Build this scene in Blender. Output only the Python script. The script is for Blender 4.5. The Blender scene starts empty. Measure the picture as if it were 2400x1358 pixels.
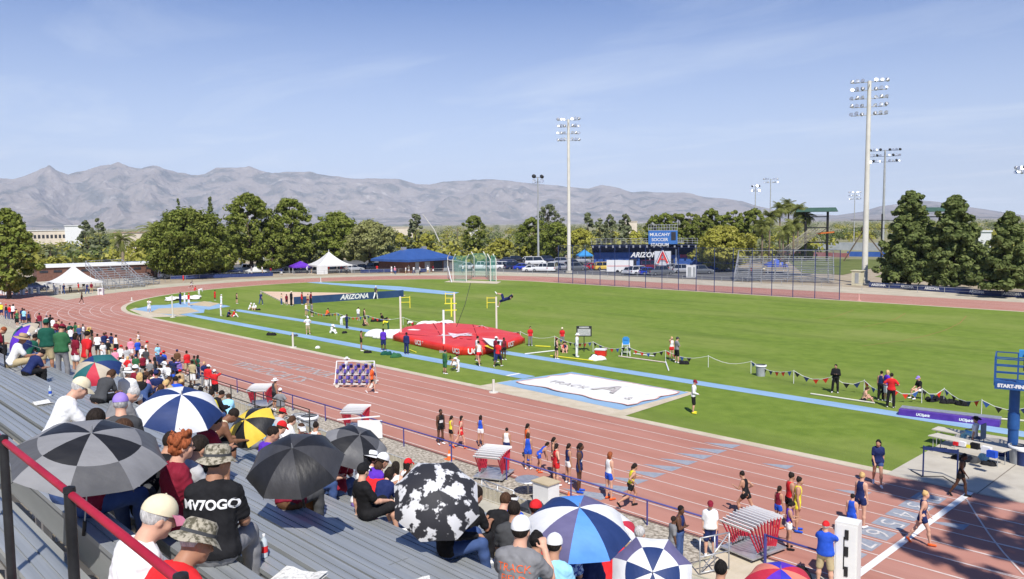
import bpy, math, random
import numpy as np
from mathutils import Vector, Matrix
random.seed(7); RNG = np.random.default_rng(5)
SC = bpy.context.scene
COL = SC.collection
R_ = math.radians
# ---------------------------------------------------------------- camera
H = 10.5; F = 1876.6; YAW, PIT, ROL = R_(136.22), R_(-4.697), R_(-.629)
cf = np.array([math.cos(YAW)*math.cos(PIT), math.sin(YAW)*math.cos(PIT), math.sin(PIT)])
cr = np.cross(cf, [0, 0, 1]); cr /= np.linalg.norm(cr); cu = np.cross(cr, cf)
cr, cu = math.cos(ROL)*cr+math.sin(ROL)*cu, -math.sin(ROL)*cr+math.cos(ROL)*cu
cam_d = bpy.data.cameras.new('camera'); cam = bpy.data.objects.new('camera', cam_d); COL.objects.link(cam)
M = Matrix(((cr[0], cu[0], -cf[0], 0), (cr[1], cu[1], -cf[1], 0), (cr[2], cu[2], -cf[2], H), (0, 0, 0, 1)))
cam.matrix_world = M
cam_d.sensor_width = 36; cam_d.lens = 36*F/2400; cam_d.clip_start = .1; cam_d.clip_end = 60000
SC.camera = cam
# ---------------------------------------------------------------- light
SAZ, SEL = R_(-37), R_(52)
sdir = Vector((math.cos(SEL)*math.cos(SAZ), math.cos(SEL)*math.sin(SAZ), math.sin(SEL)))
sl = bpy.data.lights.new('sun', 'SUN'); sl.energy = 5.0; sl.angle = R_(.5); sl.color = (1, .955, .88)
so = bpy.data.objects.new('sun', sl); COL.objects.link(so); so.rotation_euler = sdir.to_track_quat('Z', 'Y').to_euler()
so.location = (0, 0, 60)
W = bpy.data.worlds.new('World'); SC.world = W; W.use_nodes = True
nt = W.node_tree; nt.nodes.clear(); N = nt.nodes.new; L = nt.links.new
sky = N('ShaderNodeTexSky'); sky.sky_type = 'NISHITA'; sky.sun_disc = False
sky.sun_elevation = SEL; sky.sun_rotation = math.atan2(sdir.x, sdir.y); sky.altitude = 700; sky.air_density = 1.0; sky.dust_density = .5; sky.ozone_density = 2.2
tc = N('ShaderNodeTexCoord'); sep = N('ShaderNodeSeparateXYZ'); L(tc.outputs['Generated'], sep.inputs[0])
# wispy high cloud: noise on the direction divided by height, so it lies on a flat layer
zz = N('ShaderNodeMath'); zz.operation = 'ADD'; zz.inputs[1].default_value = .06; L(sep.outputs[2], zz.inputs[0])
dv = N('ShaderNodeVectorMath'); dv.operation = 'DIVIDE'; L(tc.outputs['Generated'], dv.inputs[0])
cb = N('ShaderNodeCombineXYZ'); [L(zz.outputs[0], cb.inputs[i]) for i in range(3)]; L(cb.outputs[0], dv.inputs[1])
mp = N('ShaderNodeMapping'); mp.inputs['Rotation'].default_value = (0, 0, R_(-46)); mp.inputs['Scale'].default_value = (.5, 1.0, .0); L(dv.outputs[0], mp.inputs[0])
n1 = N('ShaderNodeTexNoise'); n1.inputs['Scale'].default_value = 1.0; n1.inputs['Detail'].default_value = 9; n1.inputs['Roughness'].default_value = .58; n1.inputs['Distortion'].default_value = .5; L(mp.outputs[0], n1.inputs[0])
rp = N('ShaderNodeValToRGB'); rp.color_ramp.elements[0].position = .5; rp.color_ramp.elements[0].color = (0, 0, 0, 1); rp.color_ramp.elements[1].position = .9; rp.color_ramp.elements[1].color = (.42, .42, .42, 1)
L(n1.outputs[0], rp.inputs[0])
lo = N('ShaderNodeMapRange'); lo.inputs[1].default_value = 0; lo.inputs[2].default_value = .3; lo.inputs[3].default_value = .88; lo.inputs[4].default_value = .0; L(sep.outputs[2], lo.inputs[0])
ad = N('ShaderNodeMath'); ad.operation = 'ADD'; L(rp.outputs[0], ad.inputs[0]); L(lo.outputs[0], ad.inputs[1]); ad.use_clamp = True
tn = N('ShaderNodeMix'); tn.data_type = 'RGBA'; tn.blend_type = 'MULTIPLY'; tn.inputs[0].default_value = 1; L(sky.outputs[0], tn.inputs[6]); tn.inputs[7].default_value = (.46, .72, 1.17, 1)
mx = N('ShaderNodeMix'); mx.data_type = 'RGBA'; L(ad.outputs[0], mx.inputs[0]); L(tn.outputs[2], mx.inputs[6]); mx.inputs[7].default_value = (8.3, 9.2, 10.6, 1)
bg = N('ShaderNodeBackground'); bg.inputs[1].default_value = .09; L(mx.outputs[2], bg.inputs[0])
wo = N('ShaderNodeOutputWorld'); L(bg.outputs[0], wo.inputs[0])
SC.view_settings.view_transform = 'Standard'; SC.view_settings.look = 'None'; SC.view_settings.exposure = 0.2; SC.view_settings.gamma = 1
SC.render.engine = 'CYCLES'; SC.cycles.max_bounces = 5; SC.cycles.transparent_max_bounces = 12; SC.cycles.diffuse_bounces = 3; SC.cycles.glossy_bounces = 2
SC.cycles.use_denoising = True; SC.cycles.volume_bounces = 0
# ---------------------------------------------------------------- helpers
def gp(px, py, z=0.):
    """where the sight line through a pixel of the 2400 px photograph meets height z"""
    d = cf+cr*(px-1200)/F-cu*(py-679)/F; t = (z-H)/d[2]
    return np.array([0, 0, H])+d*t
def at(px, py, dep):
    return np.array([0, 0, H])+dep*(cf+cr*(px-1200)/F-cu*(py-679)/F)
def py_of(P):
    v = np.array(P, float)-[0, 0, H]; z = v@cf
    return 1200+F*(v@cr)/z, 679-F*(v@cu)/z
def hgt(px, py, ytop):
    """height above the ground point (px,py) that reaches photo row ytop"""
    p = gp(px, py); a, b = 0, 200.
    for _ in range(40):
        m = (a+b)/2
        if py_of((p[0], p[1], m))[1] > ytop: a = m
        else: b = m
    return a
MATS = {}
def mat(name, c, c2=None, sc=1., rough=.8, metal=0., bump=0., bsc=None, det=4., spec=.3, alpha=None, trans=0., objvar=0., sheen=0., thr=(.35, .65), emit=None, stretch=None, bdist=.02):
    if name in MATS: return MATS[name]
    m = bpy.data.materials.new(name); MATS[name] = m; m.use_nodes = True
    t = m.node_tree; n = t.nodes; l = t.links.new; b = n['Principled BSDF']
    b.inputs['Base Color'].default_value = (*c, 1); b.inputs['Roughness'].default_value = rough; b.inputs['Metallic'].default_value = metal
    b.inputs['Specular IOR Level'].default_value = spec
    co = n.new('ShaderNodeTexCoord'); src = co.outputs['Object']
    if stretch:
        mp = n.new('ShaderNodeMapping'); mp.inputs['Scale'].default_value = stretch[:3]
        if len(stretch) > 3: mp.inputs['Rotation'].default_value = (0, 0, stretch[3])
        l(src, mp.inputs[0]); src = mp.outputs[0]
    col = None
    if c2 is not None:
        no = n.new('ShaderNodeTexNoise'); no.inputs['Scale'].default_value = sc; no.inputs['Detail'].default_value = det; no.inputs['Roughness'].default_value = .6; l(src, no.inputs[0])
        ra = n.new('ShaderNodeValToRGB'); ra.color_ramp.elements[0].position, ra.color_ramp.elements[1].position = thr
        ra.color_ramp.elements[0].color = (*c, 1); ra.color_ramp.elements[1].color = (*c2, 1); l(no.outputs[0], ra.inputs[0]); col = ra.outputs[0]
    if objvar:
        oi = n.new('ShaderNodeObjectInfo'); hs = n.new('ShaderNodeHueSaturation')
        mr = n.new('ShaderNodeMapRange'); mr.inputs[3].default_value = 1-objvar; mr.inputs[4].default_value = 1+objvar; l(oi.outputs['Random'], mr.inputs[0]); l(mr.outputs[0], hs.inputs['Value'])
        if col: l(col, hs.inputs['Color'])
        else: hs.inputs['Color'].default_value = (*c, 1)
        col = hs.outputs[0]
    if col: l(col, b.inputs['Base Color'])
    if bump:
        nb = n.new('ShaderNodeTexNoise'); nb.inputs['Scale'].default_value = bsc or sc*4; nb.inputs['Detail'].default_value = 5; l(src, nb.inputs[0])
        bp = n.new('ShaderNodeBump'); bp.inputs['Strength'].default_value = bump; bp.inputs['Distance'].default_value = bdist; l(nb.outputs[0], bp.inputs['Height']); l(bp.outputs[0], b.inputs['Normal'])
    out = n['Material Output']
    sh = b.outputs[0]
    if trans:
        tr = n.new('ShaderNodeBsdfTranslucent'); ms = n.new('ShaderNodeMixShader'); ms.inputs[0].default_value = trans
        if col: l(col, tr.inputs[0])
        else: tr.inputs[0].default_value = (*c, 1)
        l(sh, ms.inputs[1]); l(tr.outputs[0], ms.inputs[2]); sh = ms.outputs[0]
    if alpha is not None:
        tp = n.new('ShaderNodeBsdfTransparent'); ms = n.new('ShaderNodeMixShader'); ms.inputs[0].default_value = alpha
        l(tp.outputs[0], ms.inputs[1]); l(sh, ms.inputs[2]); sh = ms.outputs[0]
    l(sh, out.inputs[0])
    return m
def flat(c, rough=.75, **k):
    nm = 'c_%02x%02x%02x_%d' % (int(c[0]*255), int(c[1]*255), int(c[2]*255), int(rough*100))
    return mat(nm, c, tuple(min(1, v*1.12+.004) for v in c), sc=7, rough=rough, **k)
def tag(o, label=None, cat=None, group=None, kind=None):
    if label: o['label'] = label
    if cat: o['category'] = cat
    if group: o['group'] = group
    if kind: o['kind'] = kind
    return o
def empty(name, loc=(0, 0, 0), rz=0., label=None, cat=None, group=None, scale=1.):
    o = bpy.data.objects.new(name, None); COL.objects.link(o); o.location = loc; o.rotation_euler = (0, 0, rz); o.scale = (scale,)*3; o.empty_display_size = .3
    return tag(o, label, cat, group)
def copy_tree(o, parent=None):
    c = o.copy(); COL.objects.link(c); c.parent = parent
    for ch in list(o.children): copy_tree(ch, c)
    return c
class MB:
    def __init__(s): s.v = []; s.f = []; s.m = []
    def add(s, vs, fs, m=0):
        k = len(s.v); s.v += [tuple(v) for v in vs]; s.f += [tuple(i+k for i in f) for f in fs]; s.m += [m]*len(fs); return s
    def box(s, c, d, m=0, rz=0., mtx=None):
        x, y, z = [v/2 for v in d]; vs = [(a, b, e) for a in (-x, x) for b in (-y, y) for e in (-z, z)]
        ca, sa = math.cos(rz), math.sin(rz)
        if mtx is not None: vs = [tuple(mtx@Vector(v)) for v in vs]
        else: vs = [(c[0]+ca*v[0]-sa*v[1], c[1]+sa*v[0]+ca*v[1], c[2]+v[2]) for v in vs]
        return s.add(vs, [(0, 1, 3, 2), (4, 6, 7, 5), (0, 4, 5, 1), (2, 3, 7, 6), (0, 2, 6, 4), (1, 5, 7, 3)], m)
    def ring(s, P, A, B, r, n, r2=None):
        r2 = r if r2 is None else r2
        return [tuple(P+A*(r*math.cos(6.28318*i/n))+B*(r2*math.sin(6.28318*i/n))) for i in range(n)]
    def tube(s, pts, rs, n=8, m=0, cap=True):
        pts = [Vector(p) for p in pts]
        if not hasattr(rs, '__len__'): rs = [rs]*len(pts)
        rings = []; up = None
        for i, p in enumerate(pts):
            d = (pts[min(i+1, len(pts)-1)]-pts[max(i-1, 0)]).normalized()
            if up is None: a = d.orthogonal().normalized()
            else: a = (up-d*up.dot(d)); a = a.normalized() if a.length > 1e-6 else d.orthogonal().normalized()
            up = a; rings.append(s.ring(p, a, d.cross(a), rs[i], n))
        vs = [v for r in rings for v in r]; fs = []
        for i in range(len(rings)-1):
            for j in range(n): fs.append((i*n+j, i*n+(j+1) % n, (i+1)*n+(j+1) % n, (i+1)*n+j))
        if cap: fs.append(tuple(range(n-1, -1, -1))); fs.append(tuple((len(rings)-1)*n+j for j in range(n)))
        return s.add(vs, fs, m)
    def bar(s, a, b, w, h=None, m=0):
        a, b = Vector(a), Vector(b); d = (b-a).normalized(); h = h or w
        u = Vector((0, 0, 1)) if abs(d.z) < .95 else Vector((0, 1, 0)); x = d.cross(u).normalized(); y = x.cross(d)
        vs = [p+x*i*w/2+y*j*h/2 for p in (a, b) for i, j in ((-1, -1), (1, -1), (1, 1), (-1, 1))]
        return s.add(vs, [(0, 3, 2, 1), (4, 5, 6, 7), (0, 1, 5, 4), (1, 2, 6, 5), (2, 3, 7, 6), (3, 0, 4, 7)], m)
    def lathe(s, prof, c=(0, 0, 0), n=20, m=0, mtx=None, cap=False):
        vs = []
        for r, z in prof:
            for i in range(n):
                v = Vector((r*math.cos(6.28318*i/n), r*math.sin(6.28318*i/n), z)); v = mtx@v if mtx is not None else v+Vector(c); vs.append(tuple(v))
        fs = [(i*n+j, i*n+(j+1) % n, (i+1)*n+(j+1) % n, (i+1)*n+j) for i in range(len(prof)-1) for j in range(n)]
        if cap: fs += [tuple(range(n-1, -1, -1)), tuple((len(prof)-1)*n+j for j in range(n))]
        return s.add(vs, fs, m)
    def prism(s, poly, z0, z1, m=0):
        n = len(poly); vs = [(x, y, z0) for x, y in poly]+[(x, y, z1) for x, y in poly]
        return s.add(vs, [tuple(range(n-1, -1, -1)), tuple(range(n, 2*n))]+[(i, (i+1) % n, n+(i+1) % n, n+i) for i in range(n)], m)
    def mesh(s, name, mats=(), smooth=False):
        me = bpy.data.meshes.new(name); me.from_pydata(s.v, [], s.f)
        for m in mats: me.materials.append(m)
        if len(mats) > 1: me.polygons.foreach_set('material_index', s.m)
        if smooth is not False:
            me.polygons.foreach_set('use_smooth', [True]*len(me.polygons))
            if smooth is not True: me.set_sharp_from_angle(angle=R_(smooth))
        me.update(); return me
    def build(s, name, mats, parent=None, smooth=False, **k):
        if not isinstance(mats, (list, tuple)): mats = [mats]
        o = bpy.data.objects.new(name, s.mesh(name, mats, smooth)); COL.objects.link(o); o.parent = parent
        return tag(o, **k) if k else o
def link(name, me, parent=None, **k):
    o = bpy.data.objects.new(name, me); COL.objects.link(o); o.parent = parent
    return tag(o, **k) if k else o
FONTM = {}
def text_mesh(txt, size, depth=.0, shear=0., spacing=1., bold=0.):
    key = (txt, size, depth, shear, spacing, bold)
    if key in FONTM: return FONTM[key]
    cu_ = bpy.data.curves.new('t', 'FONT'); cu_.body = txt; cu_.size = size; cu_.extrude = depth; cu_.shear = shear; cu_.space_character = spacing; cu_.offset = bold
    cu_.align_x = 'CENTER'; cu_.align_y = 'CENTER'; cu_.resolution_u = 4
    o = bpy.data.objects.new('t', cu_); me = o.to_mesh(); vs = [tuple(v.co) for v in me.vertices]; fs = [tuple(p.vertices) for p in me.polygons]; o.to_mesh_clear()
    bpy.data.objects.remove(o); FONTM[key] = (vs, fs); return vs, fs
def text_on(mb, txt, size, O, X, Y, m=0, **k):
    """flat letters, origin O, reading along X, up along Y"""
    O, X, Y = Vector(O), Vector(X).normalized(), Vector(Y).normalized()
    vs, fs = text_mesh(txt, size, **k); mb.add([O+X*v[0]+Y*v[1]+X.cross(Y)*v[2] for v in vs], fs, m)
def facing(loc, how):
    """world rotation for a figure built facing +Y; how: degrees clockwise from 'away from the camera'"""
    az = math.atan2(loc[1], loc[0])
    return az-math.pi/2-R_(how)
# ================================================================ setting
YC, YF, YM, RI = 34.0, 103.1, 68.55, 34.55; CX0, CX1 = -99.8, -9.0
LW = 1.2; AP = .55; YT = YC-AP; YO = YT-9*LW
def oval(r, n=48, x1=CX1, x0=CX0):
    """closed loop r metres from the middle line, clockwise from the near left corner"""
    a = [(x0+r*math.cos(t), YM+r*math.sin(t)) for t in np.linspace(-math.pi/2, -1.5*math.pi, n)]
    b = [(x1+r*math.cos(t), YM+r*math.sin(t)) for t in np.linspace(math.pi/2, -math.pi/2, n)]
    return a+b
def ringmesh(r0, r1, z, mb, x1=CX1, n=64, m=0):
    A, B = oval(r0, n, x1), oval(r1, n, x1); k = len(A)
    mb.add([(x, y, z) for x, y in A]+[(x, y, z) for x, y in B], [(i, (i+1) % k, k+(i+1) % k, k+i) for i in range(k)], m)
def sheet(name, poly, z, m, **k):
    mb = MB(); mb.add([(x, y, z) for x, y in poly], [tuple(range(len(poly)))])
    me = mb.mesh(name, [m]);
    if me.polygons[0].normal.z < 0: me.flip_normals()
    return link(name, me, kind='structure', **k)
m_dirt = mat('dirt', (.31, .25, .17), (.43, .36, .26), sc=.35, rough=.95, bump=.5, bsc=6, det=8)
m_grass = mat('infield grass', (.135, .205, .028), (.19, .265, .042), sc=.9, rough=.9, bump=1., bsc=18, det=9, stretch=(1, 1, 1), spec=.12, bdist=.05)
def add_layer(m, c, sc, lo, hi, stretch=(1, 1, 1), rot=0, fac=1., det=4):
    t = m.node_tree; n = t.nodes; l = t.links.new; b = n['Principled BSDF']; s = b.inputs['Base Color'].links[0].from_socket
    co = n.new('ShaderNodeTexCoord'); mp = n.new('ShaderNodeMapping'); mp.inputs['Scale'].default_value = stretch; mp.inputs['Rotation'].default_value = (0, 0, rot); l(co.outputs['Object'], mp.inputs[0])
    no = n.new('ShaderNodeTexNoise'); no.inputs['Scale'].default_value = sc; no.inputs['Detail'].default_value = det; l(mp.outputs[0], no.inputs[0])
    mr = n.new('ShaderNodeMapRange'); mr.inputs[1].default_value = lo; mr.inputs[2].default_value = hi; mr.inputs[4].default_value = fac; l(no.outputs[0], mr.inputs[0])
    mx = n.new('ShaderNodeMix'); mx.data_type = 'RGBA'; l(mr.outputs[0], mx.inputs[0]); l(s, mx.inputs[6]); mx.inputs[7].default_value = (*c, 1); l(mx.outputs[2], b.inputs['Base Color'])
add_layer(m_grass, (.25, .285, .075), .05, .45, .75, stretch=(1, 2.2, 1), fac=.9, det=7)
add_layer(m_grass, (.3, .3, .12), .35, .66, .8, stretch=(1, 1.6, 1), fac=.55, det=9)
add_layer(m_grass, (.11, .165, .027), .16, .52, .7, stretch=(.35, 2.4, 1), fac=.6, det=7)
m_track = mat('track rubber', (.4, .18, .135), (.46, .222, .172), sc=.5, rough=.88, bump=.35, bsc=90, det=10, spec=.2, stretch=(.35, 1, 1), bdist=.01)
add_layer(m_track, (.5, .295, .25), .12, .5, .8, stretch=(.15, 1.6, 1), fac=.7, det=8)
add_layer(m_track, (.28, .115, .09), .25, .58, .78, stretch=(.05, 2.6, 1), fac=.5, det=9)
add_layer(m_track, (.33, .14, .11), .9, .6, .8, stretch=(.08, 1.5, 1), fac=.55, det=6)
m_line = mat('white line paint', (.62, .5, .45), (.74, .64, .58), sc=3, rough=.7)
m_conc = mat('concrete', (.43, .39, .32), (.53, .49, .41), sc=.8, rough=.9, bump=.2, bsc=20, det=8)
m_curb = mat('kerb concrete', (.5, .43, .31), (.6, .52, .4), sc=1.2, rough=.9, det=7)
m_blue = mat('pale blue runway', (.22, .36, .53), (.29, .44, .6), sc=.7, rough=.88, bump=.2, bsc=60, det=8, stretch=(.3, 1, 1))
m_tan = mat('tan rubber', (.47, .38, .24), (.56, .46, .31), sc=.8, rough=.9, det=6)
m_gravel = mat('gravel', (.2, .17, .13), (.56, .5, .41), sc=7, rough=.95, bump=1., bsc=16, det=9, thr=(.38, .62))
m_asph = mat('parking asphalt', (.1, .1, .105), (.15, .148, .145), sc=.5, rough=.9, det=7)
g = MB(); S_ = 22000
nx = [-22000, -6000, -2000, -700, -300, -150, -60, 0, 60, 300, 2000, 22000]
g.add([(x, y, -.03) for x in nx for y in nx], [(i*12+j, (i+1)*12+j, (i+1)*12+j+1, i*12+j+1) for i in range(11) for j in range(11)])
m_land = mat('desert ground', (.3, .26, .15), (.2, .21, .1), sc=.012, rough=.95, det=10, bump=.3, bsc=1)
g.build('ground', m_land, kind='structure')
sheet('dirt', [(-230, -20), (60, -20), (60, 200), (-230, 200)], -.015, m_dirt)
# track ring with a chute on the near straight
mb = MB(); ringmesh(RI+AP, RI+AP+9*LW+.25, .012, mb); mb.build('running_track', m_track, kind='structure')
sheet('track_chute', [(-9, YO-.25), (40, YO-.25), (40, YT), (-9, YT)], .0125, m_track)
sheet('track_chute', [(-190, YO-.25), (CX0, YO-.25), (CX0, YT), (-190, YT+1.2)], .008, m_track)
mb = MB(); ringmesh(RI-.02, RI+AP, .03, mb); ringmesh(RI+AP, RI+AP+.001, .03, mb); mb.build('kerb', m_curb, kind='structure')
mb = MB(); mb.add([(x, y, .02) for x, y in oval(RI)], [tuple(range(96))]); me = mb.mesh('infield_grass', [m_grass])
if me.polygons[0].normal.z < 0: me.flip_normals()
link('infield_grass', me, kind='structure')
mb = MB()
for i in range(10):
    r = RI+AP+i*LW; ringmesh(r-.028, r+.028, .02, mb)
for i in range(10):
    y = YT-i*LW
    if i: mb.add([(-9, y-.028, .021), (30, y-.028, .021), (30, y+.028, .021), (-9, y+.028, .021)], [(0, 1, 2, 3)])
    if i < 7: mb.add([(-170, y-.03, .021), (CX0, y-.03, .021), (CX0, y+.03, .021), (-170, y+.03, .021)], [(0, 1, 2, 3)])
# stagger ticks on the bend
for k in range(14):
    t = -math.pi/2-.05-.03*k
    for i in (1, 3, 5):
        r = RI+AP+i*LW
        for dr in (0,):
            a = (CX0+(r)*math.cos(t), YM+r*math.sin(t)); b = (CX0+(r+1.0)*math.cos(t), YM+(r+1.0)*math.sin(t))
            if k % 5 == i % 5: mb.add([(a[0]-.05, a[1], .024), (a[0]+.05, a[1], .024), (b[0]+.05, b[1], .024), (b[0]-.05, b[1], .024)], [(0, 1, 2, 3)])
mb.build('lane_lines', m_line, kind='structure')
# finish line, curved line, triangles, numerals, painted words
m_wht = mat('white paint', (.74, .74, .72), (.82, .82, .8), sc=4, rough=.6)
mb = MB(); mb.add([(-9.66, YO, .03), (-9.42, YO, .03), (-9.42, YT+.1, .03), (-9.66, YT+.1, .03)], [(0, 1, 2, 3)])
mb.build('finish_line', m_wht, kind='structure')
mb = MB(); pts = [gp(2265, 1171), gp(2290, 1212), gp(2318, 1254), gp(2350, 1295), gp(2400, 1350)]
for i in range(4):
    a, b = pts[i], pts[i+1]; d = (b-a); n_ = np.array([-d[1], d[0]])/np.hypot(d[0], d[1])*.03
    mb.add([(a[0]-n_[0], a[1]-n_[1], .028), (b[0]-n_[0], b[1]-n_[1], .028), (b[0]+n_[0], b[1]+n_[1], .028), (a[0]+n_[0], a[1]+n_[1], .028)], [(0, 1, 2, 3)])
mb.build('curved_start_line', m_line, kind='structure')
m_greyb = mat('grey blue track paint', (.24, .27, .33), (.34, .35, .38), sc=6, rough=.85)
mb = MB()
for i in range(9):
    y = YT-(i+.5)*LW; x = -20.0
    mb.add([(x-.75, y-.42, .018), (x+.75, y+.42, .018), (x+.75, y-.42, .018)] if i < 7 else [(x-1.1, y-.42, .018), (x+.9, y+.42, .018), (x+.9, y-.42, .018)], [(0, 2, 1)])
for px, py in ((1822, 1090), (1998, 1152), (2220, 1227)):
    p = gp(px, py); mb.add([(p[0]-.6, p[1]-.3, .018), (p[0]+.6, p[1]+.35, .018), (p[0]+.6, p[1]-.35, .018)], [(0, 2, 1)])
mb.build('exchange_zone_triangles', m_greyb, kind='structure')
m_greyw = mat('worn white paint', (.5, .46, .44), (.68, .66, .64), sc=6, rough=.8)
for i in range(2, 9):
    y = YT-(i-.5)*LW+(.0); mb = MB()
    mb.add([(-10.95, y-.45, .017), (-9.95, y-.45, .017), (-9.95, y+.45, .017), (-10.95, y+.45, .017)], [(0, 1, 2, 3)], 1)
    text_on(mb, str(i), 1.15, (-10.45, y, .026), (0, -1, 0), (1, 0, 0), 0, bold=-.012)
    mb.build('lane_number', [m_greyw, m_greyb], kind='structure')
m_word = mat('faded lettering paint', (.33, .3, .29), (.48, .42, .4), sc=5, rough=.9)
for txt, (px, py), s in (('ARIZONA', (700, 863), 1.9), ('WILDCATS', (630, 872), 1.9)):
    p = gp(px, py); mb = MB(); y = YT-2.0*LW if txt == 'ARIZONA' else YT-5.0*LW
    text_on(mb, txt, 1.9, (p[0], p[1], .027), (1, 0, 0), (0, 1, 0), 0, spacing=1.15, bold=.02); mb.build('track_lettering', m_word, kind='structure')
# infield surfaces
def strip(y0, y1, x0, x1): return [(x0, y0), (x1, y0), (x1, y1), (x0, y1)]
sheet('long_jump_runway', strip(37.5, 38.75, -97.5, -38.2), .03, m_blue)
sheet('pole_vault_runway', strip(43.75, 44.95, -97, -6), .03, m_blue)
sheet('javelin_runway', [(-134, 75.2), (-92, 75.6), (-94.5, 79.3), (-112, 80.6), (-133, 77)], .03, m_blue)
sheet('bend_apron', [tuple(gp(*q)[:2]) for q in ((303, 727), (318, 722), (440, 742), (345, 745))], .028, m_curb)
sheet('bend_pad_blue', [tuple(gp(*q)[:2]) for q in ((310, 726), (400, 740), (478, 734), (482, 715), (360, 716))], .033, m_blue)
sheet('bend_pad_tan', [tuple(gp(*q)[:2]) for q in ((350, 734), (415, 739), (468, 731), (440, 721), (372, 724))], .04, m_tan)
sheet('bend_pad_blue', [tuple(gp(*q)[:2]) for q in ((388, 716), (490, 727), (540, 719), (492, 708), (430, 709))], .036, m_blue)
sheet('bend_pad_tan', [tuple(gp(*q)[:2]) for q in ((440, 715), (492, 720), (515, 712), (478, 707))], .042, m_tan)
sheet('long_jump_apron', [(-38.6, YC-.02), (-26.7, YC-.02), (-27.2, 41.6), (-27.9, 41.6), (-28, 36), (-38.4, 36.6)], .034, m_curb)
sheet('long_jump_blue_surround', [(-38.4, 35.3), (-27.7, 34.9), (-27.6, 41.4), (-37.4, 41.6), (-38.2, 37)], .04, m_blue)
sheet('takeoff_board', [(-39.9, 37.5), (-39.6, 37.5), (-39.6, 38.75), (-39.9, 38.75)], .038, m_wht)
sheet('finish_apron', [(-12.7, YC-.5), (30, YC-.5), (30, 43.5), (-12.7, 43.1)], .035, m_conc)
mb = MB(); [mb.box((x, 38.2, .0385), (.04, 9.6, .003)) for x in (-9.3, -5.2, -1)]; mb.build('apron_joint', mat('joint', (.2, .17, .14)), kind='structure')
m_sand = mat('tan landing surface', (.62, .43, .3), (.7, .52, .38), sc=.3, rough=.95, det=7)
sheet('shot_landing_area', [(-121.5, 60), (-99.5, 52.6), (-97.8, 52.6), (-95.4, 69.0), (-97, 71.0), (-104, 69.5)], .032, m_sand)
mb = MB(); pts = [(-121.5, 60), (-99.5, 52.6)]
for a, b in zip(pts[:-1], pts[1:]): mb.bar((*a, .1), (*b, .1), .12, .16)
mb.build('landing_area_kerb', m_curb, kind='structure')
sheet('gravel', strip(20.15, YO-.3, -170, -13.4), .01, m_gravel)
sheet('gravel', [(-160, 115.2), (-10, 115.2), (0, 127), (-60, 124.5), (-160, 123)], .012, mat('far verge', (.42, .37, .28), (.54, .48, .38), sc=.5, rough=.95, det=8))
mb = MB(); ringmesh(RI+AP+11.1, RI+AP+18, .004, mb); mb.build('verge', mat('far verge2', (.4, .37, .26), (.5, .46, .35), sc=.4, rough=.95, det=8), kind='structure')
sheet('walkway', strip(11, 20.1, -170, 30), .002, mat('dusty walkway', (.4, .35, .26), (.5, .44, .34), sc=.4, rough=.95, det=9, bump=.3, bsc=12))
sheet('walkway', strip(11, YO-.27, -13.3, 30), .006, m_curb)
sheet('car_park', [(-215, 118), (-172, 84), (-152, 98), (-134, 118.5), (-100, 124.5), (-72, 126), (-72, 150), (-120, 175), (-215, 175)], .02, m_asph)
sheet('car_park', [(-215, 50), (-168, 58), (-163, 95), (-215, 118)], .016, m_asph)
sheet('car_park', [(-185, 25), (-152, 25), (-160, 56), (-215, 60)], .018, m_conc)
m_fg = mat('practice field grass', (.12, .16, .03), (.17, .2, .06), sc=.1, rough=.95, det=7)
sheet('practice_field', [(-60, 150), (-20, 130), (60, 260), (-10, 330), (-95, 300)], .008, m_fg)
HAZE = 4.8e-5
# ---------------------------------------------------------------- mountains
prof = [(-300, 470), (-120, 440), (0, 419), (30, 421), (60, 413), (95, 398), (118, 391), (140, 403), (160, 410), (178, 404), (200, 401), (235, 390), (275, 385), (310, 392), (330, 396), (360, 389), (395, 400), (430, 408), (450, 411), (480, 408), (505, 395), (540, 394), (585, 391), (610, 400), (640, 407), (665, 404), (690, 404), (730, 404), (770, 412), (810, 417), (850, 420), (890, 419), (935, 420), (975, 432), (1005, 433), (1040, 426), (1090, 424), (1140, 420), (1200, 425), (1240, 430), (1290, 434), (1340, 439), (1380, 443), (1410, 434), (1450, 440), (1480, 452), (1520, 450), (1560, 452), (1600, 452), (1650, 462), (1700, 466), (1740, 472), (1770, 482), (1850, 500), (1960, 505), (2020, 497), (2060, 484), (2110, 478), (2160, 470), (2200, 474), (2240, 482), (2300, 490), (2400, 505), (2520, 500), (2650, 520)]
PX = np.array([p[0] for p in prof], float); PY = np.array([p[1] for p in prof], float)
def fbm(x, y, o=5, seed=0):
    r = np.zeros_like(x); a = 1.; rs = np.random.default_rng(seed)
    for k in range(o):
        for _ in range(3):
            th = rs.uniform(0, 6.28); ph = rs.uniform(0, 6.28); r += a/3*np.sin((x*math.cos(th)+y*math.sin(th))*2**k+ph+1.3*np.sin((x*math.sin(th)-y*math.cos(th))*2**k*.7+ph))
        a *= .52
    return r
nu, nv = 1500, 150; us = np.linspace(-300, 2650, nu); D0, D1 = 9000., 14500.
V = np.zeros((nv, nu, 3)); dirs = []
for i, u_ in enumerate(us):
    ph = np.interp(u_, PX, PY); d = cf+cr*(u_-1200)/F-cu*(ph-679)/F; dh = np.hypot(d[0], d[1]); el = d[2]/dh
    for j in range(nv):
        s = j/(nv-1); D = D0+(D1-D0)*s
        V[j, i] = (d[0]/dh*D, d[1]/dh*D, el)
s = np.linspace(0, 1, nv)[:, None]*np.ones((1, nu)); X, Y = V[..., 0]/1000., V[..., 1]/1000.
E_ = V[..., 2]; PHI = np.unwrap(np.arctan2(V[..., 1], V[..., 0]), axis=1)*13; RR = (D0+(D1-D0)*s)/1000.
warp = .55*fbm(X*.9, Y*.9, 3, 21)
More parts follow.
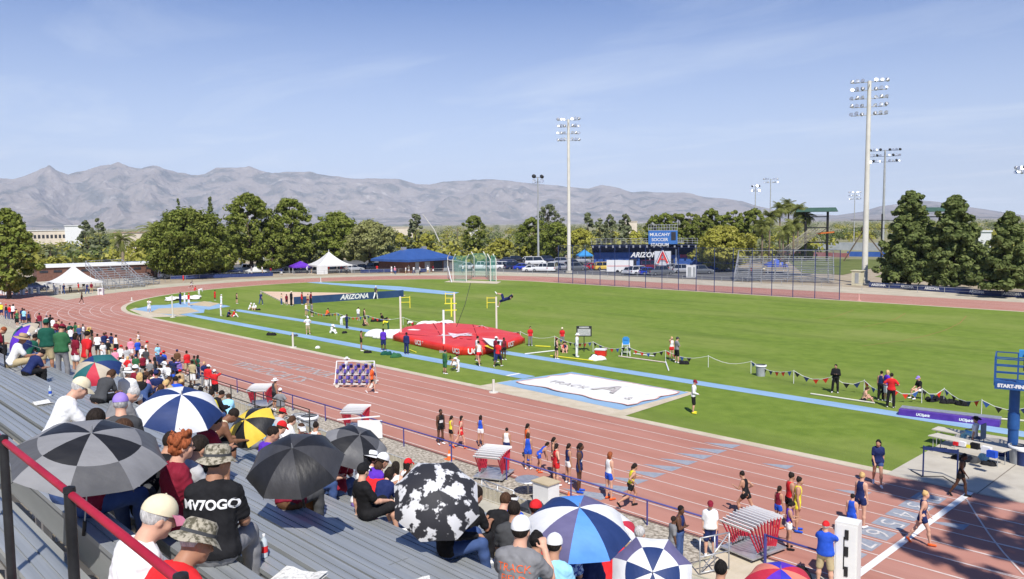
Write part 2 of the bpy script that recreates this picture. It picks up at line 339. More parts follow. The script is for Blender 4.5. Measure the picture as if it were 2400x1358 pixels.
spur = 1-np.abs(fbm(PHI*2.3+warp*2.2, RR*.42+warp, 4, 3))          # spurs and gullies running down to the plain
fine = 1-np.abs(fbm(X*3.2+warp, Y*3.2, 5, 8)); fin2 = fbm(X*11, Y*11, 4, 12)
env = np.clip(s/.97, 0, 1)**1.25
relief = (.42*(1-spur)+.24*(1-fine)+.07*fin2)*np.clip((1-s)*3.2, 0, 1)*np.clip(s*5, .15, 1)
step = .16*np.exp(-((s-.62)/.09)**2)*np.clip(fbm(PHI*1.3, RR*.2, 2, 30)+.3, 0, 1)
elev = E_*D1*(env-relief*env**.6+step*(spur-.5))+E_*D1*.032*fin2*(1+.6*np.clip((900-us)/500, 0, 1))*np.clip(s*2, 0, 1)*np.clip((1.0-s)*30, 0.25, 1)
elev += H
elev[0] = -5
V[..., 2] = elev
Z = np.clip(elev, -5, None); V[..., 2] = Z
vv = V.reshape(-1, 3); back = V[-1].copy(); back[:, :2] *= 1.12; back[:, 2] = -5
vv = np.vstack([vv, back])
fs = [(j*nu+i, j*nu+i+1, (j+1)*nu+i+1, (j+1)*nu+i) for j in range(nv) for i in range(nu-1)]
me = bpy.data.meshes.new('mountains'); me.from_pydata(vv.tolist(), [], fs); me.polygons.foreach_set('use_smooth', [True]*len(me.polygons))
m_mt = mat('mountain rock', (.22, .19, .17), (.31, .27, .24), sc=.0022, rough=.95, det=14, bump=.55, bsc=.012, spec=0, bdist=90, thr=(.3, .7))
add_layer(m_mt, (.08, .09, .085), .0028, .5, .6, fac=.75, det=14)  # bluish dark patches: slope shadows put into the rock colour
add_layer(m_mt, (.5, .46, .42), .006, .6, .72, fac=.6, det=14)
me.materials.append(m_mt); o = link('mountains', me, kind='structure')
# ---------------------------------------------------------------- the desert haze
hz = MB(); hz.box((-4000, 6500, 645), (27000, 24000, 1300)); hm = bpy.data.materials.new('desert haze'); hm.use_nodes = True; t_ = hm.node_tree; t_.nodes.clear()
pv = t_.nodes.new('ShaderNodeVolumePrincipled'); pv.inputs['Color'].default_value = (.74, .83, 1, 1); pv.inputs['Density'].default_value = HAZE; pv.inputs['Anisotropy'].default_value = -.35
ou = t_.nodes.new('ShaderNodeOutputMaterial'); t_.links.new(pv.outputs[0], ou.inputs['Volume']); hz.build('haze', hm, kind='stuff')
# ================================================================ trees
def leaf_cloud(pts, rad, per, ls, rng, flat_=.5, droop=0., elong=1.):
    """leaf clumps: per faces round each point"""
    n = len(pts)*per
    c = np.repeat(np.asarray(pts), per, 0); r = np.repeat(np.asarray(rad), per)
    d = rng.normal(size=(n, 3)); d /= np.linalg.norm(d, axis=1)[:, None]
    p = c+d*(r*rng.uniform(.3, 1.6, n)**.7)[:, None]*np.array([1, 1, .75])
    nrm = d*1.1+rng.normal(size=(n, 3))*.35+np.array([0, 0, flat_]); nrm /= np.linalg.norm(nrm, axis=1)[:, None]
    a = np.cross(nrm, rng.normal(size=(n, 3))); a /= np.linalg.norm(a, axis=1)[:, None]; b = np.cross(nrm, a)
    s = ls*rng.uniform(.6, 1.3, n)[:, None]; a *= s*elong; b *= s
    a[:, 2] -= droop*s[:, 0]
    V = np.stack([p-a*.5-b*.35, p+a*.5-b*.2, p+a*.3+b*.45, p-a*.45+b*.35], 1).reshape(-1, 3)
    return V
def np_mesh(name, V, quads, m, smooth=False):
    me = bpy.data.meshes.new(name); me.vertices.add(len(V)); me.vertices.foreach_set('co', np.asarray(V, np.float32).ravel())
    q = np.asarray(quads); k = q.shape[1]; me.loops.add(q.size); me.polygons.add(len(q))
    me.loops.foreach_set('vertex_index', q.ravel().astype(np.int32)); me.polygons.foreach_set('loop_start', np.arange(0, q.size, k, dtype=np.int32)); me.polygons.foreach_set('loop_total', np.full(len(q), k, np.int32))
    if smooth: me.polygons.foreach_set('use_smooth', [True]*len(q))
    me.materials.append(m); me.update(calc_edges=True); me.validate(); return me
def leafmat(name, c, c2, hi, v=.0):
    m = mat(name, c, c2, sc=1.1, rough=.75, spec=.15, trans=.32, objvar=v, det=3, thr=(.4, .6))
    t = m.node_tree; n = t.nodes; l = t.links.new; b = n['Principled BSDF']
    if 'island' not in n:
        s = b.inputs['Base Color'].links[0].from_socket; ge = n.new('ShaderNodeNewGeometry'); ge.name = 'island'
        mx = n.new('ShaderNodeMix'); mx.data_type = 'RGBA'; mr = n.new('ShaderNodeMapRange'); mr.inputs[1].default_value = .55; mr.inputs[2].default_value = 1; mr.inputs[4].default_value = .8
        l(ge.outputs['Random Per Island'], mr.inputs[0]); l(mr.outputs[0], mx.inputs[0]); l(s, mx.inputs[6]); mx.inputs[7].default_value = (*hi, 1); l(mx.outputs[2], b.inputs['Base Color'])
    return m
LM = dict(pine=leafmat('pine needles', (.14, .18, .032), (.21, .25, .045), (.36, .38, .1), .12),
          dark=leafmat('dark needles', (.105, .14, .042), (.16, .2, .06), (.29, .33, .12), .1),
          olive=leafmat('olive leaves', (.24, .25, .09), (.31, .32, .12), (.42, .42, .2), .12),
          mesq=leafmat('yellow green leaves', (.32, .32, .05), (.4, .39, .07), (.52, .48, .14), .12),
          palm=leafmat('palm fronds', (.15, .18, .04), (.24, .26, .07), (.38, .38, .14), .1),
          grey=leafmat('grey green leaves', (.18, .21, .1), (.24, .27, .14), (.34, .36, .22), .12))
m_bark = mat('bark', (.09, .065, .045), (.16, .12, .085), sc=3, rough=.95, bump=.6, bsc=10)
m_palmt = mat('palm trunk', (.17, .13, .09), (.25, .2, .14), sc=4, rough=.95, stretch=(1, 1, 4))
def crown_pts(kind, w, h, z0, n, rng):
    P, Rr = [], []
    for i in range(n):
        a = rng.uniform(0, 6.283)
        if kind == 'cone':
            t = rng.uniform(0, 1)**1.2; rr = w/2*((1-t)**.62*.95+.05)*(1+.38*math.sin(t*19+round(a*1.3)*2.1)+rng.normal(0, .1)); q = rr*rng.uniform(.4, 1.05); s = .062*w*(1.2-.6*t)
        elif kind == 'cyp':
            t = rng.uniform(0, 1); rr = w/2*(math.sin(min(1, t*2.2+.25)*1.57)*(1-t)**.45); q = rr*rng.uniform(.4, .8); s = .28*w*(1.1-.8*t)
        else:
            t = rng.uniform(0, 1); e = math.sqrt(max(0, 1-(2*t-.72)**2/(1.28**2 if t > .36 else .72**2)))
            lob = 1+.22*math.sin(a*3+t*5+w)+.15*math.sin(a*5-t*9+h); q = w/2*e*lob*rng.uniform(.35, 1)**.45; s = w*.07*rng.uniform(.6, 1.35)
        P.append((q*math.cos(a), q*math.sin(a), z0+(h-z0)*t*(.93 if kind == 'round' else .96)+.01*h)); Rr.append(s)
    return P, Rr
CR = {}
def tree_meshes(kind, leaf, w, h, z0, n, per, ls, seed):
    key = (kind, leaf, w, h, z0, n, per, ls, seed)
    if key in CR: return CR[key]
    rng = np.random.default_rng(seed); P, Rr = crown_pts(kind, w, h, z0, n, rng)
    V = leaf_cloud(P, Rr, per, ls, rng, elong=1.3); me = np_mesh('crown', V, np.arange(len(V)).reshape(-1, 4), LM[leaf])
    mb = MB(); tw = max(.12, w*.035)
    lean = rng.normal(0, .03*w, 2); mb.tube([(0, 0, -.1), (lean[0]*.4, lean[1]*.4, h*.3), (lean[0], lean[1], h*.62), (0, 0, h*.9)], [tw*1.25, tw, tw*.55, tw*.12], 8)
    for i in range(9):
        p = Vector(P[int(rng.integers(len(P)))]); z = max(z0*.8, p.z*.62); mb.tube([(lean[0]*.5, lean[1]*.5, z), (p.x*.5, p.y*.5, (z+p.z)/2), tuple(p)], [tw*.45, tw*.28, tw*.06], 5)
    CR[key] = (mb.mesh('trunk', [m_bark], 40), me); return CR[key]
def tree(px, py, ytop, w, kind, leaf, label, name='tree', cat='tree', group=None, z0f=.18, n=60, per=70, ls=.42, seed=0, rz=None, dist=None, sc=1.):
    """w: crown width in photo px"""
    p = gp(px, py); d = np.array([p[0], p[1]])@cf[:2]/np.hypot(cf[0], cf[1]); hh = hgt(px, py, ytop); ww = w/F*((p-[0, 0, H])@cf)
    tm, cm = tree_meshes(kind, leaf, round(ww, 1), round(hh, 1), round(hh*z0f, 1), n, per, ls, seed)
    o = empty(name, tuple(p), rz if rz is not None else random.uniform(0, 6), label, cat, group)
    link('trunk', tm, o); link('crown', cm, o); return o
G_ = 'tall pines round the car park'
T = [(22, 700, 482, 118, 'round', 'pine', 'dark pine at the far left beside the white tent', 'pine_tree', .08, 120, 90, 9),
 (440, 652, 486, 172, 'round', 'pine', 'wide rounded pine behind the parked cars, below the two cypresses', 'pine_tree', .06, 200, 90, 4),
 (515, 648, 545, 80, 'round', 'pine', 'lower pine crown leaning out over the parked cars', 'pine_tree', .1, 70, 80, 3),
 (592, 640, 448, 112, 'round', 'pine', 'tallest pine in the row behind the small white tent', 'pine_tree', .18, 150, 90, 21),
 (683, 636, 462, 104, 'round', 'pine', 'tall pine right beside the tallest one, above the purple canopy', 'pine_tree', .12, 150, 90, 5),
 (640, 640, 540, 90, 'round', 'pine', 'lower dark crown between the two tallest pines', 'pine_tree', .1, 90, 80, 6),
 (790, 630, 494, 105, 'round', 'pine', 'rounded green tree behind the large white peaked tent', 'pine_tree', .12, 140, 90, 7),
 (868, 634, 516, 104, 'round', 'olive', 'pale green spreading tree overhanging the blue-roofed building', 'shade_tree', .2, 140, 90, 8),
 (738, 632, 545, 70, 'round', 'grey', 'greyish tree in front of the rounded green tree', 'shade_tree', .15, 60, 80, 11),
 (1112, 612, 503, 56, 'round', 'pine', 'single rounded pine beyond the hammer cage', 'pine_tree', .2, 70, 70, 12),
 (1287, 600, 478, 66, 'round', 'grey', 'tall thin-crowned eucalyptus behind the slim floodlight pole', 'eucalyptus_tree', .3, 60, 60, 13),
 (1250, 606, 508, 72, 'round', 'pine', 'pine left of the slim floodlight pole', 'pine_tree', .1, 90, 80, 14),
 (1305, 612, 520, 78, 'round', 'pine', 'pine between the slim pole and the tall white floodlight pole', 'pine_tree', .08, 90, 80, 15),
 (1362, 612, 535, 74, 'round', 'mesq', 'yellow-green tree above the light blue canopy', 'pine_tree', .08, 90, 80, 16),
 (1695, 636, 530, 126, 'round', 'mesq', 'round yellow-green palo verde in front of the blue building', 'palo_verde_tree', .12, 170, 90, 17),
 (2130, 674, 444, 122, 'cone', 'dark', 'leftmost dark green conical pine right of the tall white pole', 'conical_pine', .1, 260, 80, 18),
 (2232, 680, 456, 138, 'cone', 'dark', 'conical pine in the middle of the three beside the back straight', 'conical_pine', .08, 280, 80, 19),
 (2358, 696, 494, 112, 'cone', 'dark', 'shorter conical pine at the right edge of the picture', 'conical_pine', .12, 230, 80, 20),
 (2098, 672, 545, 60, 'cone', 'dark', 'small dark pine tucked behind the leftmost conical pine', 'conical_pine', .1, 110, 70, 22),
 (2300, 668, 585, 80, 'round', 'grey', 'low grey shrubby tree between the two largest conical pines', 'shade_tree', .1, 60, 60, 23)]
for px, py, yt, w, kd, lf, lb, nm, z0, n_, per, sd in T: tree(px, py, yt, w, kd, lf, lb, nm, z0f=z0, n=int(n_*1.6), per=int(per*.85), ls=.4, seed=sd)
row = [(1535, 500), (1562, 497), (1590, 496), (1618, 494), (1645, 498), (1668, 486), (1692, 500), (1718, 488), (1742, 492), (1765, 485)]
w_ = ['first', 'second', 'third', 'fourth', 'fifth', 'sixth', 'seventh', 'eighth', 'ninth', 'tenth']
for i, (x, yt) in enumerate(row): tree(x, 598, yt, 52, 'round', 'pine', w_[i]+' pine from the left in the long row behind the blue sign tower', 'pine_tree', group='row of pines behind the soccer stadium', z0f=.1, n=80, per=60, ls=.6, seed=30+i % 4)
for i, (px, yt, w) in enumerate(((423, 461, 17), (497, 457, 20))): tree(px, 590, yt, w, 'cyp', 'dark', ('shorter', 'taller')[i]+' narrow cypress rising above the wide rounded pine', 'cypress_tree', z0f=.05, n=60, per=40, ls=.5, seed=40+i)
mid = [(205, 512, 36, 'grey', 'round grey-green tree right of the flat white building'), (236, 508, 38, 'grey', 'taller grey-green tree right of the flat white building'), (120, 575, 60, 'olive', 'pale shrubby tree below the white building'), (175, 578, 70, 'mesq', 'yellow shrubby tree below the white building'), (235, 572, 64, 'grey', 'grey shrubby tree behind the feathery palm'),
       (330, 560, 50, 'mesq', 'pale tree between the two date palms'), (95, 590, 50, 'mesq', 'pale tree beside the far left pine'), (975, 495, 42, 'grey', 'lone dark round tree on the skyline above the blue roof'), (940, 545, 60, 'mesq', 'yellow bushy tree left above the blue roof'), (1000, 550, 70, 'mesq', 'yellow bushy tree above the blue roof'), (1060, 560, 60, 'olive', 'olive bushy tree right of the blue roof'),
       (1175, 560, 60, 'mesq', 'yellow-green bushy tree behind the hammer cage'), (1205, 585, 50, 'olive', 'low olive tree behind the parked white vans'), (1378, 496, 34, 'grey', 'grey tree right of the tall white pole'), (1405, 508, 34, 'grey', 'second grey tree right of the tall white pole'), (1430, 500, 36, 'grey', 'third grey tree right of the tall white pole'), (1465, 498, 34, 'grey', 'grey tree left of the pine row'),
       (1440, 545, 66, 'mesq', 'bright yellow tree left of the blue sign tower'), (1490, 540, 60, 'mesq', 'yellow tree beside the blue sign tower'), (1400, 555, 44, 'mesq', 'yellow bush above the grandstand rail')]
for i, (px, yt, w, lf, lb) in enumerate(mid): tree(px, 606 if px > 900 else 618, yt, w, 'round', lf, lb, 'shade_tree', z0f=.05, n=60, per=45, ls=.6, seed=50+i)
# ---- palms
def frond(mb, base, az, el, ln, wid, n=7, fan=False):
    pts = []; p = Vector(base); e = el
    for i in range(n):
        pts.append(p.copy()); p = p+Vector((math.cos(az)*math.cos(e), math.sin(az)*math.cos(e), math.sin(e)))*(ln/(n-1)); e -= .28 if not fan else .18
    sd = Vector((-math.sin(az), math.cos(az), 0))
    for i in range(n-1):
        w = wid*math.sin(.35+2.6*(i+.5)/n); dd = (pts[i+1]-pts[i])
        for sg in (-1, 1):
            for k in range(3):
                o = pts[i]+dd*k/3; mb.add([o, o+dd*.3, o+dd*.9+sd*sg*w-Vector((0, 0, w*.55))], [(0, 1, 2)])
def palm(px, py, ytop, ln, label, fan=False, group=None, seed=0, nf=44, tr=.3):
    p = gp(px, py); h = hgt(px, py, ytop)-ln*.35; rg = random.Random(seed)
    o = empty('palm_tree', tuple(p), 0, label, 'palm tree', group)
    mb = MB(); mb.tube([(0, 0, -.1), (.1, 0, h*.5), (0, 0, h)], [tr*1.2, tr, tr*.9], 9); mb.build('trunk', m_palmt, o, smooth=True)
    mb = MB()
    for i in range(nf): frond(mb, (0, 0, h), rg.uniform(0, 6.28), rg.uniform(-.9, 1.3), ln*rg.uniform(.8, 1.1), ln*(.2 if not fan else .38), fan=fan)
    mb.build('crown', LM['palm'], o)
palm(290, 648, 548, 3.4, 'feathery date palm with a bare trunk behind the left bleachers', seed=1)
palm(366, 650, 528, 4.2, 'taller date palm half hidden by the wide rounded pine', seed=2, nf=55)
for i, (x, y, yt) in enumerate(((1802, 615, 500), (1826, 612, 480), (1846, 610, 472), (1868, 612, 482), (1888, 612, 496), (1785, 618, 520), (1858, 616, 515), (1834, 620, 530))):
    palm(x, y, yt, 2.6, ('first', 'second', 'tallest', 'fourth', 'fifth', 'lower left', 'lower right', 'lowest')[i]+' fan palm in the clump beside the climbing tower', fan=True, seed=5+i, group='fan palms beside the climbing tower', nf=46, tr=.22)
# ---- far wood, out to the foot of the mountains: too many to count
rng = np.random.default_rng(11); Vs = []; mats3 = ['mesq', 'pine', 'olive']
for k, leaf in enumerate(('mesq', 'dark', 'grey')):
    P = []; Rd = []
    for i in range((420, 330, 300)[k]):
        px = rng.uniform(-150, 2550); D = 215*math.exp(rng.uniform(0, 1.75)) if k == 0 else 240*math.exp(rng.uniform(0, 2.6))
        d = cf+cr*(px-1200)/F; d = d[:2]/np.hypot(*d[:2])*D; s = rng.uniform(2.6, 4.6)*(.9+D/1500)
        if 1950 < px < 2120 and D < 420: continue
        for j in range(7): a = rng.uniform(0, 6.28); q = s*rng.uniform(.2, 1); P.append((d[0]+q*math.cos(a)*1.3, d[1]+q*math.sin(a)*1.3, s*rng.uniform(.25, .95))); Rd.append(s*.52)
    V = leaf_cloud(P, Rd, 22, 1., rng); me = np_mesh('far_wood', V, np.arange(len(V)).reshape(-1, 4), LM[leaf]); link('far_wood', me, kind='stuff')
# ================================================================ structures and equipment
m_steel = mat('galvanised steel', (.42, .43, .45), (.55, .56, .58), sc=5, rough=.45, metal=.6)
m_pole = mat('cream pole paint', (.62, .6, .53), (.72, .7, .63), sc=.6, rough=.5)
m_pgrey = mat('grey pole', (.33, .34, .34), (.42, .43, .43), sc=.6, rough=.55)
m_navy = mat('navy paint', (.02, .035, .12), (.03, .05, .16), sc=3, rough=.5)
m_rail = mat('blue violet rail paint', (.045, .05, .2), (.08, .07, .26), sc=2, rough=.5)
m_black = mat('black metal', (.012, .012, .014), (.03, .03, .033), sc=5, rough=.5)
m_white = mat('white plastic', (.74, .74, .74), (.8, .8, .79), sc=2, rough=.5)
m_red = mat('red vinyl', (.66, .022, .015), (.74, .045, .025), sc=.9, rough=.42, bump=.5, bsc=2.2, spec=.4, bdist=.08)
m_tent = mat('white tent canvas', (.8, .8, .79), (.86, .86, .85), sc=1, rough=.6, trans=.25)
m_yel = mat('yellow paint', (.75, .68, .03), (.82, .74, .08), sc=4, rough=.5)
m_lamp = mat('lamp reflector', (.75, .78, .8), rough=.2, metal=.7)
def floodlight(px, py, ytop, rows, span, m, label, r=.3, per=2, both=True, dp=.055, lr=.34, dark=False, z=None):
    p = gp(px, py); h = hgt(px, py, ytop); dist = (p-[0, 0, H])@cf; az = math.atan2(p[1], p[0])-math.pi/2
    o = empty('floodlight_pole', tuple(p), az, label, 'floodlight', 'floodlight poles')
    mb = MB(); mb.tube([(0, 0, -.2), (0, 0, h*.5), (0, 0, h)], [r, r*.82, r*.6], 12); mb.build('pole', m, o, smooth=40)
    mb = MB(); mb.tube([(0, 0, 0), (0, 0, .5)], [r*1.9, r*1.7], 8); mb.build('base', m_conc, o)
    W_ = span/F*dist; lm = MB(); mt = Matrix.Rotation(R_(62), 4, 'X')
    lm.lathe([(.04, -.35), (.12, -.3), (.16, -.12), (lr, .12), (lr, .16)], n=10, mtx=mt, m=1); lm.lathe([(lr*.97, .15), (.01, .17)], n=10, mtx=mt, m=0)
    me = lm.mesh('lamp', [m_lamp, m_black if dark else m_steel], True); arms = MB(); dz = dp*260*dist/F
    for k in range(rows):
        zz_ = h-.2-k*dz; arms.bar((-W_/2, 0, zz_), (W_/2, 0, zz_), .1); arms.bar((-W_*.28, 0, zz_), (-W_*.33, -.55, zz_), .08); arms.bar((W_*.28, 0, zz_), (W_*.33, -.55, zz_), .08)
        for sd in (-1, 1):
            for j in range(per):
                l_ = link('lamp', me, o); x = sd*(W_/2-j*W_*.42/max(1, per-.3)); l_.location = (x, (-.25 if j % 2 else .1), zz_+.25+.1*random.uniform(-1, 1)); l_.rotation_euler = (0, 0, R_(random.uniform(-35, 35)+(0 if (j+k) % 3 else 160)))
    if both: arms.bar((0, -W_*.4, h-.2-dz*.5), (0, W_*.4, h-.2-dz*.5), .1)
    arms.build('crossarms', m_pgrey if not dark else m_black, o)
    return o
floodlight(1334, 640, 280, 4, 48, m_pole, 'tall cream floodlight pole in the centre with four rows of lamps', r=.42, per=3, dp=.06)
floodlight(2026, 665, 190, 5, 74, m_pole, 'tallest cream floodlight pole beside the dark conical pines', r=.5, per=3, dp=.072)
floodlight(1262, 616, 415, 2, 18, m_pgrey, 'slim grey floodlight pole with a small head left of the tall centre pole', r=.3, per=1, dp=.04, lr=.6, dark=True)
floodlight(2068, 600, 352, 3, 62, m_pgrey, 'dark floodlight pole with a wide head right of the tallest pole', r=.42, per=4, dp=.05, lr=.4, dark=True)
floodlight(1769, 575, 437, 2, 16, m_pgrey, 'small floodlight pole standing behind the row of pines', r=.3, per=2, dp=.04, lr=.5, dark=True)
floodlight(1804, 575, 420, 2, 30, m_pgrey, 'thin floodlight pole above the fan palms', r=.28, per=3, dp=.03, lr=.4)
floodlight(2001, 570, 451, 3, 24, m_pgrey, 'thin distant floodlight pole left of the tallest pole', r=.25, per=3, dp=.03, lr=.4)
floodlight(2402, 610, 393, 2, 50, m_pgrey, 'thin floodlight pole cut by the right edge of the picture', r=.3, per=4, dp=.04, lr=.5)
def pole(px, py, yt, r, m, label, name='utility_pole', arm=0):
    p = gp(px, py); h = hgt(px, py, yt); mb = MB(); mb.tube([(0, 0, 0), (0, 0, h)], [r, r*.7], 8)
    if arm: mb.bar((-arm, 0, h-.4), (arm, 0, h-.4), .12)
    o = mb.build(name, m, smooth=True, label=label, cat='pole'); o.location = p
pole(1073, 600, 535, .14, m_bark, 'wooden utility pole above the hammer cage', arm=.9); pole(1049, 600, 545, .12, m_bark, 'short utility post left of the wooden utility pole', arm=.3)
mb = MB(); p = gp(1033, 600); k = p@[1, 0, 0]; mb.tube([(0, 0, 0), (0, 0, 4), (-1, -2, 9), (-3, -5, 14)], [.2, .2, .17, .1], 8); o = mb.build('leaning_light_pole', m_pole, label='leaning bent pale pole sticking up behind the blue roof', cat='pole'); o.location = p
# ---- net fence along the far side of the infield
nx_ = [1301, 1335, 1365, 1400, 1435, 1469, 1508, 1547, 1586, 1628, 1671, 1715, 1760, 1807, 1857, 1909, 1967]
m_net = mat('dark blue netting', (.04, .06, .16), rough=.9, alpha=.13); hN = 6.6
fence = empty('net_fence', (0, 0, 0), 0, 'high net fence on navy posts along the far edge of the infield', 'net fence')
X_ = [gp(x, 664+ (x-1301)*.0602)[0] for x in nx_]; yN = 103.6
for i, x in enumerate(X_): b = MB(); b.tube([(x, yN, 0), (x, yN, hN)], .055, 8); b.build('post', m_navy, fence)
b = MB(); b.add([(X_[0], yN, .1), (X_[-1], yN, .1), (X_[-1], yN, hN), (X_[0], yN, hN)], [(0, 1, 2, 3)])
b.build('net', m_net, fence)
b = MB(); [b.tube([(X_[0], yN+.02, z), (X_[-1], yN+.02, z)], .022, 5) for z in (.1, 2.2, 4.4, hN)]; b.build('cable', m_navy, fence)
# ---- hammer cage
cage = empty('hammer_cage', tuple(gp(1108, 656)), 0, 'throwing cage hung with green netting beside the far bend', 'throwing cage')
cl = [tuple(gp(*q)[:2]) for q in ((1050, 652), (1062, 660), (1093, 661), (1112, 650), (1140, 650), (1150, 660), (1163, 660))]; c0 = gp(1108, 656); hC = hgt(1108, 656, 594)
m_cnet = mat('green netting', (.1, .36, .28), (.16, .45, .36), sc=.6, rough=.9, alpha=.32)
for i, (x, y) in enumerate(cl):
    b = MB(); x -= c0[0]; y -= c0[1]; b.tube([(x, y, 0), (x, y, hC*.8), (x*1.0+.8*(1 if i < 3 else -1), y, hC)], .09, 7); b.build('post', m_pole, cage)
b = MB(); Q = [(x-c0[0], y-c0[1]) for x, y in cl]
for i in (1, 2, 3, 4, 5):
    a, c = Q[i], Q[min(i+1, 6)]; n = 6
    for j in range(n):
        for k in range(5):
            def pt(u, v): s = .25*math.sin(u*n*1.9+v*2+i); return (a[0]+(c[0]-a[0])*u+s, a[1]+(c[1]-a[1])*u+s*.5, .1+v*hC*.93)
            b.add([pt(j/n, k/5), pt((j+1)/n, k/5), pt((j+1)/n, (k+1)/5), pt(j/n, (k+1)/5)], [(0, 1, 2, 3)])
b.build('netting', m_cnet, cage, smooth=True)
b = MB(); b.bar((*Q[0], hC*.72), (*Q[2], hC*.72), .1); b.bar((Q[0][0], Q[0][1], hC*.45), (Q[1][0]+2, Q[1][1]-2, .05), .14); b.build('brace', m_white, cage)
sheet('throwing_circle_pad', [tuple(gp(*q)[:2]) for q in ((1040, 662), (1165, 666), (1175, 661), (1060, 657))], .045, m_curb)
# ---- tents
def tent(px, py, w, eave, peak, label, leg_m=m_white, top=m_tent, cat='tent', name='peaked_tent', rz=0., valance=True, wall=False, curve=1.6):
    p = gp(px, py); o = empty(name, tuple(p), math.atan2(p[1], p[0])-math.pi/2+rz, label, cat); n = 8; b = MB(); h = w/2
    for q in range(4):
        R4 = Matrix.Rotation(q*math.pi/2, 4, 'Z'); g_ = []
        for i in range(n+1):
            t = i/n; z = eave+(peak-eave)*(t**curve); s = h*(1-t)
            g_.append([R4@Vector((s*u, -s, z-.06*w*(1-t)*(1-u*u)*t)) for u in (-1, -.5, 0, .5, 1)])
        vs = [v for r in g_ for v in r]; b.add(vs, [(i*5+j, i*5+j+1, (i+1)*5+j+1, (i+1)*5+j) for i in range(n) for j in range(4)])
        if valance: b.add([R4@Vector(v) for v in ((-h, -h, eave), (h, -h, eave), (h, -h, eave-.3), (-h, -h, eave-.3))], [(0, 1, 2, 3)])
    b.build('canopy', top, o, smooth=50)
    for x in (-1, 1):
        for y in (-1, 1): b = MB(); b.tube([(x*h*.97, y*h*.97, 0), (x*h*.97, y*h*.97, eave-.02)], .05, 6); b.build('leg', leg_m, o)
    if peak-eave > 2: b = MB(); b.tube([(0, 0, peak-.3), (0, 0, peak+.45)], [.1, .04], 8); b.build('finial', m_white, o)
    if wall: b = MB(); b.add([(-h, -h+.02, 0), (-h+w*.3, -h+.02, 0), (-h+w*.3, -h+.02, eave), (-h, -h+.02, eave)], [(0, 1, 2, 3)]); b.build('side_wall', top, o)
    return o
def wpx(px, py, w): p = gp(px, py); return w/F*((p-[0, 0, H])@cf)
tent(175, 684, wpx(175, 684, 92), hgt(175, 684, 660), hgt(175, 684, 622), 'large white peaked tent on the far left beside the track', rz=.35)
tent(772, 640, wpx(772, 640, 84), hgt(772, 640, 620), hgt(772, 640, 590), 'large white peaked tent with one side wall near the middle', rz=.3, wall=True)
tent(601, 641, wpx(601, 641, 46), hgt(601, 641, 634), hgt(601, 641, 621), 'small low white peaked tent left of the purple canopy', rz=.2)
m_pur = mat('purple fabric', (.14, .03, .5), (.18, .05, .58), sc=2, rough=.6, trans=.2); m_lb = mat('light blue fabric', (.05, .3, .68), (.07, .36, .75), sc=2, rough=.6, trans=.2); m_rb = mat('royal blue fabric', (.02, .08, .6), (.03, .12, .7), sc=2, rough=.6, trans=.2)
for px, py, w, ye, yp, m, lb in ((705, 640, 46, 624, 612, m_pur, 'purple pop-up canopy left of the large white tent'), (1370, 622, 34, 598, 585, m_lb, 'light blue pop-up canopy left of the stadium building'), (1300, 606, 26, 596, 588, m_white, 'small white canopy beyond the parked vans'),
        (1818, 640, 46, 621, 606, m_rb, 'royal blue pop-up canopy at the top of the metal bleachers'), (588, 620, 50, 605, 592, m_tent, 'pale canopy half hidden among the pines')):
    tent(px, py, wpx(px, py, w), hgt(px, py, ye), hgt(px, py, yp), lb, top=m, cat='canopy', name='popup_canopy', rz=.2, curve=1.05)
# ---- buildings
def local(px, py, rz=0.): p = gp(px, py); return p, math.atan2(p[1], p[0])-math.pi/2+rz
m_brick = mat('brown brick', (.14, .07, .05), (.2, .1, .075), sc=3, rough=.9, bump=.3, bsc=14); m_broof = mat('blue metal roof', (.03, .08, .26), (.045, .11, .33), sc=.5, rough=.45, stretch=(6, 1, 1))
m_cream = mat('cream stucco', (.6, .52, .42), (.7, .62, .52), sc=.6, rough=.9); m_dk = mat('dark opening', (.02, .022, .03), (.04, .04, .05), sc=2, rough=.4, spec=.5); m_blw = mat('blue painted block', (.035, .1, .36), (.05, .13, .42), sc=.8, rough=.7, bump=.2, bsc=8)
m_dnv = mat('dark navy soffit', (.012, .02, .05), (.02, .03, .07), sc=2, rough=.8)  # darker navy of the overhang slab and back wall
# brown building with hipped blue roof
p, rz = local(996, 637, .75); w = wpx(996, 637, 138); o = empty('roofed_building', tuple(p), rz, 'low brown brick building with a blue metal roof beside the far bend', 'building')
he = hgt(975, 637, 606); hp = hgt(975, 637, 584)
b = MB(); b.box((0, 3.5, he/2), (w*.94, 10, he)); b.build('wall', m_brick, o)
b = MB(); a = w/2+.8; v = [(-a, -2.6, he), (a, -2.6, he), (a, 9.8, he), (-a, 9.8, he), (-a+4.5, 3.6, hp), (a-4.5, 3.6, hp)]
b.add(v+[(x, y, z-.5) for x, y, z in v[:4]], [(0, 1, 5, 4), (1, 2, 5), (2, 3, 4, 5), (3, 0, 4), (0, 6, 7, 1), (1, 7, 8, 2), (2, 8, 9, 3), (3, 9, 6, 0), (9, 8, 7, 6)]); b.build('roof', m_broof, o)
for x, ww in ((-w*.28, 1.1), (-w*.05, 1.6), (w*.2, 2.6), (w*.38, 1.2)): b = MB(); b.box((x, -1.52, 1.15), (ww, .06, 2.3)); b.build('door', m_dk if ww > 2 else m_pgrey, o)
for x in (-3, 3.2): b = MB(); b.box((x, 3.6, hp+.1), (1, .8, .7)); b.build('roof_vent', m_steel, o)
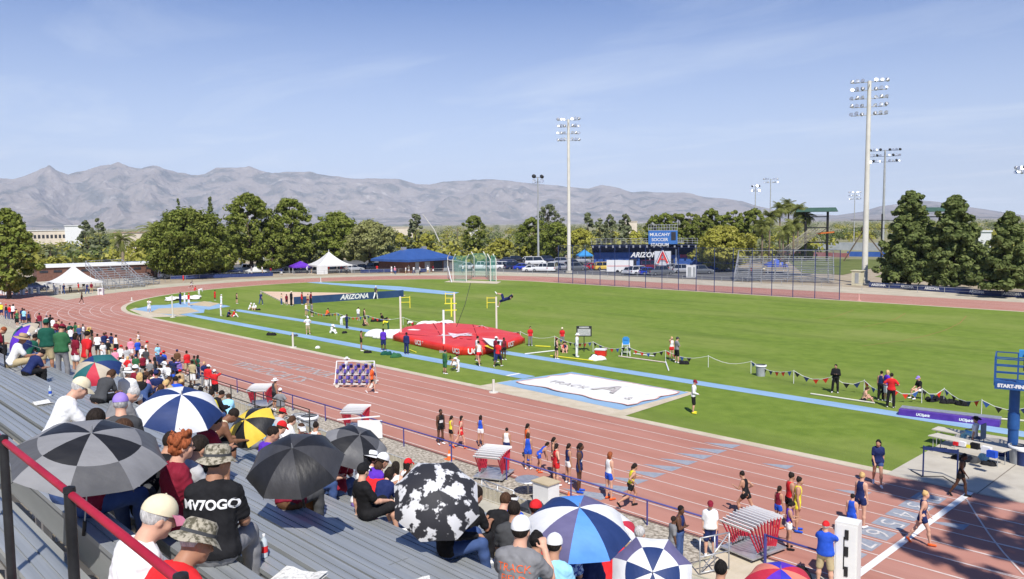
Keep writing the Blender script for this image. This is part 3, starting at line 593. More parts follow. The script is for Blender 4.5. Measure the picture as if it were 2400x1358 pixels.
# soccer stadium: grandstand back, sign tower
p, rz = local(1560, 632, -.02); D = (p-[0, 0, H])@cf; q = D/F; st = empty('stadium_building', tuple(p), rz, 'long blue stadium building with a dark overhang and a railed roof terrace', 'building')
ht = hgt(1560, 632, 572); hw = hgt(1560, 632, 592)
def X(px): return (px-1560)*q
b = MB(); b.box(((X(1392)+X(1500))/2, 2, hw/2), (X(1500)-X(1392), 4, hw)); b.box(((X(1535)+X(1680))/2, 2, hw*.42), (X(1680)-X(1535), 4, hw*.84)); b.build('wall', m_blw, st)
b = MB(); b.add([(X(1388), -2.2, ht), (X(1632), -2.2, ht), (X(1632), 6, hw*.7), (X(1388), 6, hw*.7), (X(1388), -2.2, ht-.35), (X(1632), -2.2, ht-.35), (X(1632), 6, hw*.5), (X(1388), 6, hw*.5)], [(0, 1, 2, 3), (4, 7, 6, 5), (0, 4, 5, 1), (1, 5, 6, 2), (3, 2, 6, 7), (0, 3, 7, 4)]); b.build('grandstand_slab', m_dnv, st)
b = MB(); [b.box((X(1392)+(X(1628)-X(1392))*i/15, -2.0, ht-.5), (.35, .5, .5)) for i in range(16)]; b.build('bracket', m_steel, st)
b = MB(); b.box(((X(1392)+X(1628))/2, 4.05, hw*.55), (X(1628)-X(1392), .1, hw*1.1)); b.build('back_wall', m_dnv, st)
b = MB()
for i in range(22): x = X(1388)+(X(1632)-X(1388))*i/21; b.bar((x, -2.1, ht), (x, -2.1, ht+1.25), .07)
for z in (.3, .75, 1.25): b.bar((X(1388), -2.1, ht+z), (X(1632), -2.1, ht+z), .06)
b.build('terrace_rail', m_steel, st)
for xx in (1484, 1570): b = MB(); b.box((X(xx), -.06, 1.2), (1.6, .1, 2.4)); b.build('door', m_dk, st)
b = MB(); text_on(b, 'ARIZONA', 1.5, (X(1516), -2.35, hgt(1560, 632, 597)), (1, 0, 0), (0, 0, 1), 0, shear=.25, bold=.05); b.build('lettering', m_white, st)
b = MB(); text_on(b, 'EXIT', .8, (X(1602), -.1, hgt(1560, 632, 601)), (1, 0, 0), (0, 0, 1), 0, bold=.03); b.build('lettering', m_red, st)
# A panel
pa = empty('logo_panel', tuple(gp(1553, 642)), rz, 'white panel bearing a large red and blue letter A beside the blue building', 'sign'); zt, zb = hgt(1553, 642, 589), hgt(1553, 642, 622)
b = MB(); b.box((0, 0, (zt+zb)/2), (34*q, .15, zt-zb)); b.build('panel', mat('pale panel', (.55, .58, .63), (.65, .67, .7), sc=2), pa)
zc = (zt+zb)/2
for s_, m_, yy, bo in ((4.1, m_navy, -.1, .16), (3.9, m_white, -.13, .08), (3.5, m_red, -.16, .0)): b = MB(); text_on(b, 'A', s_, (0, yy, zc), (1, 0, 0), (0, 0, 1), 0, bold=bo); b.build('letter', m_, pa)
for x in (-1, 1): b = MB(); b.tube([(x*17*q, 0, 0), (x*17*q, 0, zt)], .08, 6); b.build('post', m_steel, pa)
# sign tower
tw = empty('sign_tower', (p[0], p[1], 0), rz, 'blue press box tower reading MULCAHY SOCCER STADIUM with a railed top', 'press box')
z1, z2, z3 = hgt(1560, 632, 572), hgt(1560, 632, 541), hgt(1560, 632, 527); cx_ = X(1554)
b = MB(); b.box((cx_, 0, (z1+z2)/2), (66*q, 5, z2-z1)); b.build('cabin', mat('sign blue', (.04, .14, .42), (.05, .17, .47), sc=1, rough=.6), tw)
b = MB(); [text_on(b, t_, .95, (X(1547), -2.54, z2-.85-k*1.1), (1, 0, 0), (0, 0, 1), 0, bold=.01, spacing=.97) for k, t_ in enumerate(('MULCAHY', 'SOCCER', 'STADIUM'))]; b.build('lettering', m_white, tw)
b = MB(); b.box((X(1578), -2.53, (z1+z2)/2+.3), (1.0, .06, 1.8)); b.build('window', m_dk, tw)
b = MB()
for i in range(12): x = cx_-33*q+66*q*i/11; b.bar((x, -2.45, z2), (x, -2.45, z3), .08)
for z in (z2+.1, (z2+z3)/2, z3): b.bar((cx_-33*q, -2.45, z), (cx_+33*q, -2.45, z), .09)
b.build('top_rail', m_steel, tw)
for x in (1524, 1584): b = MB(); b.box((X(x), 0, z1/2), (.4, .4, z1)); b.build('post', m_steel, tw)
b = MB(); b.box((X(1592), -1, z1+.4), (1.6, 2.4, .12)); [b.bar((X(1592)-.8+k*.4, -2.1, z1+.4), (X(1592)-.8+k*.4, -2.1, z1+1.5), .05) for k in range(5)]; b.build('balcony', m_steel, tw)
# other far buildings
def block(px, py, yt, w, d, m, label, rz_=0., win=0, roofm=None, name='building', rows=1):
    p, rz = local(px, py, rz_); h = hgt(px, py, yt); w = wpx(px, py, w); o = empty(name, tuple(p), rz, label, 'building')
    b = MB(); b.box((0, d/2, h/2), (w, d, h)); b.build('wall', m, o)
    b = MB(); b.box((0, d/2, h+.15), (w+.6, d+.6, .3)); b.build('roof', roofm or m, o)
    for r in range(rows):
        for i in range(win):
            b = MB(); b.box((-w/2+w*(i+.5)/win, -.03, h*(.72-.45*r)), (w/win*.6, .08, h*.17)); b.build('window', m_dk, o)
    return o
block(128, 590, 541, 118, 14, m_cream, 'two-storey cream building with a row of dark windows on the skyline', win=14, roofm=m_white, rows=2)
block(175, 590, 530, 36, 9, m_white, 'white rooftop block above the cream building')
block(310, 600, 546, 70, 12, m_cream, 'low beige building left of the cypresses', roofm=mat('tan roof', (.42, .3, .22)))
b_ = block(232, 655, 624, 250, 12, m_brick, 'long low building with a thick white roof edge behind the left bleachers', rz_=.12, roofm=m_white, win=9)
block(945, 575, 534, 46, 20, m_cream, 'small cream house on the skyline above the blue roof'); block(1110, 560, 541, 18, 20, m_white, 'tiny white house behind the single pine')
block(1480, 570, 520, 26, 18, m_cream, 'tiny cream house left of the pine row'); block(1085, 606, 590, 44, 8, m_white, 'flat white kiosk roof behind the hammer cage'); block(2307, 590, 544, 26, 12, m_white, 'small white shed between the right-hand pines')
# far fence of pale panels with banners and practice field beyond
m_pf = mat('pale windscreen', (.4, .43, .45), (.5, .52, .54), sc=.6)
b = MB(); a, c = gp(1905, 585), gp(2260, 592); b.bar((*a[:2], 1.3), (*c[:2], 1.3), .06, 2.8); b.build('windscreen_fence', m_pf, label='long pale windscreen fence across the practice field', cat='fence')
b = MB(); a, c = gp(1985, 604), gp(2115, 606); b.bar((*a[:2], 1.), (*c[:2], 1.), .06, 1.4); b.build('blue_banner', m_blw, label='long blue banner on the near side of the practice field', cat='banner')
b = MB(); a, c = gp(1800, 598), gp(1990, 606); b.bar((*a[:2], .8), (*c[:2], .8), .06, 1.2); b.build('red_banner', mat('faded red banner', (.55, .2, .2), (.6, .3, .3), sc=.5), label='long faded red banner below the climbing tower', cat='banner')
sheet('high_grass_bank', [tuple(gp(*q)[:2]) for q in ((1880, 640), (1975, 645), (2130, 610), (1840, 606))], .03, mat('bank grass', (.1, .13, .025), (.16, .18, .05), sc=.3, rough=.95))
# climbing towers
def climb(px, py, label, tall=True):
    p, rz = local(px, py); o = empty('climbing_tower', tuple(p), rz, label, 'climbing tower'); ht_ = hgt(px, py, 497); d = wpx(px, py, 24)
    for x in (-1, 1):
        for y in (-1, 1): b = MB(); b.tube([(x*d, y*2.3, 0), (x*d, y*2.3, ht_)], .28, 8); b.build('post', m_black, o)
    b = MB(); w_ = d*1.9; b.add([(-w_, -4, ht_), (w_, -4, ht_), (w_, 4, ht_), (-w_, 4, ht_), (-w_*.9, 0, ht_+1.1), (w_*.9, 0, ht_+1.1)], [(0, 1, 5, 4), (3, 4, 5, 2), (0, 4, 3), (1, 2, 5), (0, 3, 2, 1)]); b.build('roof', mat('green roof', (.04, .09, .065), (.06, .12, .09), sc=1), o)
    b = MB()
    for z in (.38, .68, .9): b.bar((-d, -2.3, ht_*z), (d, -2.3, ht_*z), .22); b.bar((-d, 2.3, ht_*z), (d, 2.3, ht_*z), .22)
    b.bar((-d, -2.3, ht_*.38), (d, -2.3, ht_*.68), .16); b.build('beams', m_black, o)
    if tall:
        b = MB()
        for k in range(5): b.bar((-d*4+k*.9, -3-k*.1, 1), (-d*.6+k*.9, -2.4, ht_*.66), .16)
        for k in range(22): t = k/22; b.bar((-d*4+t*d*3.4, -3, 1+t*(ht_*.66-1)), (-d*4+t*d*3.4+3.6, -3.1, 1+t*(ht_*.66-1)), .13)
        b.build('cargo_net', mat('rope', (.33, .3, .25), (.45, .42, .36), sc=4), o)
        b = MB(); b.bar((d*2.5, -1, 0), (d*4.2, -1, ht_*.62), .3); b.bar((d*6.4, -1, 0), (d*4.2, -1, ht_*.62), .3); b.tube([(d*4.2, -1, ht_*.6), (d*4.2, -1, ht_*.68)], .7, 8); b.build('a_frame', m_bark, o)
        b = MB(); b.bar((0, -2.6, ht_*.56), (d*1.6, -2.6, ht_*.59), .35); b.build('orange_beam', mat('orange paint', (.6, .16, .03)), o)
climb(1912, 612, 'tall climbing tower with a green roof and a cargo net'); climb(2172, 612, 'climbing tower with a green roof rising between two conical pines', False)
b = MB(); p = gp(2065, 612); [b.tube([(x, 0, 0), (x, 0, 12)], .2, 7) for x in (0, 5)]; b.bar((-8, 0, 10.5), (9, 0, 10.2), .16); b.bar((-8, 0, 8.4), (9, 0, 8.2), .12); o = b.build('rope_course_frame', m_black, label='dark post frame of a rope course behind the tallest pole', cat='frame'); o.location = p
# cream shed by tall pole, low boxes
b = MB(); b.box((0, 0, 1.15), (1.5, 1.2, 2.3)); b.box((0, 0, 2.36), (1.8, 1.4, .12)); b.box((.1, -.62, 1.2), (.6, .04, 1.6), 1); o = b.build('utility_cabinet', [mat('cream metal', (.6, .55, .38), (.68, .63, .46), sc=2), m_pgrey], label='cream utility cabinet at the foot of the tallest pole', cat='cabinet'); o.location = gp(2010, 669)
# ---- far bleachers
def bleacher(px, py, wp, rows, label, rz_=0., tread=.75, rise=.42, rail=True, flip=False):
    p, rz = local(px, py, rz_); w = wpx(px, py, wp); o = empty('bleachers', tuple(p), rz, label, 'bleachers', 'metal bleachers beyond the track'); m_ = mat('weathered aluminium', (.42, .43, .43), (.55, .56, .56), sc=2, rough=.5, metal=.3)
    s = -1 if flip else 1; fb = MB(); sb = MB()
    for i in range(rows):
        y, z = i*tread, .45+i*rise; sb.box((0, y, z), (w, .28, .05)); sb.box((0, y+.3, z-.3), (w, .3, .04))
    sb.build('seat_planks', m_, o)
    for k in range(int(w/2.2)+1):
        x = -w/2+k*2.2; fb.bar((x, 0, .1), (x, rows*tread, rows*rise), .09)
        for i in range(0, rows, 2): fb.bar((x, i*tread, 0), (x, i*tread, .4+i*rise), .07)
    for z in range(0, rows, 3): fb.bar((-w/2, rows*tread, z*rise), (w/2, rows*tread, z*rise), .06)
    fb.build('frame', m_steel, o)
    if rail:
        b = MB(); b.bar((-w/2, rows*tread, rows*rise+1.2), (w/2, rows*tread, rows*rise+1.2), .07)
        for x in (-w/2, w/2): b.bar((x, 1, 1.5), (x, rows*tread, rows*rise+1.2), .08); b.bar((x, 1, .9), (x, rows*tread, rows*rise+.6), .08); [b.bar((x, 1+j*(rows*tread-1)/6, j*(rows*rise)/6), (x, 1+j*(rows*tread-1)/6, 1.5+j*(rows*rise-.3)/6), .07) for j in range(7)]
        b.build('guard_rail', m_steel, o)
bleacher(1835, 662, 222, 13, 'wide grey metal bleachers beyond the back straight', tread=.7, rise=.3, rz_=-.03)
bleacher(300, 676, 90, 10, 'stacked metal bleachers right of the far left white tent', rz_=.55, tread=.7, rise=.36)
bleacher(352, 668, 60, 6, 'lower metal bleachers running towards the parked cars', rz_=.7, tread=.7, rise=.3, rail=False)
# ---- low far fence and banners
far_rail = empty('far_rail', (0, 0, 0), 0, 'low wire rail fence round the outside of the far track', 'fence'); b = MB(); pts = [gp(*q) for q in ((240, 690), (330, 676), (400, 660), (500, 652), (620, 648), (760, 644), (900, 641), (1040, 640), (1180, 642), (1320, 646), (1460, 651), (1600, 657), (1740, 663), (1880, 671), (2020, 680), (2150, 686), (2280, 693), (2420, 700))]
for a, c in zip(pts[:-1], pts[1:]):
    n = max(2, int(np.hypot(*(c-a)[:2])/3))
    for i in range(n): q_ = a+(c-a)*i/n; b.bar((q_[0], q_[1], 0), (q_[0], q_[1], .95), .05)
    b.bar((*a[:2], .93), (*c[:2], .93), .04); b.bar((*a[:2], .5), (*c[:2], .5), .02)
b.build('rails', m_pgrey, far_rail)
bn = [(2036, 670, 2110, 674, 2060), (2110, 674, 2170, 679, 2127), (2170, 679, 2240, 684, 2185), (2240, 684, 2310, 690, 2290), (2310, 690, 2420, 696, 2374)]
for i, (x0, y0, x1, y1, tx) in enumerate(bn):
    a, c = gp(x0, y0+4), gp(x1, y1+4); dd = (c-a); ll = np.hypot(*dd[:2]); o = empty('fence_banner', tuple(a), 0, ('first', 'second', 'third', 'fourth', 'last')[i]+' navy banner from the tall pole along the fence below the conical pines', 'banner', 'navy fence banners'); u = dd/ll
    b = MB(); b.bar((0, 0, .42), tuple(dd*.995+[0, 0, .42]), .05, .75); b.build('panel', m_navy, o)
    b = MB(); t_ = (tx-x0)/(x1-x0)*ll; text_on(b, 'ARIZONA', .5, (u[0]*t_-.05*(-u[1]), u[1]*t_-.06*u[0]-.02, .45), (u[0], u[1], 0), (0, 0, 1), 0, bold=.025); b.build('lettering', m_white, o)
for i, (x0, y0, x1, y1) in enumerate(((400, 655, 480, 652), (480, 652, 560, 650), (845, 640, 900, 638), (900, 638, 1000, 637), (560, 650, 640, 647))):
    a, c = gp(x0, y0+2), gp(x1, y1+2); b = MB(); b.bar((*a[:2], .5), (*c[:2], .5), .05, .7); b.build('fence_screen', m_navy, label=('navy screen on the fence right of the left bleachers', 'navy screen on the fence below the wide pine', 'navy screen on the fence right of the large white tent', 'navy screen in front of the brown building', 'navy screen in front of the small white tent')[i], cat='fence screen', group='navy fence screens')
# white blocks far left beside the track
for i, (x, y, w) in enumerate(((2, 690, 8), (14, 692, 8), (37, 691, 9), (53, 691, 8), (72, 690, 8), (90, 689, 4), (107, 680, 8), (133, 690, 6), (237, 692, 12), (37, 684, 8))):
    b = MB(); s = wpx(x, y, w); b.box((-s*.4, 0, .55), (s*.2, .5, 1.1)); b.box((s*.4, 0, .55), (s*.2, .5, 1.1)); b.box((0, 0, 1.05), (s*.62, .5, .14)); b.box((0, .1, .5), (s*.6, .05, .9)); o = b.build('white_barrier', m_white, label='white plastic barrier number '+'one two three four five six seven eight nine ten'.split()[i]+' from the left of the row beside the track bend', cat='barrier', group='white barriers beside the bend'); o.location = gp(x, y); o.rotation_euler[2] = .8
# ================================================================ people: bodies grown from a signed distance field, one continuous surface each
def smin(a, b, k):
    h = np.clip(.5+.5*(b-a)/k, 0, 1); return b+(a-b)*h-k*h*(1-h)
def nz(v): v = np.asarray(v, float); return v/np.linalg.norm(v)
class Field:
    def __init__(s, k=.03): s.p = []; s.k = k; s.cuts = []; s.lo = np.full(3, 1e9); s.hi = np.full(3, -1e9); s.wr = 0
    def bb(s, p, r): p = np.asarray(p, float); s.lo = np.minimum(s.lo, p-r); s.hi = np.maximum(s.hi, p+r)
    def cap(s, a, b, ra, rb, k=None, flat=None):
        """tapered limb; flat=(direction, factor): thickness along that direction is factor times the width"""
        s.p.append((np.asarray(a, float), np.asarray(b, float), ra, rb, k, flat)); s.bb(a, ra); s.bb(b, rb); return s
    def ell(s, c, r, Rm=None, k=None): s.p.append(('e', np.asarray(c, float), np.asarray(r, float), Rm, k)); s.bb(c, max(r)); return s
    def cut(s, p, n): s.cuts.append((np.asarray(p, float), nz(n))); return s      # keeps the side n points away from
    def ev(s, P):
        d = None
        for q in s.p:
            if isinstance(q[0], str):
                v = P-q[1]
                if q[3] is not None: v = v@q[3]
                k0 = np.linalg.norm(v/q[2], axis=-1); k1 = np.linalg.norm(v/q[2]**2, axis=-1)+1e-9; e = k0*(k0-1)/k1; kk = q[4]
            else:
                a, b, ra, rb, kk, fl = q; ab = b-a; v = P-a; t = np.clip(v@ab/(ab@ab+1e-12), 0, 1); w = v-t[..., None]*ab
                if fl is not None: u = fl[0]; c = w@u; w = w+(c*(1/fl[1]-1))[..., None]*u
                e = np.linalg.norm(w, axis=-1)-(ra+(rb-ra)*t)
                if fl is not None: e = e*(.5+.5*fl[1])
            d = e if d is None else smin(d, e, kk or s.k)
        for c, n in s.cuts: d = np.maximum(d, (P-c)@n)
        if s.wr > .0044: d = d+.0045*np.abs(np.sin(P[..., 2]*52+P[..., 0]*24*np.sign(P[..., 0])+2.5*np.sin(P[..., 1]*19+P[..., 0]*11)))
        if s.wr: d = d+s.wr*(np.sin(P[..., 0]*38+P[..., 2]*21+3*np.sin(P[..., 1]*17))*np.sin(P[..., 2]*33-P[..., 1]*25+2*np.sin(P[..., 0]*19)))
        return d
    def mesh(s, name, h, sm=True):
        lo = s.lo-2.5*h; hi = s.hi+2.5*h; n = np.ceil((hi-lo)/h).astype(int)+1
        gx = [lo[i]+h*np.arange(n[i]) for i in range(3)]; P = np.stack(np.meshgrid(*gx, indexing='ij'), -1); D = s.ev(P); S = D < 0
        cs = np.zeros(tuple(n-1), int); acc = np.zeros(tuple(n-1)+(3,)); cnt = np.zeros(tuple(n-1))
        off = [(i, j, k) for i in (0, 1) for j in (0, 1) for k in (0, 1)]
        def sl(A, o): return A[o[0]:o[0]+n[0]-1, o[1]:o[1]+n[1]-1, o[2]:o[2]+n[2]-1]
        for a in off:
            for ax in range(3):
                if a[ax] == 0:
                    b = list(a); b[ax] = 1; da, db = sl(D, a), sl(D, b); c = (da < 0) != (db < 0); t = np.where(c, da/(da-db+1e-12), 0)
                    for q in range(3): acc[..., q] += np.where(c, a[q]+(t if q == ax else 0), 0)
                    cnt += c
        act = cnt > 0; ids = np.full(act.shape, -1); ids[act] = np.arange(act.sum()); ii = np.argwhere(act)
        V = lo+h*(ii+acc[act]/cnt[act][:, None]); quads = []
        for ax in range(3):
            u, v = (ax+1) % 3, (ax+2) % 3; A = [slice(1, n[q]-1) for q in range(3)]; B = list(A); A[ax] = slice(0, n[ax]-1); B[ax] = slice(1, n[ax])
            sa, sb = S[tuple(A)], S[tuple(B)]; c = np.argwhere(sa != sb); o = np.ones(3, int); o[ax] = 0; c = c+o; flip = S[tuple(c.T)]
            e = []
            for du, dv in ((1, 1), (0, 1), (0, 0), (1, 0)): w = c.copy(); w[:, u] -= du; w[:, v] -= dv; e.append(ids[tuple(w.T)])
            q = np.stack(e, 1); q = np.where(flip[:, None], q, q[:, ::-1]); quads.append(q)
        q = np.vstack(quads); q = q[(q >= 0).all(1)]
        me = bpy.data.meshes.new(name); me.vertices.add(len(V)); me.vertices.foreach_set('co', V.astype(np.float32).ravel()); me.loops.add(q.size); me.polygons.add(len(q))
        me.loops.foreach_set('vertex_index', q.ravel().astype(np.int32)); me.polygons.foreach_set('loop_start', np.arange(0, q.size, 4, dtype=np.int32)); me.polygons.foreach_set('loop_total', np.full(len(q), 4, np.int32)); me.polygons.foreach_set('use_smooth', [True]*len(q))
        me.update(calc_edges=True); me.validate(); me.materials.append(None); return me
def rx(a): c, s = math.cos(a), math.sin(a); return np.array([[1, 0, 0], [0, c, -s], [0, s, c]])
def rz3(a): c, s = math.cos(a), math.sin(a); return np.array([[c, -s, 0], [s, c, 0], [0, 0, 1]])
# pose: lean, head nod, head turn, arms ((upper),(fore)) left/right as (out, forward, up), legs ((thigh),(shin)) left/right
DN = ((.14, .02, -1), (.04, .22, -1)); LG = ((.07, 0, -1), (.02, -.03, -1))
POSE = dict(
    stand=(2, 0, 0, DN, DN, LG, LG), look=(3, 8, 35, DN, ((.2, .1, -1), (-.5, .8, -.3)), LG, ((.16, .1, -1), (.05, -.1, -1))),
    hips=(0, 0, -20, ((.75, -.25, -.8), (-.85, .45, -.3)), ((.75, -.25, -.8), (-.85, .45, -.3)), ((.14, 0, -1), (.06, 0, -1)), LG),
    cross=(0, 5, 10, ((.22, .25, -1), (-1, .6, .15)), ((.22, .3, -1), (-1, .55, .2)), LG, ((.16, .05, -1), (.06, 0, -1))),
    shoot=(-3, 0, 0, ((.35, .75, -.55), (-.45, .3, 1)), ((.35, .75, -.5), (-.45, .3, 1)), ((.14, 0, -1), (.06, 0, -1)), ((.14, 0, -1), (.06, 0, -1))),
    point=(3, 0, 0, DN, ((.2, .9, .15), (.1, 1, .35)), LG, LG), wave=(0, 0, 0, DN, ((.5, .2, .7), (.1, .15, 1)), LG, LG),
    shade=(0, -5, 0, DN, ((.5, .6, .35), (-.9, -.15, .45)), LG, LG),
    fold=(2, 30, 0, ((.2, .3, -1), (-.35, .9, .1)), ((.2, .3, -1), (-.35, .9, .1)), LG, ((.14, .04, -1), (.04, -.05, -1))),
    walk=(4, 0, 0, ((.12, .38, -1), (0, .55, -.8)), ((.12, -.35, -1), (.05, .05, -1)), ((.04, -.38, -1), (.02, -.65, -1)), ((.04, .42, -1), (.02, .12, -1))),
    walk2=(6, 10, 15, ((.12, -.3, -1), (.05, .1, -1)), ((.12, .3, -1), (-.2, .6, -.7)), ((.04, .36, -1), (.02, .1, -1)), ((.04, -.3, -1), (.02, -.6, -1))),
    jog=(12, 8, 0, ((.2, .5, -.8), (-.35, .9, .35)), ((.22, -.7, -.7), (0, .85, -.4)), ((.04, .62, -.8), (.02, -.25, -1)), ((.05, -.45, -1), (.02, -1, -.45))),
    bend=(78, 20, 0, ((.15, .25, -1), (-.1, .25, -1)), ((.15, .25, -1), (-.1, .3, -1)), ((.12, -.2, -1), (.05, .06, -1)), ((.12, -.1, -1), (.05, .02, -1))),
    knees=(52, -10, 0, ((.25, .1, -1), (-.15, .25, -1)), ((.25, .1, -1), (-.15, .25, -1)), ((.14, .2, -1), (.03, -.22, -1)), ((.14, .2, -1), (.03, -.22, -1))),
    crouch=(38, 5, 0, ((.2, .5, -.8), (-.2, .8, -.5)), ((.2, .5, -.8), (-.2, .8, -.5)), ((.3, .95, .15), (.05, -.45, -1)), ((.3, .95, .15), (.05, -.45, -1))),
    gsit=(18, 15, 0, ((.2, .6, -.7), (-.4, .8, .1)), ((.2, .6, -.7), (-.4, .8, .1)), ((.15, .8, .62), (-.02, .5, -.85)), ((.18, .85, .55), (-.02, .55, -.85))),
    glean=(-28, -10, 0, ((.25, -.4, -1), (.1, -.35, -1)), ((.25, -.4, -1), (.1, -.35, -1)), ((.15, 1, .12), (0, 1, -.15)), ((.18, .9, .45), (0, .6, -.8))),
    sit=(8, 5, 0, ((.16, .45, -.9), (-.25, .95, -.3)), ((.16, .45, -.9), (-.25, .95, -.3)), ((.16, 1, -.04), (.03, .1, -1)), ((.2, 1, -.04), (.03, .06, -1))),
    sitm=(20, 5, 0, ((.16, .45, -.9), (-.25, .95, -.3)), ((.16, .45, -.9), (-.25, .95, -.3)), ((.16, 1, -.04), (.03, .1, -1)), ((.2, 1, -.04), (.03, .06, -1))),
    sitf=(34, 10, 0, ((.1, .45, -1), (-.42, .9, .05)), ((.1, .45, -1), (-.42, .9, .05)), ((.2, 1, -.02), (.02, .12, -1)), ((.24, 1, -.02), (.03, .02, -1))),
    sitd=(40, 35, 0, ((.1, .35, -1), (-.3, .95, -.15)), ((.1, .35, -1), (-.3, .95, -.15)), ((.22, 1, 0), (.02, .12, -1)), ((.2, 1, 0), (.03, -.08, -1))),
    sitl=(26, -4, 18, ((.22, .12, -1), (.05, .2, -1)), ((.1, .5, -.85), (-.3, 1, .05)), ((.2, 1, .16), (.02, .35, -1)), ((.24, 1, .16), (.03, .22, -1))),
    sitr=(-6, 0, 0, ((.3, -.15, -1), (.1, .05, -1)), ((.16, .45, -.9), (-.25, .95, -.3)), ((.16, 1, .22), (.03, .3, -1)), ((.2, 1, .18), (.03, .15, -1))),
    sitcam=(12, -2, 0, ((.3, .7, -.6), (-.45, .35, 1)), ((.3, .7, -.6), (-.45, .35, 1)), ((.16, 1, 0), (.03, .05, -1)), ((.2, 1, 0), (.03, .05, -1))),
    situp=(6, 0, 0, ((.16, .45, -.9), (-.25, .95, -.3)), ((.25, .5, -.75), (-.25, .6, .8)), ((.16, 1, 0), (.03, .05, -1)), ((.2, 1, 0), (.03, .05, -1))),
    vault=(-20, 15, 10, ((.4, .4, .8), (.1, .3, 1)), ((.5, .2, -1), (.1, .3, -1)), ((.1, .95, .35), (.05, .7, -.7)), ((.1, .3, -1), (.05, -.5, -.8))))
SITS = {'sit', 'sitm', 'sitf', 'sitd', 'sitl', 'sitr', 'sitcam', 'situp'}; GS = {'gsit', 'glean', 'crouch'}
def skeleton(pose, fem=0, hd=None):
    lean, nod, turn, aL, aR, lL, lR = POSE[pose]
    if hd: nod, turn = hd
    T = rx(-R_(lean)); J = {}; pel = np.zeros(3); sw = .165-.02*fem; up = lambda v: T@np.array(v, float)
    J['pel'] = pel; J['bel'] = up((0, .0, .15)); J['che'] = up((0, .01, .34)); J['nb'] = up((0, -.01, .49)); J['T'] = T
    Hd = T@rz3(-R_(turn))@rx(-R_(nod-lean*.55)) ; J['H'] = Hd; J['nk'] = J['nb']+T@np.array([0, .02, .075]); J['hd'] = J['nk']+Hd@np.array([0, .03, .115])
    for s, a, l in ((-1, aL, lL), (1, aR, lR)):
        sh = up((s*sw, -.005, .445)); u = T@nz((s*a[0][0], a[0][1], a[0][2])) if pose not in ('bend', 'knees', 'sitf', 'sitd', 'sitl') else nz((s*a[0][0], a[0][1], a[0][2]))
        f = T@nz((s*a[1][0], a[1][1], a[1][2])) if pose not in ('bend', 'knees', 'sitf', 'sitd', 'sitl') else nz((s*a[1][0], a[1][1], a[1][2]))
        el = sh+u*.285; wr = el+f*.25; J[s, 'sh'], J[s, 'el'], J[s, 'wr'], J[s, 'f'] = sh, el, wr, f
        hp = np.array([s*.085, 0, -.02]); th = nz((s*l[0][0], l[0][1], l[0][2])); sn = nz((s*l[1][0], l[1][1], l[1][2])); kn = hp+th*.43; an = kn+sn*.41
        J[s, 'hp'], J[s, 'kn'], J[s, 'an'] = hp, kn, an
        fd = nz([s*.15, 1, -.0]) if sn[1] > -.5 else nz([0, .6, -.8]); J[s, 'ft'] = fd
    return J
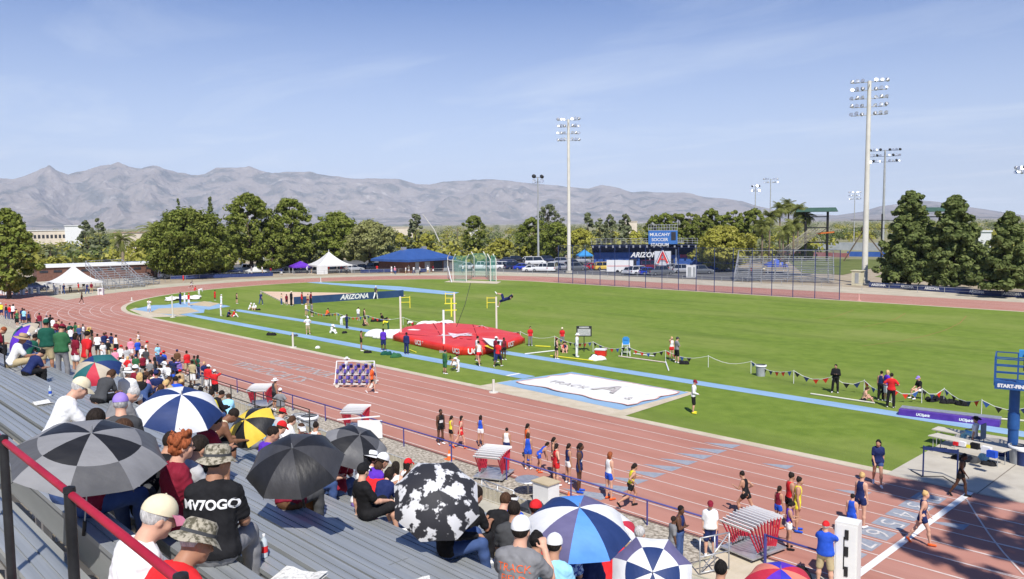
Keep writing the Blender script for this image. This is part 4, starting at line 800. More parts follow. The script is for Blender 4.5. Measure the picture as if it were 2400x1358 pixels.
def body_fields(pose, kind, fem=0, q=.03, hd=None, fat=0.):
    """kind: body / a garment code; returns a Field"""
    J = skeleton(pose, fem, hd); T, Hm = J['T'], J['H']; fw = T@np.array([0, 1, 0.]); fine = q < .016
    F_ = Field(.035)
    def torso(e, top=True):
        f1 = (fw, .66+fat*.5)
        F_.cap(J['pel']+T@[-.04, 0, -.0], J['pel']+T@[.04, 0, 0], .125+e+.012*fem+fat*.06, .125+e+.012*fem+fat*.06, flat=f1)
        F_.cap(J['pel'], J['bel'], .145+e+fat*.09, .128-.014*fem+e+fat*.11, k=.06, flat=f1)
        F_.cap(J['bel'], J['che'], .128-.014*fem+e+fat*.11, .155-.014*fem+e+fat*.03, k=.06, flat=f1)
        if top: F_.cap(J[-1, 'sh']*.82+J[1, 'sh']*.18, J[1, 'sh']*.82+J[-1, 'sh']*.18, .072+e, .072+e, k=.09); F_.cap(J['che']-T@[.06, 0, 0], J['che']+T@[.06, 0, 0], .105+e, .105+e, k=.06, flat=(fw, .85))
    if kind == 'body':
        torso(0); F_.cap(J['nb'], J['nk'], .056, .05, k=.05)
        c = J['hd']; F_.cap(J['nk'], c+Hm@[0, -.01, -.02], .052, .055, k=.04)
        F_.ell(c+Hm@[0, -.01, .02], (.073, .094, .1), Hm, k=.02); F_.ell(c+Hm@[0, .028, -.05], (.054, .062, .062), Hm, k=.04)
        F_.cap(c+Hm@[0, .082, .012], c+Hm@[0, .103, -.022], .009, .0155, k=.014)          # nose
        F_.cap(c+Hm@[-.035, .074, .022], c+Hm@[.035, .074, .022], .012, .012, k=.02)       # brow
        F_.cap(c+Hm@[-.016, .082, -.058], c+Hm@[.016, .082, -.058], .0085, .0085, k=.012)  # lips
        F_.ell(c+Hm@[0, .066, -.09], (.024, .022, .018), Hm, k=.03)                         # chin
        for s in (-1, 1): F_.ell(c+Hm@[s*.074, -.008, -.01], (.01, .02, .032), Hm, k=.012); F_.ell(c+Hm@[s*.04, .058, -.03], (.024, .02, .02), Hm, k=.03)
        for s in (-1, 1):
            sh, el, wr, f = J[s, 'sh'], J[s, 'el'], J[s, 'wr'], J[s, 'f']; m = 1-.14*fem+fat*.25
            F_.cap(sh, sh*.55+el*.45, .056*m, .05*m, k=.05); F_.cap(sh*.55+el*.45, el, .05*m, .038*m, k=.02); F_.cap(el, el*.7+wr*.3, .039*m, .042*m, k=.02); F_.cap(el*.7+wr*.3, wr, .042*m, .027*m, k=.02)
            # hand: palm, five separate curled fingers, thumb from the side
            sd = np.cross(f, [0, 0, 1]); sd = nz(sd) if np.linalg.norm(sd) > .2 else nz(T@np.array([0, 1., 0])); sd = sd*(-s if sd@(T@np.array([1, 0, 0])) > 0 else s); pn = nz(np.cross(sd, f)); wd = nz(sd)
            pc = wr+f*.075; F_.cap(wr, pc, .026, .036, k=.02, flat=(pn, .5))
            if fine:
                for i, (o, l) in enumerate(((-.03, .066), (-.01, .076), (.011, .072), (.03, .056))):
                    b0 = wr+f*.082+wd*o; b1 = b0+nz(f+pn*.25+wd*o*2)*l*.5; b2 = b1+nz(f*.5+pn*.9)*l*.5; F_.cap(b0, b1, .0105, .0095, k=.006); F_.cap(b1, b2, .0095, .008, k=.004)
                t0 = wr+f*.03+wd*.026; t1 = t0+nz(f*.6+wd*.9+pn*.2)*.042; F_.cap(t0, t1, .0135, .011, k=.01); F_.cap(t1, t1+nz(f+pn*.4)*.03, .011, .009, k=.004)
            else:
                for o, l in ((-.03, .05), (-.01, .06), (.011, .058), (.03, .045)): F_.cap(pc+wd*o, pc+wd*o+nz(f+pn*.45)*l, .012, .01, k=.012)
                F_.cap(wr+f*.03+wd*.026, wr+nz(f*.7+wd*.6)*.085+wd*.01, .013, .01, k=.012)
            hp, kn, an = J[s, 'hp'], J[s, 'kn'], J[s, 'an']; m = 1-.03*fem+fat*.25; bk = nz(np.cross(kn-hp, [1, 0, 0]))
            F_.cap(hp, hp*.5+kn*.5, .088*m, .073*m, k=.05); F_.cap(hp*.5+kn*.5, kn, .073*m, .052*m, k=.03)
            sv = nz(an-kn); cb_ = nz(np.cross(sv, np.array([1., 0, 0]))); cb_ = cb_ if cb_[1] < 0 else -cb_
            F_.cap(kn, kn*.65+an*.35+cb_*.012, .052*m, .056*m, k=.03); F_.cap(kn*.65+an*.35+cb_*.012, an, .056*m, .034*m, k=.03)
            ft = J[s, 'ft']; F_.cap(an+[0, 0, -.045]-ft*.03, an+ft*.15+[0, 0, -.055], .034, .026, k=.03)
        return F_, J
    if kind.startswith('shoe'):
        F_.k = .012
        for s in ((1,) if kind == 'shoeR' else (-1,)): an, ft = J[s, 'an'], J[s, 'ft']; F_.cap(an+[0, 0, -.045]-ft*.035, an+ft*.16+[0, 0, -.052], .042, .036); F_.cap(an+[0, 0, -.045], an+[0, 0, -.02], .042, .042)
        return F_, J
    if kind[:3] in ('tee', 'lon', 'tan', 'pol', 'hoo'):
        e = {'tan': .008, 'tee': .018, 'pol': .02, 'lon': .02, 'hoo': .03}[kind[:3]]; torso(e); F_.k = .03; F_.cap(J['pel']+T@[-.04, 0, -.03], J['pel']+T@[.04, 0, -.03], .15+e+fat*.06, .15+e+fat*.06, flat=(fw, .72+fat*.5)) if kind[:3] != 'tan' else 0; F_.wr = .0035 if q > .016 else .0045
        F_.cap(J['nb']-T@[0, 0, .03], J['nb']+T@[0, .01, .012], .066+e, .058+e*.5, k=.04)
        if kind[:3] == 'tan':
            for s in (-1, 1): F_.cut(J[s, 'sh']*.86+J[-s, 'sh']*.14, T@nz([s*1., 0, .12]))
        else:
            L_ = {'tee': .72, 'pol': .72, 'lon': 1, 'hoo': 1}[kind[:3]]
            for s in (-1, 1):
                sh, el, wr = J[s, 'sh'], J[s, 'el'], J[s, 'wr']; m = 1-.1*fem
                if L_ < 1: en = sh+(el-sh)*L_; F_.cap(sh, en, (.062+e*.5)*m, (.062+e*.4)*m, k=.03)
                else: F_.cap(sh, el, (.056+e)*m, (.044+e)*m, k=.03); F_.cap(el, wr, (.044+e)*m, (.034+e*.6)*m, k=.02)
        F_.cut(J['pel']+T@[0, 0, -.07 if kind[:3] != 'tan' else .03], -T@np.array([0, 0, 1.]))
        return F_, J
    # lower garments
    e = {'brf': .008, 'sho': .018, 'tro': .016, 'jea': .012, 'ski': .02}.get(kind[:3], .015); F_.wr = .003
    F_.cap(J['pel']+T@[-.04, 0, 0], J['pel']+T@[.04, 0, 0], .13+e+fat*.06, .13+e+fat*.06, flat=(fw, .72+fat*.5)); F_.cap(J['pel'], J['pel']+T@[0, 0, .07], .135+e+fat*.08, .13+e+fat*.08, k=.03, flat=(fw, .7+fat*.5))
    for s in (-1, 1):
        hp, kn, an = J[s, 'hp'], J[s, 'kn'], J[s, 'an']
        if kind[:3] in ('sho', 'brf', 'ski'):
            t = {'sho': .92, 'brf': .3, 'ski': .42}[kind[:3]]; en = hp+(kn-hp)*t; F_.cap(hp, en, .09+e, (.088 if t < .5 else .07)+e*1.3, k=.04)
        else: F_.cap(hp, kn, .09+e, .058+e, k=.04); F_.cap(kn, kn*.6+an*.4, .058+e, .06+e, k=.03); F_.cap(kn*.6+an*.4, an+nz(an-kn)*.02, .06+e, .046+e, k=.03)
    if pose not in SITS and pose not in GS and pose not in ('bend', 'knees', 'vault'): F_.cut(J['pel']+T@[0, 0, .085], T@np.array([0, 0, 1.]))
    return F_, J
def head_field(pose, kind, fem, hd):
    J = skeleton(pose, fem, hd); c, Hm, T = J['hd'], J['H'], J['T']; F_ = Field(.02); up = np.array([0, 0, 1.])
    F_.ell(c+Hm@[0, -.022, .035], (.084, .098, .1), Hm)
    if kind in ('long', 'pony', 'curly'): F_.ell(c+Hm@[0, -.05, -.01], (.08, .07, .09), Hm)
    if kind == 'long':
        for s in (-1, 0, 1): F_.cap(c+Hm@[s*.05, -.06, 0], c+Hm@[s*.055, -.06, -.1]-up*.12, .045, .03, k=.03)
    if kind == 'curly':
        F_.k = .012
        for i in range(60): a = i*2.4+.3*math.sin(i*7); z = -.07+.19*(i/60); r_ = .09*math.cos(z*5); e_ = .016+.008*math.sin(i*3.7); F_.ell(c+Hm@[r_*math.cos(a), -.03+r_*math.sin(a)*1.05, z+.03], (e_, e_, e_*1.3), Hm)
    if kind == 'pony': F_.cap(c+Hm@[0, -.1, .05], c+Hm@[0, -.14, -.02]-up*.02, .026, .03); F_.cap(c+Hm@[0, -.14, -.02]-up*.02, c+Hm@[0, -.12, -.1]-up*.1, .03, .012)
    if kind == 'bun': F_.ell(c+Hm@[0, -.06, .12], (.04, .04, .035), Hm)
    if kind == 'afro': F_.ell(c+Hm@[0, -.03, .05], (.12, .125, .12), Hm)
    F_.cut(c+Hm@[0, .045 if kind != 'afro' else .06, .03], Hm@nz([0, 1., -.55])); F_.wr = .003 if kind != 'short' else .0015
    return F_, J
MESHC = {}
def get_mesh(pose, kind, fem, q, hd=None, fat=0.):
    key = (pose, kind, fem, q, hd, fat)
    if key not in MESHC:
        if kind.startswith('hair'): f, J = head_field(pose, kind[5:], fem, hd); f_q = min(q, .022)
        else: f, J = body_fields(pose, kind, fem, q, hd, fat); f_q = q
        MESHC[key] = (f.mesh({'body': 'body', 'shoe': 'shoes'}.get(kind, kind.replace('_', '')), f_q), J, f)
    return MESHC[key]
def hat_mesh(pose, kind, fem, hd):
    key = ('hat', pose, kind, fem, hd)
    if key in MESHC: return MESHC[key]
    J = skeleton(pose, fem, hd); c, Hm = J['hd'], J['H']; base = c+Hm@[0, -.012, .045]
    M4 = Matrix([[*Hm[0], base[0]], [*Hm[1], base[1]], [*Hm[2], base[2]], [0, 0, 0, 1]]); S_ = Matrix.Diagonal((1, 1.2, 1, 1)); b = MB(); r = .093
    if kind in ('cap', 'capb', 'visor'):
        if kind != 'visor': b.lathe([(r*math.cos(t), .105*math.sin(t)) for t in np.linspace(-.1, 1.5, 8)], n=20, mtx=M4@S_)
        else: b.lathe([(r*1.0, -.008), (r*1.03, .045), (r*.98, .045)], n=20, mtx=M4@S_)
        sg = -1 if kind == 'capb' else 1; n = 9; v = []
        for k, e in enumerate((0, .045, .088)):
            for i in range(n): a = (-1+2*i/(n-1))*1.05; v.append(M4@Vector((math.sin(a)*(r+.002)*(1-.12*k), sg*(math.cos(a)*r*1.15+e*(.35+.65*math.cos(a))), .004-.018*k*k*.5-.035*abs(math.sin(a))**2*(k/2))))
        b.add(v, [(k*n+i, k*n+i+1, (k+1)*n+i+1, (k+1)*n+i) for k in range(2) for i in range(n-1)], 1)
        b.lathe([(.008, .106), (.001, .112)], n=6, mtx=M4)
    elif kind == 'beanie': b.lathe([(r*math.cos(t), .11*math.sin(t)) for t in np.linspace(-.35, 1.5, 8)], n=20, mtx=M4@S_)
    else:
        br, dr, hh = {'bucket': (.145, -.045, .1), 'wide': (.19, -.03, .1), 'cowboy': (.19, .0, .125), 'straw': (.2, -.035, .105)}[kind]
        prof = [(r*.1, hh), (r*.72, hh-.004), (r*.93, hh*.72), (r*1.0, .01), (r*1.04, 0)]; b.lathe(prof, n=24, mtx=M4@S_)
        n = 24; v = []
        for k in range(5):
            t = k/4; rr = r*1.03+(br-r)*t
            for i in range(n):
                a = 6.28318*i/n; z = dr*t**1.3+(.012*math.sin(a*3+1)*t if kind != 'cowboy' else .05*t*t*abs(math.cos(a))**2); v.append(M4@Vector((rr*math.cos(a), rr*math.sin(a)*1.18, z)))
        b.add(v, [(k*n+i, k*n+(i+1) % n, (k+1)*n+(i+1) % n, (k+1)*n+i) for k in range(4) for i in range(n)], 1)
        b.lathe([(r*1.03, .002), (r*1.02, .024)], n=24, mtx=M4@S_, m=2)
    me = b.mesh('hat', [None, None, None], 60); MESHC[key] = me; return me
COLR = dict(white=(.78, .78, .78), black=(.012, .012, .014), grey=(.2, .2, .21), lgrey=(.42, .42, .43), dgrey=(.055, .057, .062), red=(.6, .02, .025), maroon=(.2, .012, .03), orange=(.75, .12, .03), yellow=(.8, .65, .04), green=(.03, .12, .05), dgreen=(.01, .08, .055), teal=(.01, .2, .2), blue=(.02, .08, .5), navy=(.015, .025, .1), lblue=(.22, .45, .75), sky=(.3, .6, .85), purple=(.1, .03, .42), pink=(.72, .25, .35), khaki=(.42, .34, .2), cream=(.68, .6, .42), brown=(.12, .06, .03), tan=(.4, .28, .16), denim=(.045, .08, .2), olive=(.12, .12, .06), violet=(.3, .2, .6), plaid=(.12, .1, .35), stripe=(.5, .2, .22), camo=(.25, .22, .16))
SKIN = dict(l=(.6, .34, .24), m=(.45, .24, .155), t=(.36, .18, .11), d=(.1, .045, .026), b=(.2, .095, .055))
HAIR = dict(black=(.007, .006, .006), brown=(.045, .022, .012), blonde=(.42, .28, .12), grey=(.35, .34, .33), red=(.2, .055, .02), dk=(.013, .009, .007))
def cmat(n):
    if n == 'camo': return mat('camouflage cloth', (.1, .09, .06), (.4, .36, .28), sc=28, det=3, thr=(.42, .56), rough=.9)
    if n == 'stripe': return mat('pink striped cloth', (.65, .2, .25), (.8, .6, .62), sc=60, det=0, thr=(.45, .5), rough=.9, stretch=(.1, .1, 1))
    if n == 'plaid': return mat('blue plaid cloth', (.03, .06, .3), (.35, .5, .75), sc=30, det=0, thr=(.45, .5), rough=.9)
    c = COLR[n]; return mat('cloth '+n, c, tuple(min(.86, v*1.18+.006) for v in c), sc=9, rough=.88, spec=.15, bump=.25, bsc=260, bdist=.002)
def smat(n): c = SKIN[n]; return mat('skin '+n, c, tuple(v*1.12 for v in c), sc=12, rough=.55, spec=.3)
def hmat(n): c = HAIR[n]; return mat('hair '+n, c, tuple(v*1.9+.004 for v in c), sc=60, rough=.8, spec=.2, stretch=(1, 1, .3), bump=.8, bsc=90, bdist=.01)
def setm(o, *ms):
    for i, m in enumerate(ms): o.material_slots[i].link = 'OBJECT'; o.material_slots[i].material = m
GN = dict(tee='T-shirt', lon='long-sleeved top', tan='sleeveless vest', pol='polo shirt', hoo='hooded jacket', brf='brief shorts', sho='shorts', tro='trousers', jea='jeans', ski='skirt')
HN = dict(cap='cap', capb='backwards cap', visor='visor', beanie='knit cap', bucket='bucket hat', wide='wide-brimmed hat', cowboy='cowboy hat', straw='straw hat')
CW = dict(lgrey='light grey', dgrey='dark grey', dgreen='dark green', lblue='light blue', sky='sky blue', denim='blue denim', camo='camouflage', stripe='pink striped', plaid='blue plaid')
def person(loc, rz, pose, top, bot, head, skin, where, h=1.75, q=.034, shoe='white', group=None, hd=None, fat=0., z0=None, tilt=None, label=None):
    """top/bot 'garment:colour'; head 'hair:colour' or 'hat:colour' (+'/hair:colour')"""
    tk, tcol = top.split(':'); bk, bcol = bot.split(':'); hs = head.split('/'); fem = 1 if any(x.split(':')[0] in ('long', 'pony', 'bun', 'curly') for x in hs) else 0
    s = h/1.72; me, J, fld = get_mesh(pose, 'body', fem, q, hd, fat)
    foot = min(J[-1, 'an'][2], J[1, 'an'][2])-.085
    if pose in SITS: foot = -.115
    elif pose in ('gsit', 'glean'): foot = -.105
    w = lambda c: CW.get(c, c); hw = [x for x in hs if x.split(':')[0] in HN]
    lb = label or ('person in '+w(tcol)+' '+GN[tk]+(' and '+w(bcol)+' '+GN[bk] if len(where.split()) < 8 else '')+(', '+w(hw[0].split(':')[1])+' '+HN[hw[0].split(':')[0]] if hw and len(where.split()) < 7 else '')+', '+where)
    wc = lambda t: len(t.replace('-', ' ').split())
    if wc(lb) > 16: lb = 'person in '+w(tcol)+' '+GN[tk]+', '+where
    if wc(lb) > 16: lb = 'person '+where
    if label: lb = label
    o = empty('person', (loc[0], loc[1], loc[2]-foot*s), rz, lb, 'person', group, s)
    if tilt: o.rotation_euler = (tilt[0], tilt[1], rz)
    b = link('body', me, o); setm(b, smat(skin))
    g1 = link({'tee': 'shirt', 'pol': 'shirt', 'lon': 'shirt', 'tan': 'vest', 'hoo': 'jacket'}[tk], get_mesh(pose, tk, fem, q, hd, fat)[0], o); setm(g1, cmat(tcol))
    g2 = link({'brf': 'shorts', 'sho': 'shorts', 'tro': 'trousers', 'jea': 'jeans', 'ski': 'skirt'}[bk], get_mesh(pose, bk, fem, q, hd, fat)[0], o); setm(g2, cmat(bcol))
    for sk in ('shoeL', 'shoeR'): sh_ = link('shoe', get_mesh(pose, sk, 0, max(q, .02), None, 0)[0], o); setm(sh_, cmat(shoe))
    for x in hs:
        k, c = x.split(':')
        if k in HN:
            c2 = c.split('+'); e = link('hat', hat_mesh(pose, k, fem, hd), o); setm(e, cmat(c2[0]), cmat(c2[-1]), cmat('dgrey' if k in ('straw', 'wide', 'bucket') else c2[0]))
        elif k != 'bald': e = link('hair', get_mesh(pose, 'hair_'+k, fem, q, hd, 0)[0], o); setm(e, hmat(c))
    if len(hs) == 1 and hs[0].split(':')[0] in HN and q < .03: e = link('hair', get_mesh(pose, 'hair_short', fem, q, hd, 0)[0], o); setm(e, hmat('dk')); e.scale = (.97, .97, .97); e.location = tuple(.03*J['hd'])
    o['_'] = 0; del o['_']
    return o, J, fld
# ================================================================ the grandstand the camera stands in
RUN, SLP = .62, -.411; Y0 = 1.45; Z0 = 8.80
def seatz(y): return Z0+SLP*y-(.2 if y < 1.6 else 0)
rows = [Y0+RUN*i for i in range(17)]; XL, XR = -36., 9.
m_alu = mat('brushed aluminium plank', (.3, .32, .33), (.42, .44, .45), sc=1.3, rough=.42, metal=.35, bump=.15, bsc=6, stretch=(.12, 6, 1), det=6, spec=.5)
add_layer(m_alu, (.25, .26, .26), 2.5, .55, .8, stretch=(.3, 4, 1), fac=.6, det=8)
m_tread = mat('tread plank', (.27, .285, .29), (.36, .37, .37), sc=2, rough=.55, metal=.25, stretch=(.15, 6, 1), det=6)
m_aisle = mat('cream walkway deck', (.4, .37, .29), (.52, .48, .38), sc=1.5, rough=.85, bump=.2, bsc=12, det=8)
stand = empty('grandstand', (0, 0, 0), 0, 'aluminium grandstand of long plank benches stepping down towards the track', 'grandstand')
def plank(mb, y0, y1, z, x0=XL, x1=XR, th=.045, grooves=2):
    """ribbed plank: thin shallow channels along its length"""
    n = grooves+1; w = (y1-y0)/n; g_ = .008; pr = []
    for i in range(n): a = y0+i*w; pr += [(a+(g_ if i else 0), z), (a+w-(g_ if i < n-1 else 0), z)] + ([(a+w-g_, z-.012), (a+w+g_, z-.012)] if i < n-1 else [])
    pr = [(y0, z-th)]+pr+[(y1, z-th)]; k = len(pr)
    mb.add([(x0, y, q) for y, q in pr]+[(x1, y, q) for y, q in pr], [(i, i+1, k+i+1, k+i) for i in range(k-1)]+[(k-1, 0, k, 2*k-1)]+[tuple(range(k)), tuple(range(2*k-1, k-1, -1))])
rng6 = random.Random(4)
for i, y in enumerate(rows):
    z = seatz(y); xs = [XL]; x = XL
    while x < XR-4: x += rng6.uniform(5.5, 8); xs.append(min(x, XR))
    if xs[-1] < XR: xs.append(XR)
    for a, c in zip(xs[:-1], xs[1:]): b = MB(); dz = rng6.uniform(-.004, .004); plank(b, y-.14, y+.14, z+dz, a+.006, c-.006); b.build('seat_plank', m_alu, stand)
    b = MB(); plank(b, y+.175, y+.455, z-.40); b.build('tread_plank', m_tread, stand)
    b = MB(); zt, zl = z-.055, (seatz(y-RUN)-.39 if i else 7.86); b.box((XL/2+XR/2, y-.115, (zt+zl)/2), (XR-XL, .012, zt-zl)); b.build('riser', m_tread, stand)
for y in (-.2, .4): b = MB(); plank(b, y-.14, y+.14, 8.5+(.25 if y < 0 else 0)); b.build('seat_plank', m_alu, stand)
b = MB(); b.box((XL/2+XR/2, .9, 7.82), (XR-XL, .74, .06)); [b.box((XL+1.9*k, 1.29, 7.82), (.05, .06, .1), 1) for k in range(24)]; b.build('walkway_deck', [m_aisle, m_black], stand)
b = MB(); [b.box((XL+2.3*k+.2, 0.9, 7.854), (.05, .72, .008), 0) for k in range(20)]; b.build('deck_joint', m_black, stand)
# riser framework below the planks
fb = MB()
for k in range(16):
    x = XL+.4+k*3.0
    fb.bar((x, rows[0]-1.4, seatz(rows[0]-1.4)-.56), (x, rows[-1]+.4, seatz(rows[-1]+.4)-.56), .1, .18)
    for y in rows[::3]: fb.bar((x, y, 0), (x, y, seatz(y)-.6), .12)
fb.build('frame', m_steel, stand)
b = MB(); yb, zb_ = rows[-1]+.5, seatz(rows[-1])-.42; b.box((XL/2+XR/2, yb+.45, zb_), (XR-XL, .9, .05)); b.box((XL/2+XR/2, yb+.92, zb_-.5), (XR-XL, .04, 1.1)); b.build('front_walkway', m_aisle, stand)
fr_ = MB()
for k in range(8): x = XL+k*1.9; fr_.tube([(x, yb+.85, zb_), (x, yb+.85, zb_+.95)], .022, 6)
for z in (.5, .95): fr_.tube([(XL, yb+.85, zb_+z), (XL+13.3, yb+.85, zb_+z)], .016, 6)
fr_.build('front_rail', m_black, stand, smooth=True)
# aisle rail: black posts, red top rail
m_rr = mat('red handrail paint', (.3, .01, .03), (.42, .02, .045), sc=3, rough=.45, spec=.4)
ar = empty('aisle_rail', (0, 0, 0), 0, 'red handrail on black posts along the cream aisle at the near left corner', 'handrail')
zr = 9.36; yr = .95
b = MB(); b.tube([(-14, yr, zr), (3, yr, zr)], .017, 10); b.build('top_rail', m_rr, ar, smooth=True)
def rail_x(px):
    lo, hi = -30., 2.
    for _ in range(40):
        m = (lo+hi)/2
        if py_of((m, yr, zr))[0] < px: lo = m
        else: hi = m
    return m
xa, xb = rail_x(166), rail_x(10)
for x in (xa, xb, xb*2-xa, xb*3-2*xa, 2*xa-xb): b = MB(); b.tube([(x, yr-.005, 7.84), (x, yr-.005, zr+.01)], .023, 10); b.lathe([(.026, 0), (.024, .022), (.0, .03)], (x, yr-.005, zr+.01), 10); b.build('post', m_black, ar, smooth=40)
b = MB(); pp = at(8, 795, 21); b.tube([(0, 0, -1.3), (0, 0, .1)], .02, 6); b.tube([(0, 0, -.25), (-3.2, 0, -.25)], .02, 6); b.tube([(0, 0, -.75), (-3.2, 0, -.75)], .015, 6)
o = b.build('stair_rail', m_black, label='thin black stair rail at the left edge beside the man in the straw hat', cat='handrail'); o.location = pp
# ---- track side: blue rail, slatted fence, gates
YR = 22.05
rail = empty('track_rail', (0, 0, 0), 0, 'blue pipe rail on posts between the gravel strip and the track', 'rail'); b = MB()
for a, c in ((-58, -13.6), (-11.9, -9.6)): b.tube([(a, YR, .9), (c, YR, .9)], .033, 8)
b.build('top_rail', m_rail, rail, smooth=True)
for x in [-13.6, -11.9]+[-16.35-3.55*i for i in range(12)]: b = MB(); b.tube([(x, YR, 0), (x, YR, .93)], .03 if x < -14 else .05, 8); b.build('post', m_rail, rail)
m_slat = mat('beige privacy slats', (.4, .36, .27), (.52, .47, .37), sc=2, rough=.9, stretch=(14, 1, .3), det=3)
sf = empty('slatted_fence', (0, 0, 0), 0, 'low beige slatted chain-link fence between the stand and the gravel', 'fence'); b = MB(); YS = 18.9
n = 330
for i in range(n):
    x = -56+i*.125; s_ = .012 if i % 2 else -.012; b.box((x, YS+s_, .5), (.118, .012, .92))
b.build('slat_panel', m_slat, sf)
b = MB(); [b.tube([(-56+2.6*k, YS, 0), (-56+2.6*k, YS, 1.0)], .024, 6) for k in range(17)]; b.tube([(-56, YS, 1.0), (-14.6, YS, 1.0)], .02, 6); b.build('frame', m_pgrey, sf)
# pipe gates
def pipes(name, label, segs, r=.022, m=m_steel, cat='gate', **k):
    b = MB(); [b.tube([p, q], r, 6) for p, q in segs]; return b.build(name, m, label=label, cat=cat, smooth=True, **k)
def G(px, py, z=0.): v = gp(px, py, z); return (v[0], v[1], v[2])
a, c = G(1628, 1340, 0), G(1708, 1335, 0)
def gate(px0, py0, px1, py1, hh, label):
    a, c = np.array(G(px0, py0)), np.array(G(px1, py1)); S = []
    for z in (hh, hh*.5, .08): S.append((a+[0, 0, z], c+[0, 0, z]))
    for t in (0, .5, 1): q_ = a+(c-a)*t; S.append((q_, q_+[0, 0, hh]))
    S.append((a+[0, 0, .08], c+[0, 0, hh])); pipes('pipe_gate', label, S)
gate(1640, 1350, 1708, 1335, 1.15, 'grey pipe gate beside the gap in the blue rail'); gate(770, 1075, 690, 1030, 1.2, 'grey pipe gate beside the rubbish bins'); gate(1205, 1215, 1130, 1185, 1.0, 'grey pipe gate left of the small dark umbrella')
o = pipes('lane_rope', 'pale rope slanting over the gravel behind the blue umbrella', [(G(1357, 1165, .3), G(1400, 1215, .2))], .02, m_white, 'rope')
# ================================================================ placing people by where their heads are
def solve(px, py, mode, pose, h, how, fem, hd, fat=0., row=None, dep=None):
    J = skeleton(pose, fem, hd); s = h/1.72; foot = min(J[-1, 'an'][2], J[1, 'an'][2])-.085
    if pose in SITS: foot = -.115
    elif pose in ('gsit', 'glean'): foot = -.105
    hv = (J['hd']-np.array([0, 0, foot]))*s
    def head(x, y, z, rz): c, n = math.cos(rz), math.sin(rz); return np.array([x+c*hv[0]-n*hv[1], y+n*hv[0]+c*hv[1], z+hv[2]])
    best = None
    if mode == 'g':
        P = gp(px, py, hv[2]); x, y = P[0], P[1]
        for _ in range(3): rz = facing((x, y), how); q = head(x, y, 0, rz); x += P[0]-q[0]; y += P[1]-q[1]
        return (x, y, .02), facing((x, y), how)
    for r in (rows if row is None else [rows[row]]):
        y, z = (r, seatz(r)) if mode == 's' else (r+.31, seatz(r)-.4)
        lo, hi = -60., 2.
        for _ in range(40):
            m = (lo+hi)/2
            if py_of(head(m, y, z, facing((m, y), how)))[0] < px: lo = m
            else: hi = m
        q = py_of(head(m, y, z, facing((m, y), how))); e = abs(q[1]-py)
        if dep: e = e*.015+abs(np.array([m, y, z-H])@cf-dep)
        if best is None or e < best[0]: best = (e, (m, y, z))
    return best[1], facing(best[1], how)
def put(px, py, mode, pose, how, top, bot, head, skin, where, h=1.75, q=None, hd=None, fat=0., row=None, dep=None, **k):
    fem = 1 if any(x.split(':')[0] in ('long', 'pony', 'bun', 'curly') for x in head.split('/')) else 0
    loc, rz = solve(px, py, mode, pose, h, how, fem, hd, fat, row, dep); d = math.hypot(loc[0], loc[1])
    return person(loc, rz, pose, top, bot, head, skin, where, h, q or (.011 if d < 9 else .016 if d < 14 else .022 if d < 24 else .036), hd=hd, fat=fat, **k)
def foot_at(px, py, yt, pose, how, top, bot, head, skin, where, h=None, **k):
    p = gp(px, py); h = h or max(1.45, min(1.92, hgt(px, py, yt))); d = math.hypot(p[0], p[1])
    return person((p[0], p[1], .03), facing(p, how), pose, top, bot, head, skin, where, h, .022 if d < 45 else .036, **k)
def shirt_text(rec, txt, size, oz, col, side=-1, ox=0., rot=0., spacing=1., bold=.0, name='lettering'):
    """letters wrapped on the back (side -1) or chest (1) of a garment by marching its distance field"""
    o, J, _ = rec; gar = [c for c in o.children if c.name.split('.')[0] in ('shirt', 'vest', 'jacket')][0]; fld = [v for v in MESHC.values() if isinstance(v, tuple) and v[0] == gar.data][0][2]
    T = J['T']; vs, fs = text_mesh(txt, size, bold=bold, spacing=spacing); V = np.array(vs); Fs = [list(f) for f in fs]
    X = T@np.array([-side*1., 0, 0])*-1*(-1); X = T@np.array([1. if side < 0 else -1., 0, 0]); U = T@np.array([0, 0, 1.]); Nn = T@np.array([0, side*1., 0]); ca, sa = math.cos(rot), math.sin(rot)
    P = J['pel']+U*oz+X*ox+np.outer(V[:, 0]*ca-V[:, 1]*sa, X)+np.outer(V[:, 0]*sa+V[:, 1]*ca, U)+Nn*.45
    for _ in range(40): P = P-Nn*np.clip(fld.ev(P)-.004, -.02, .1)[:, None]*.8
    b = MB(); b.add([tuple(p) for p in P], fs); l_ = b.build(name, cmat(col), gar)
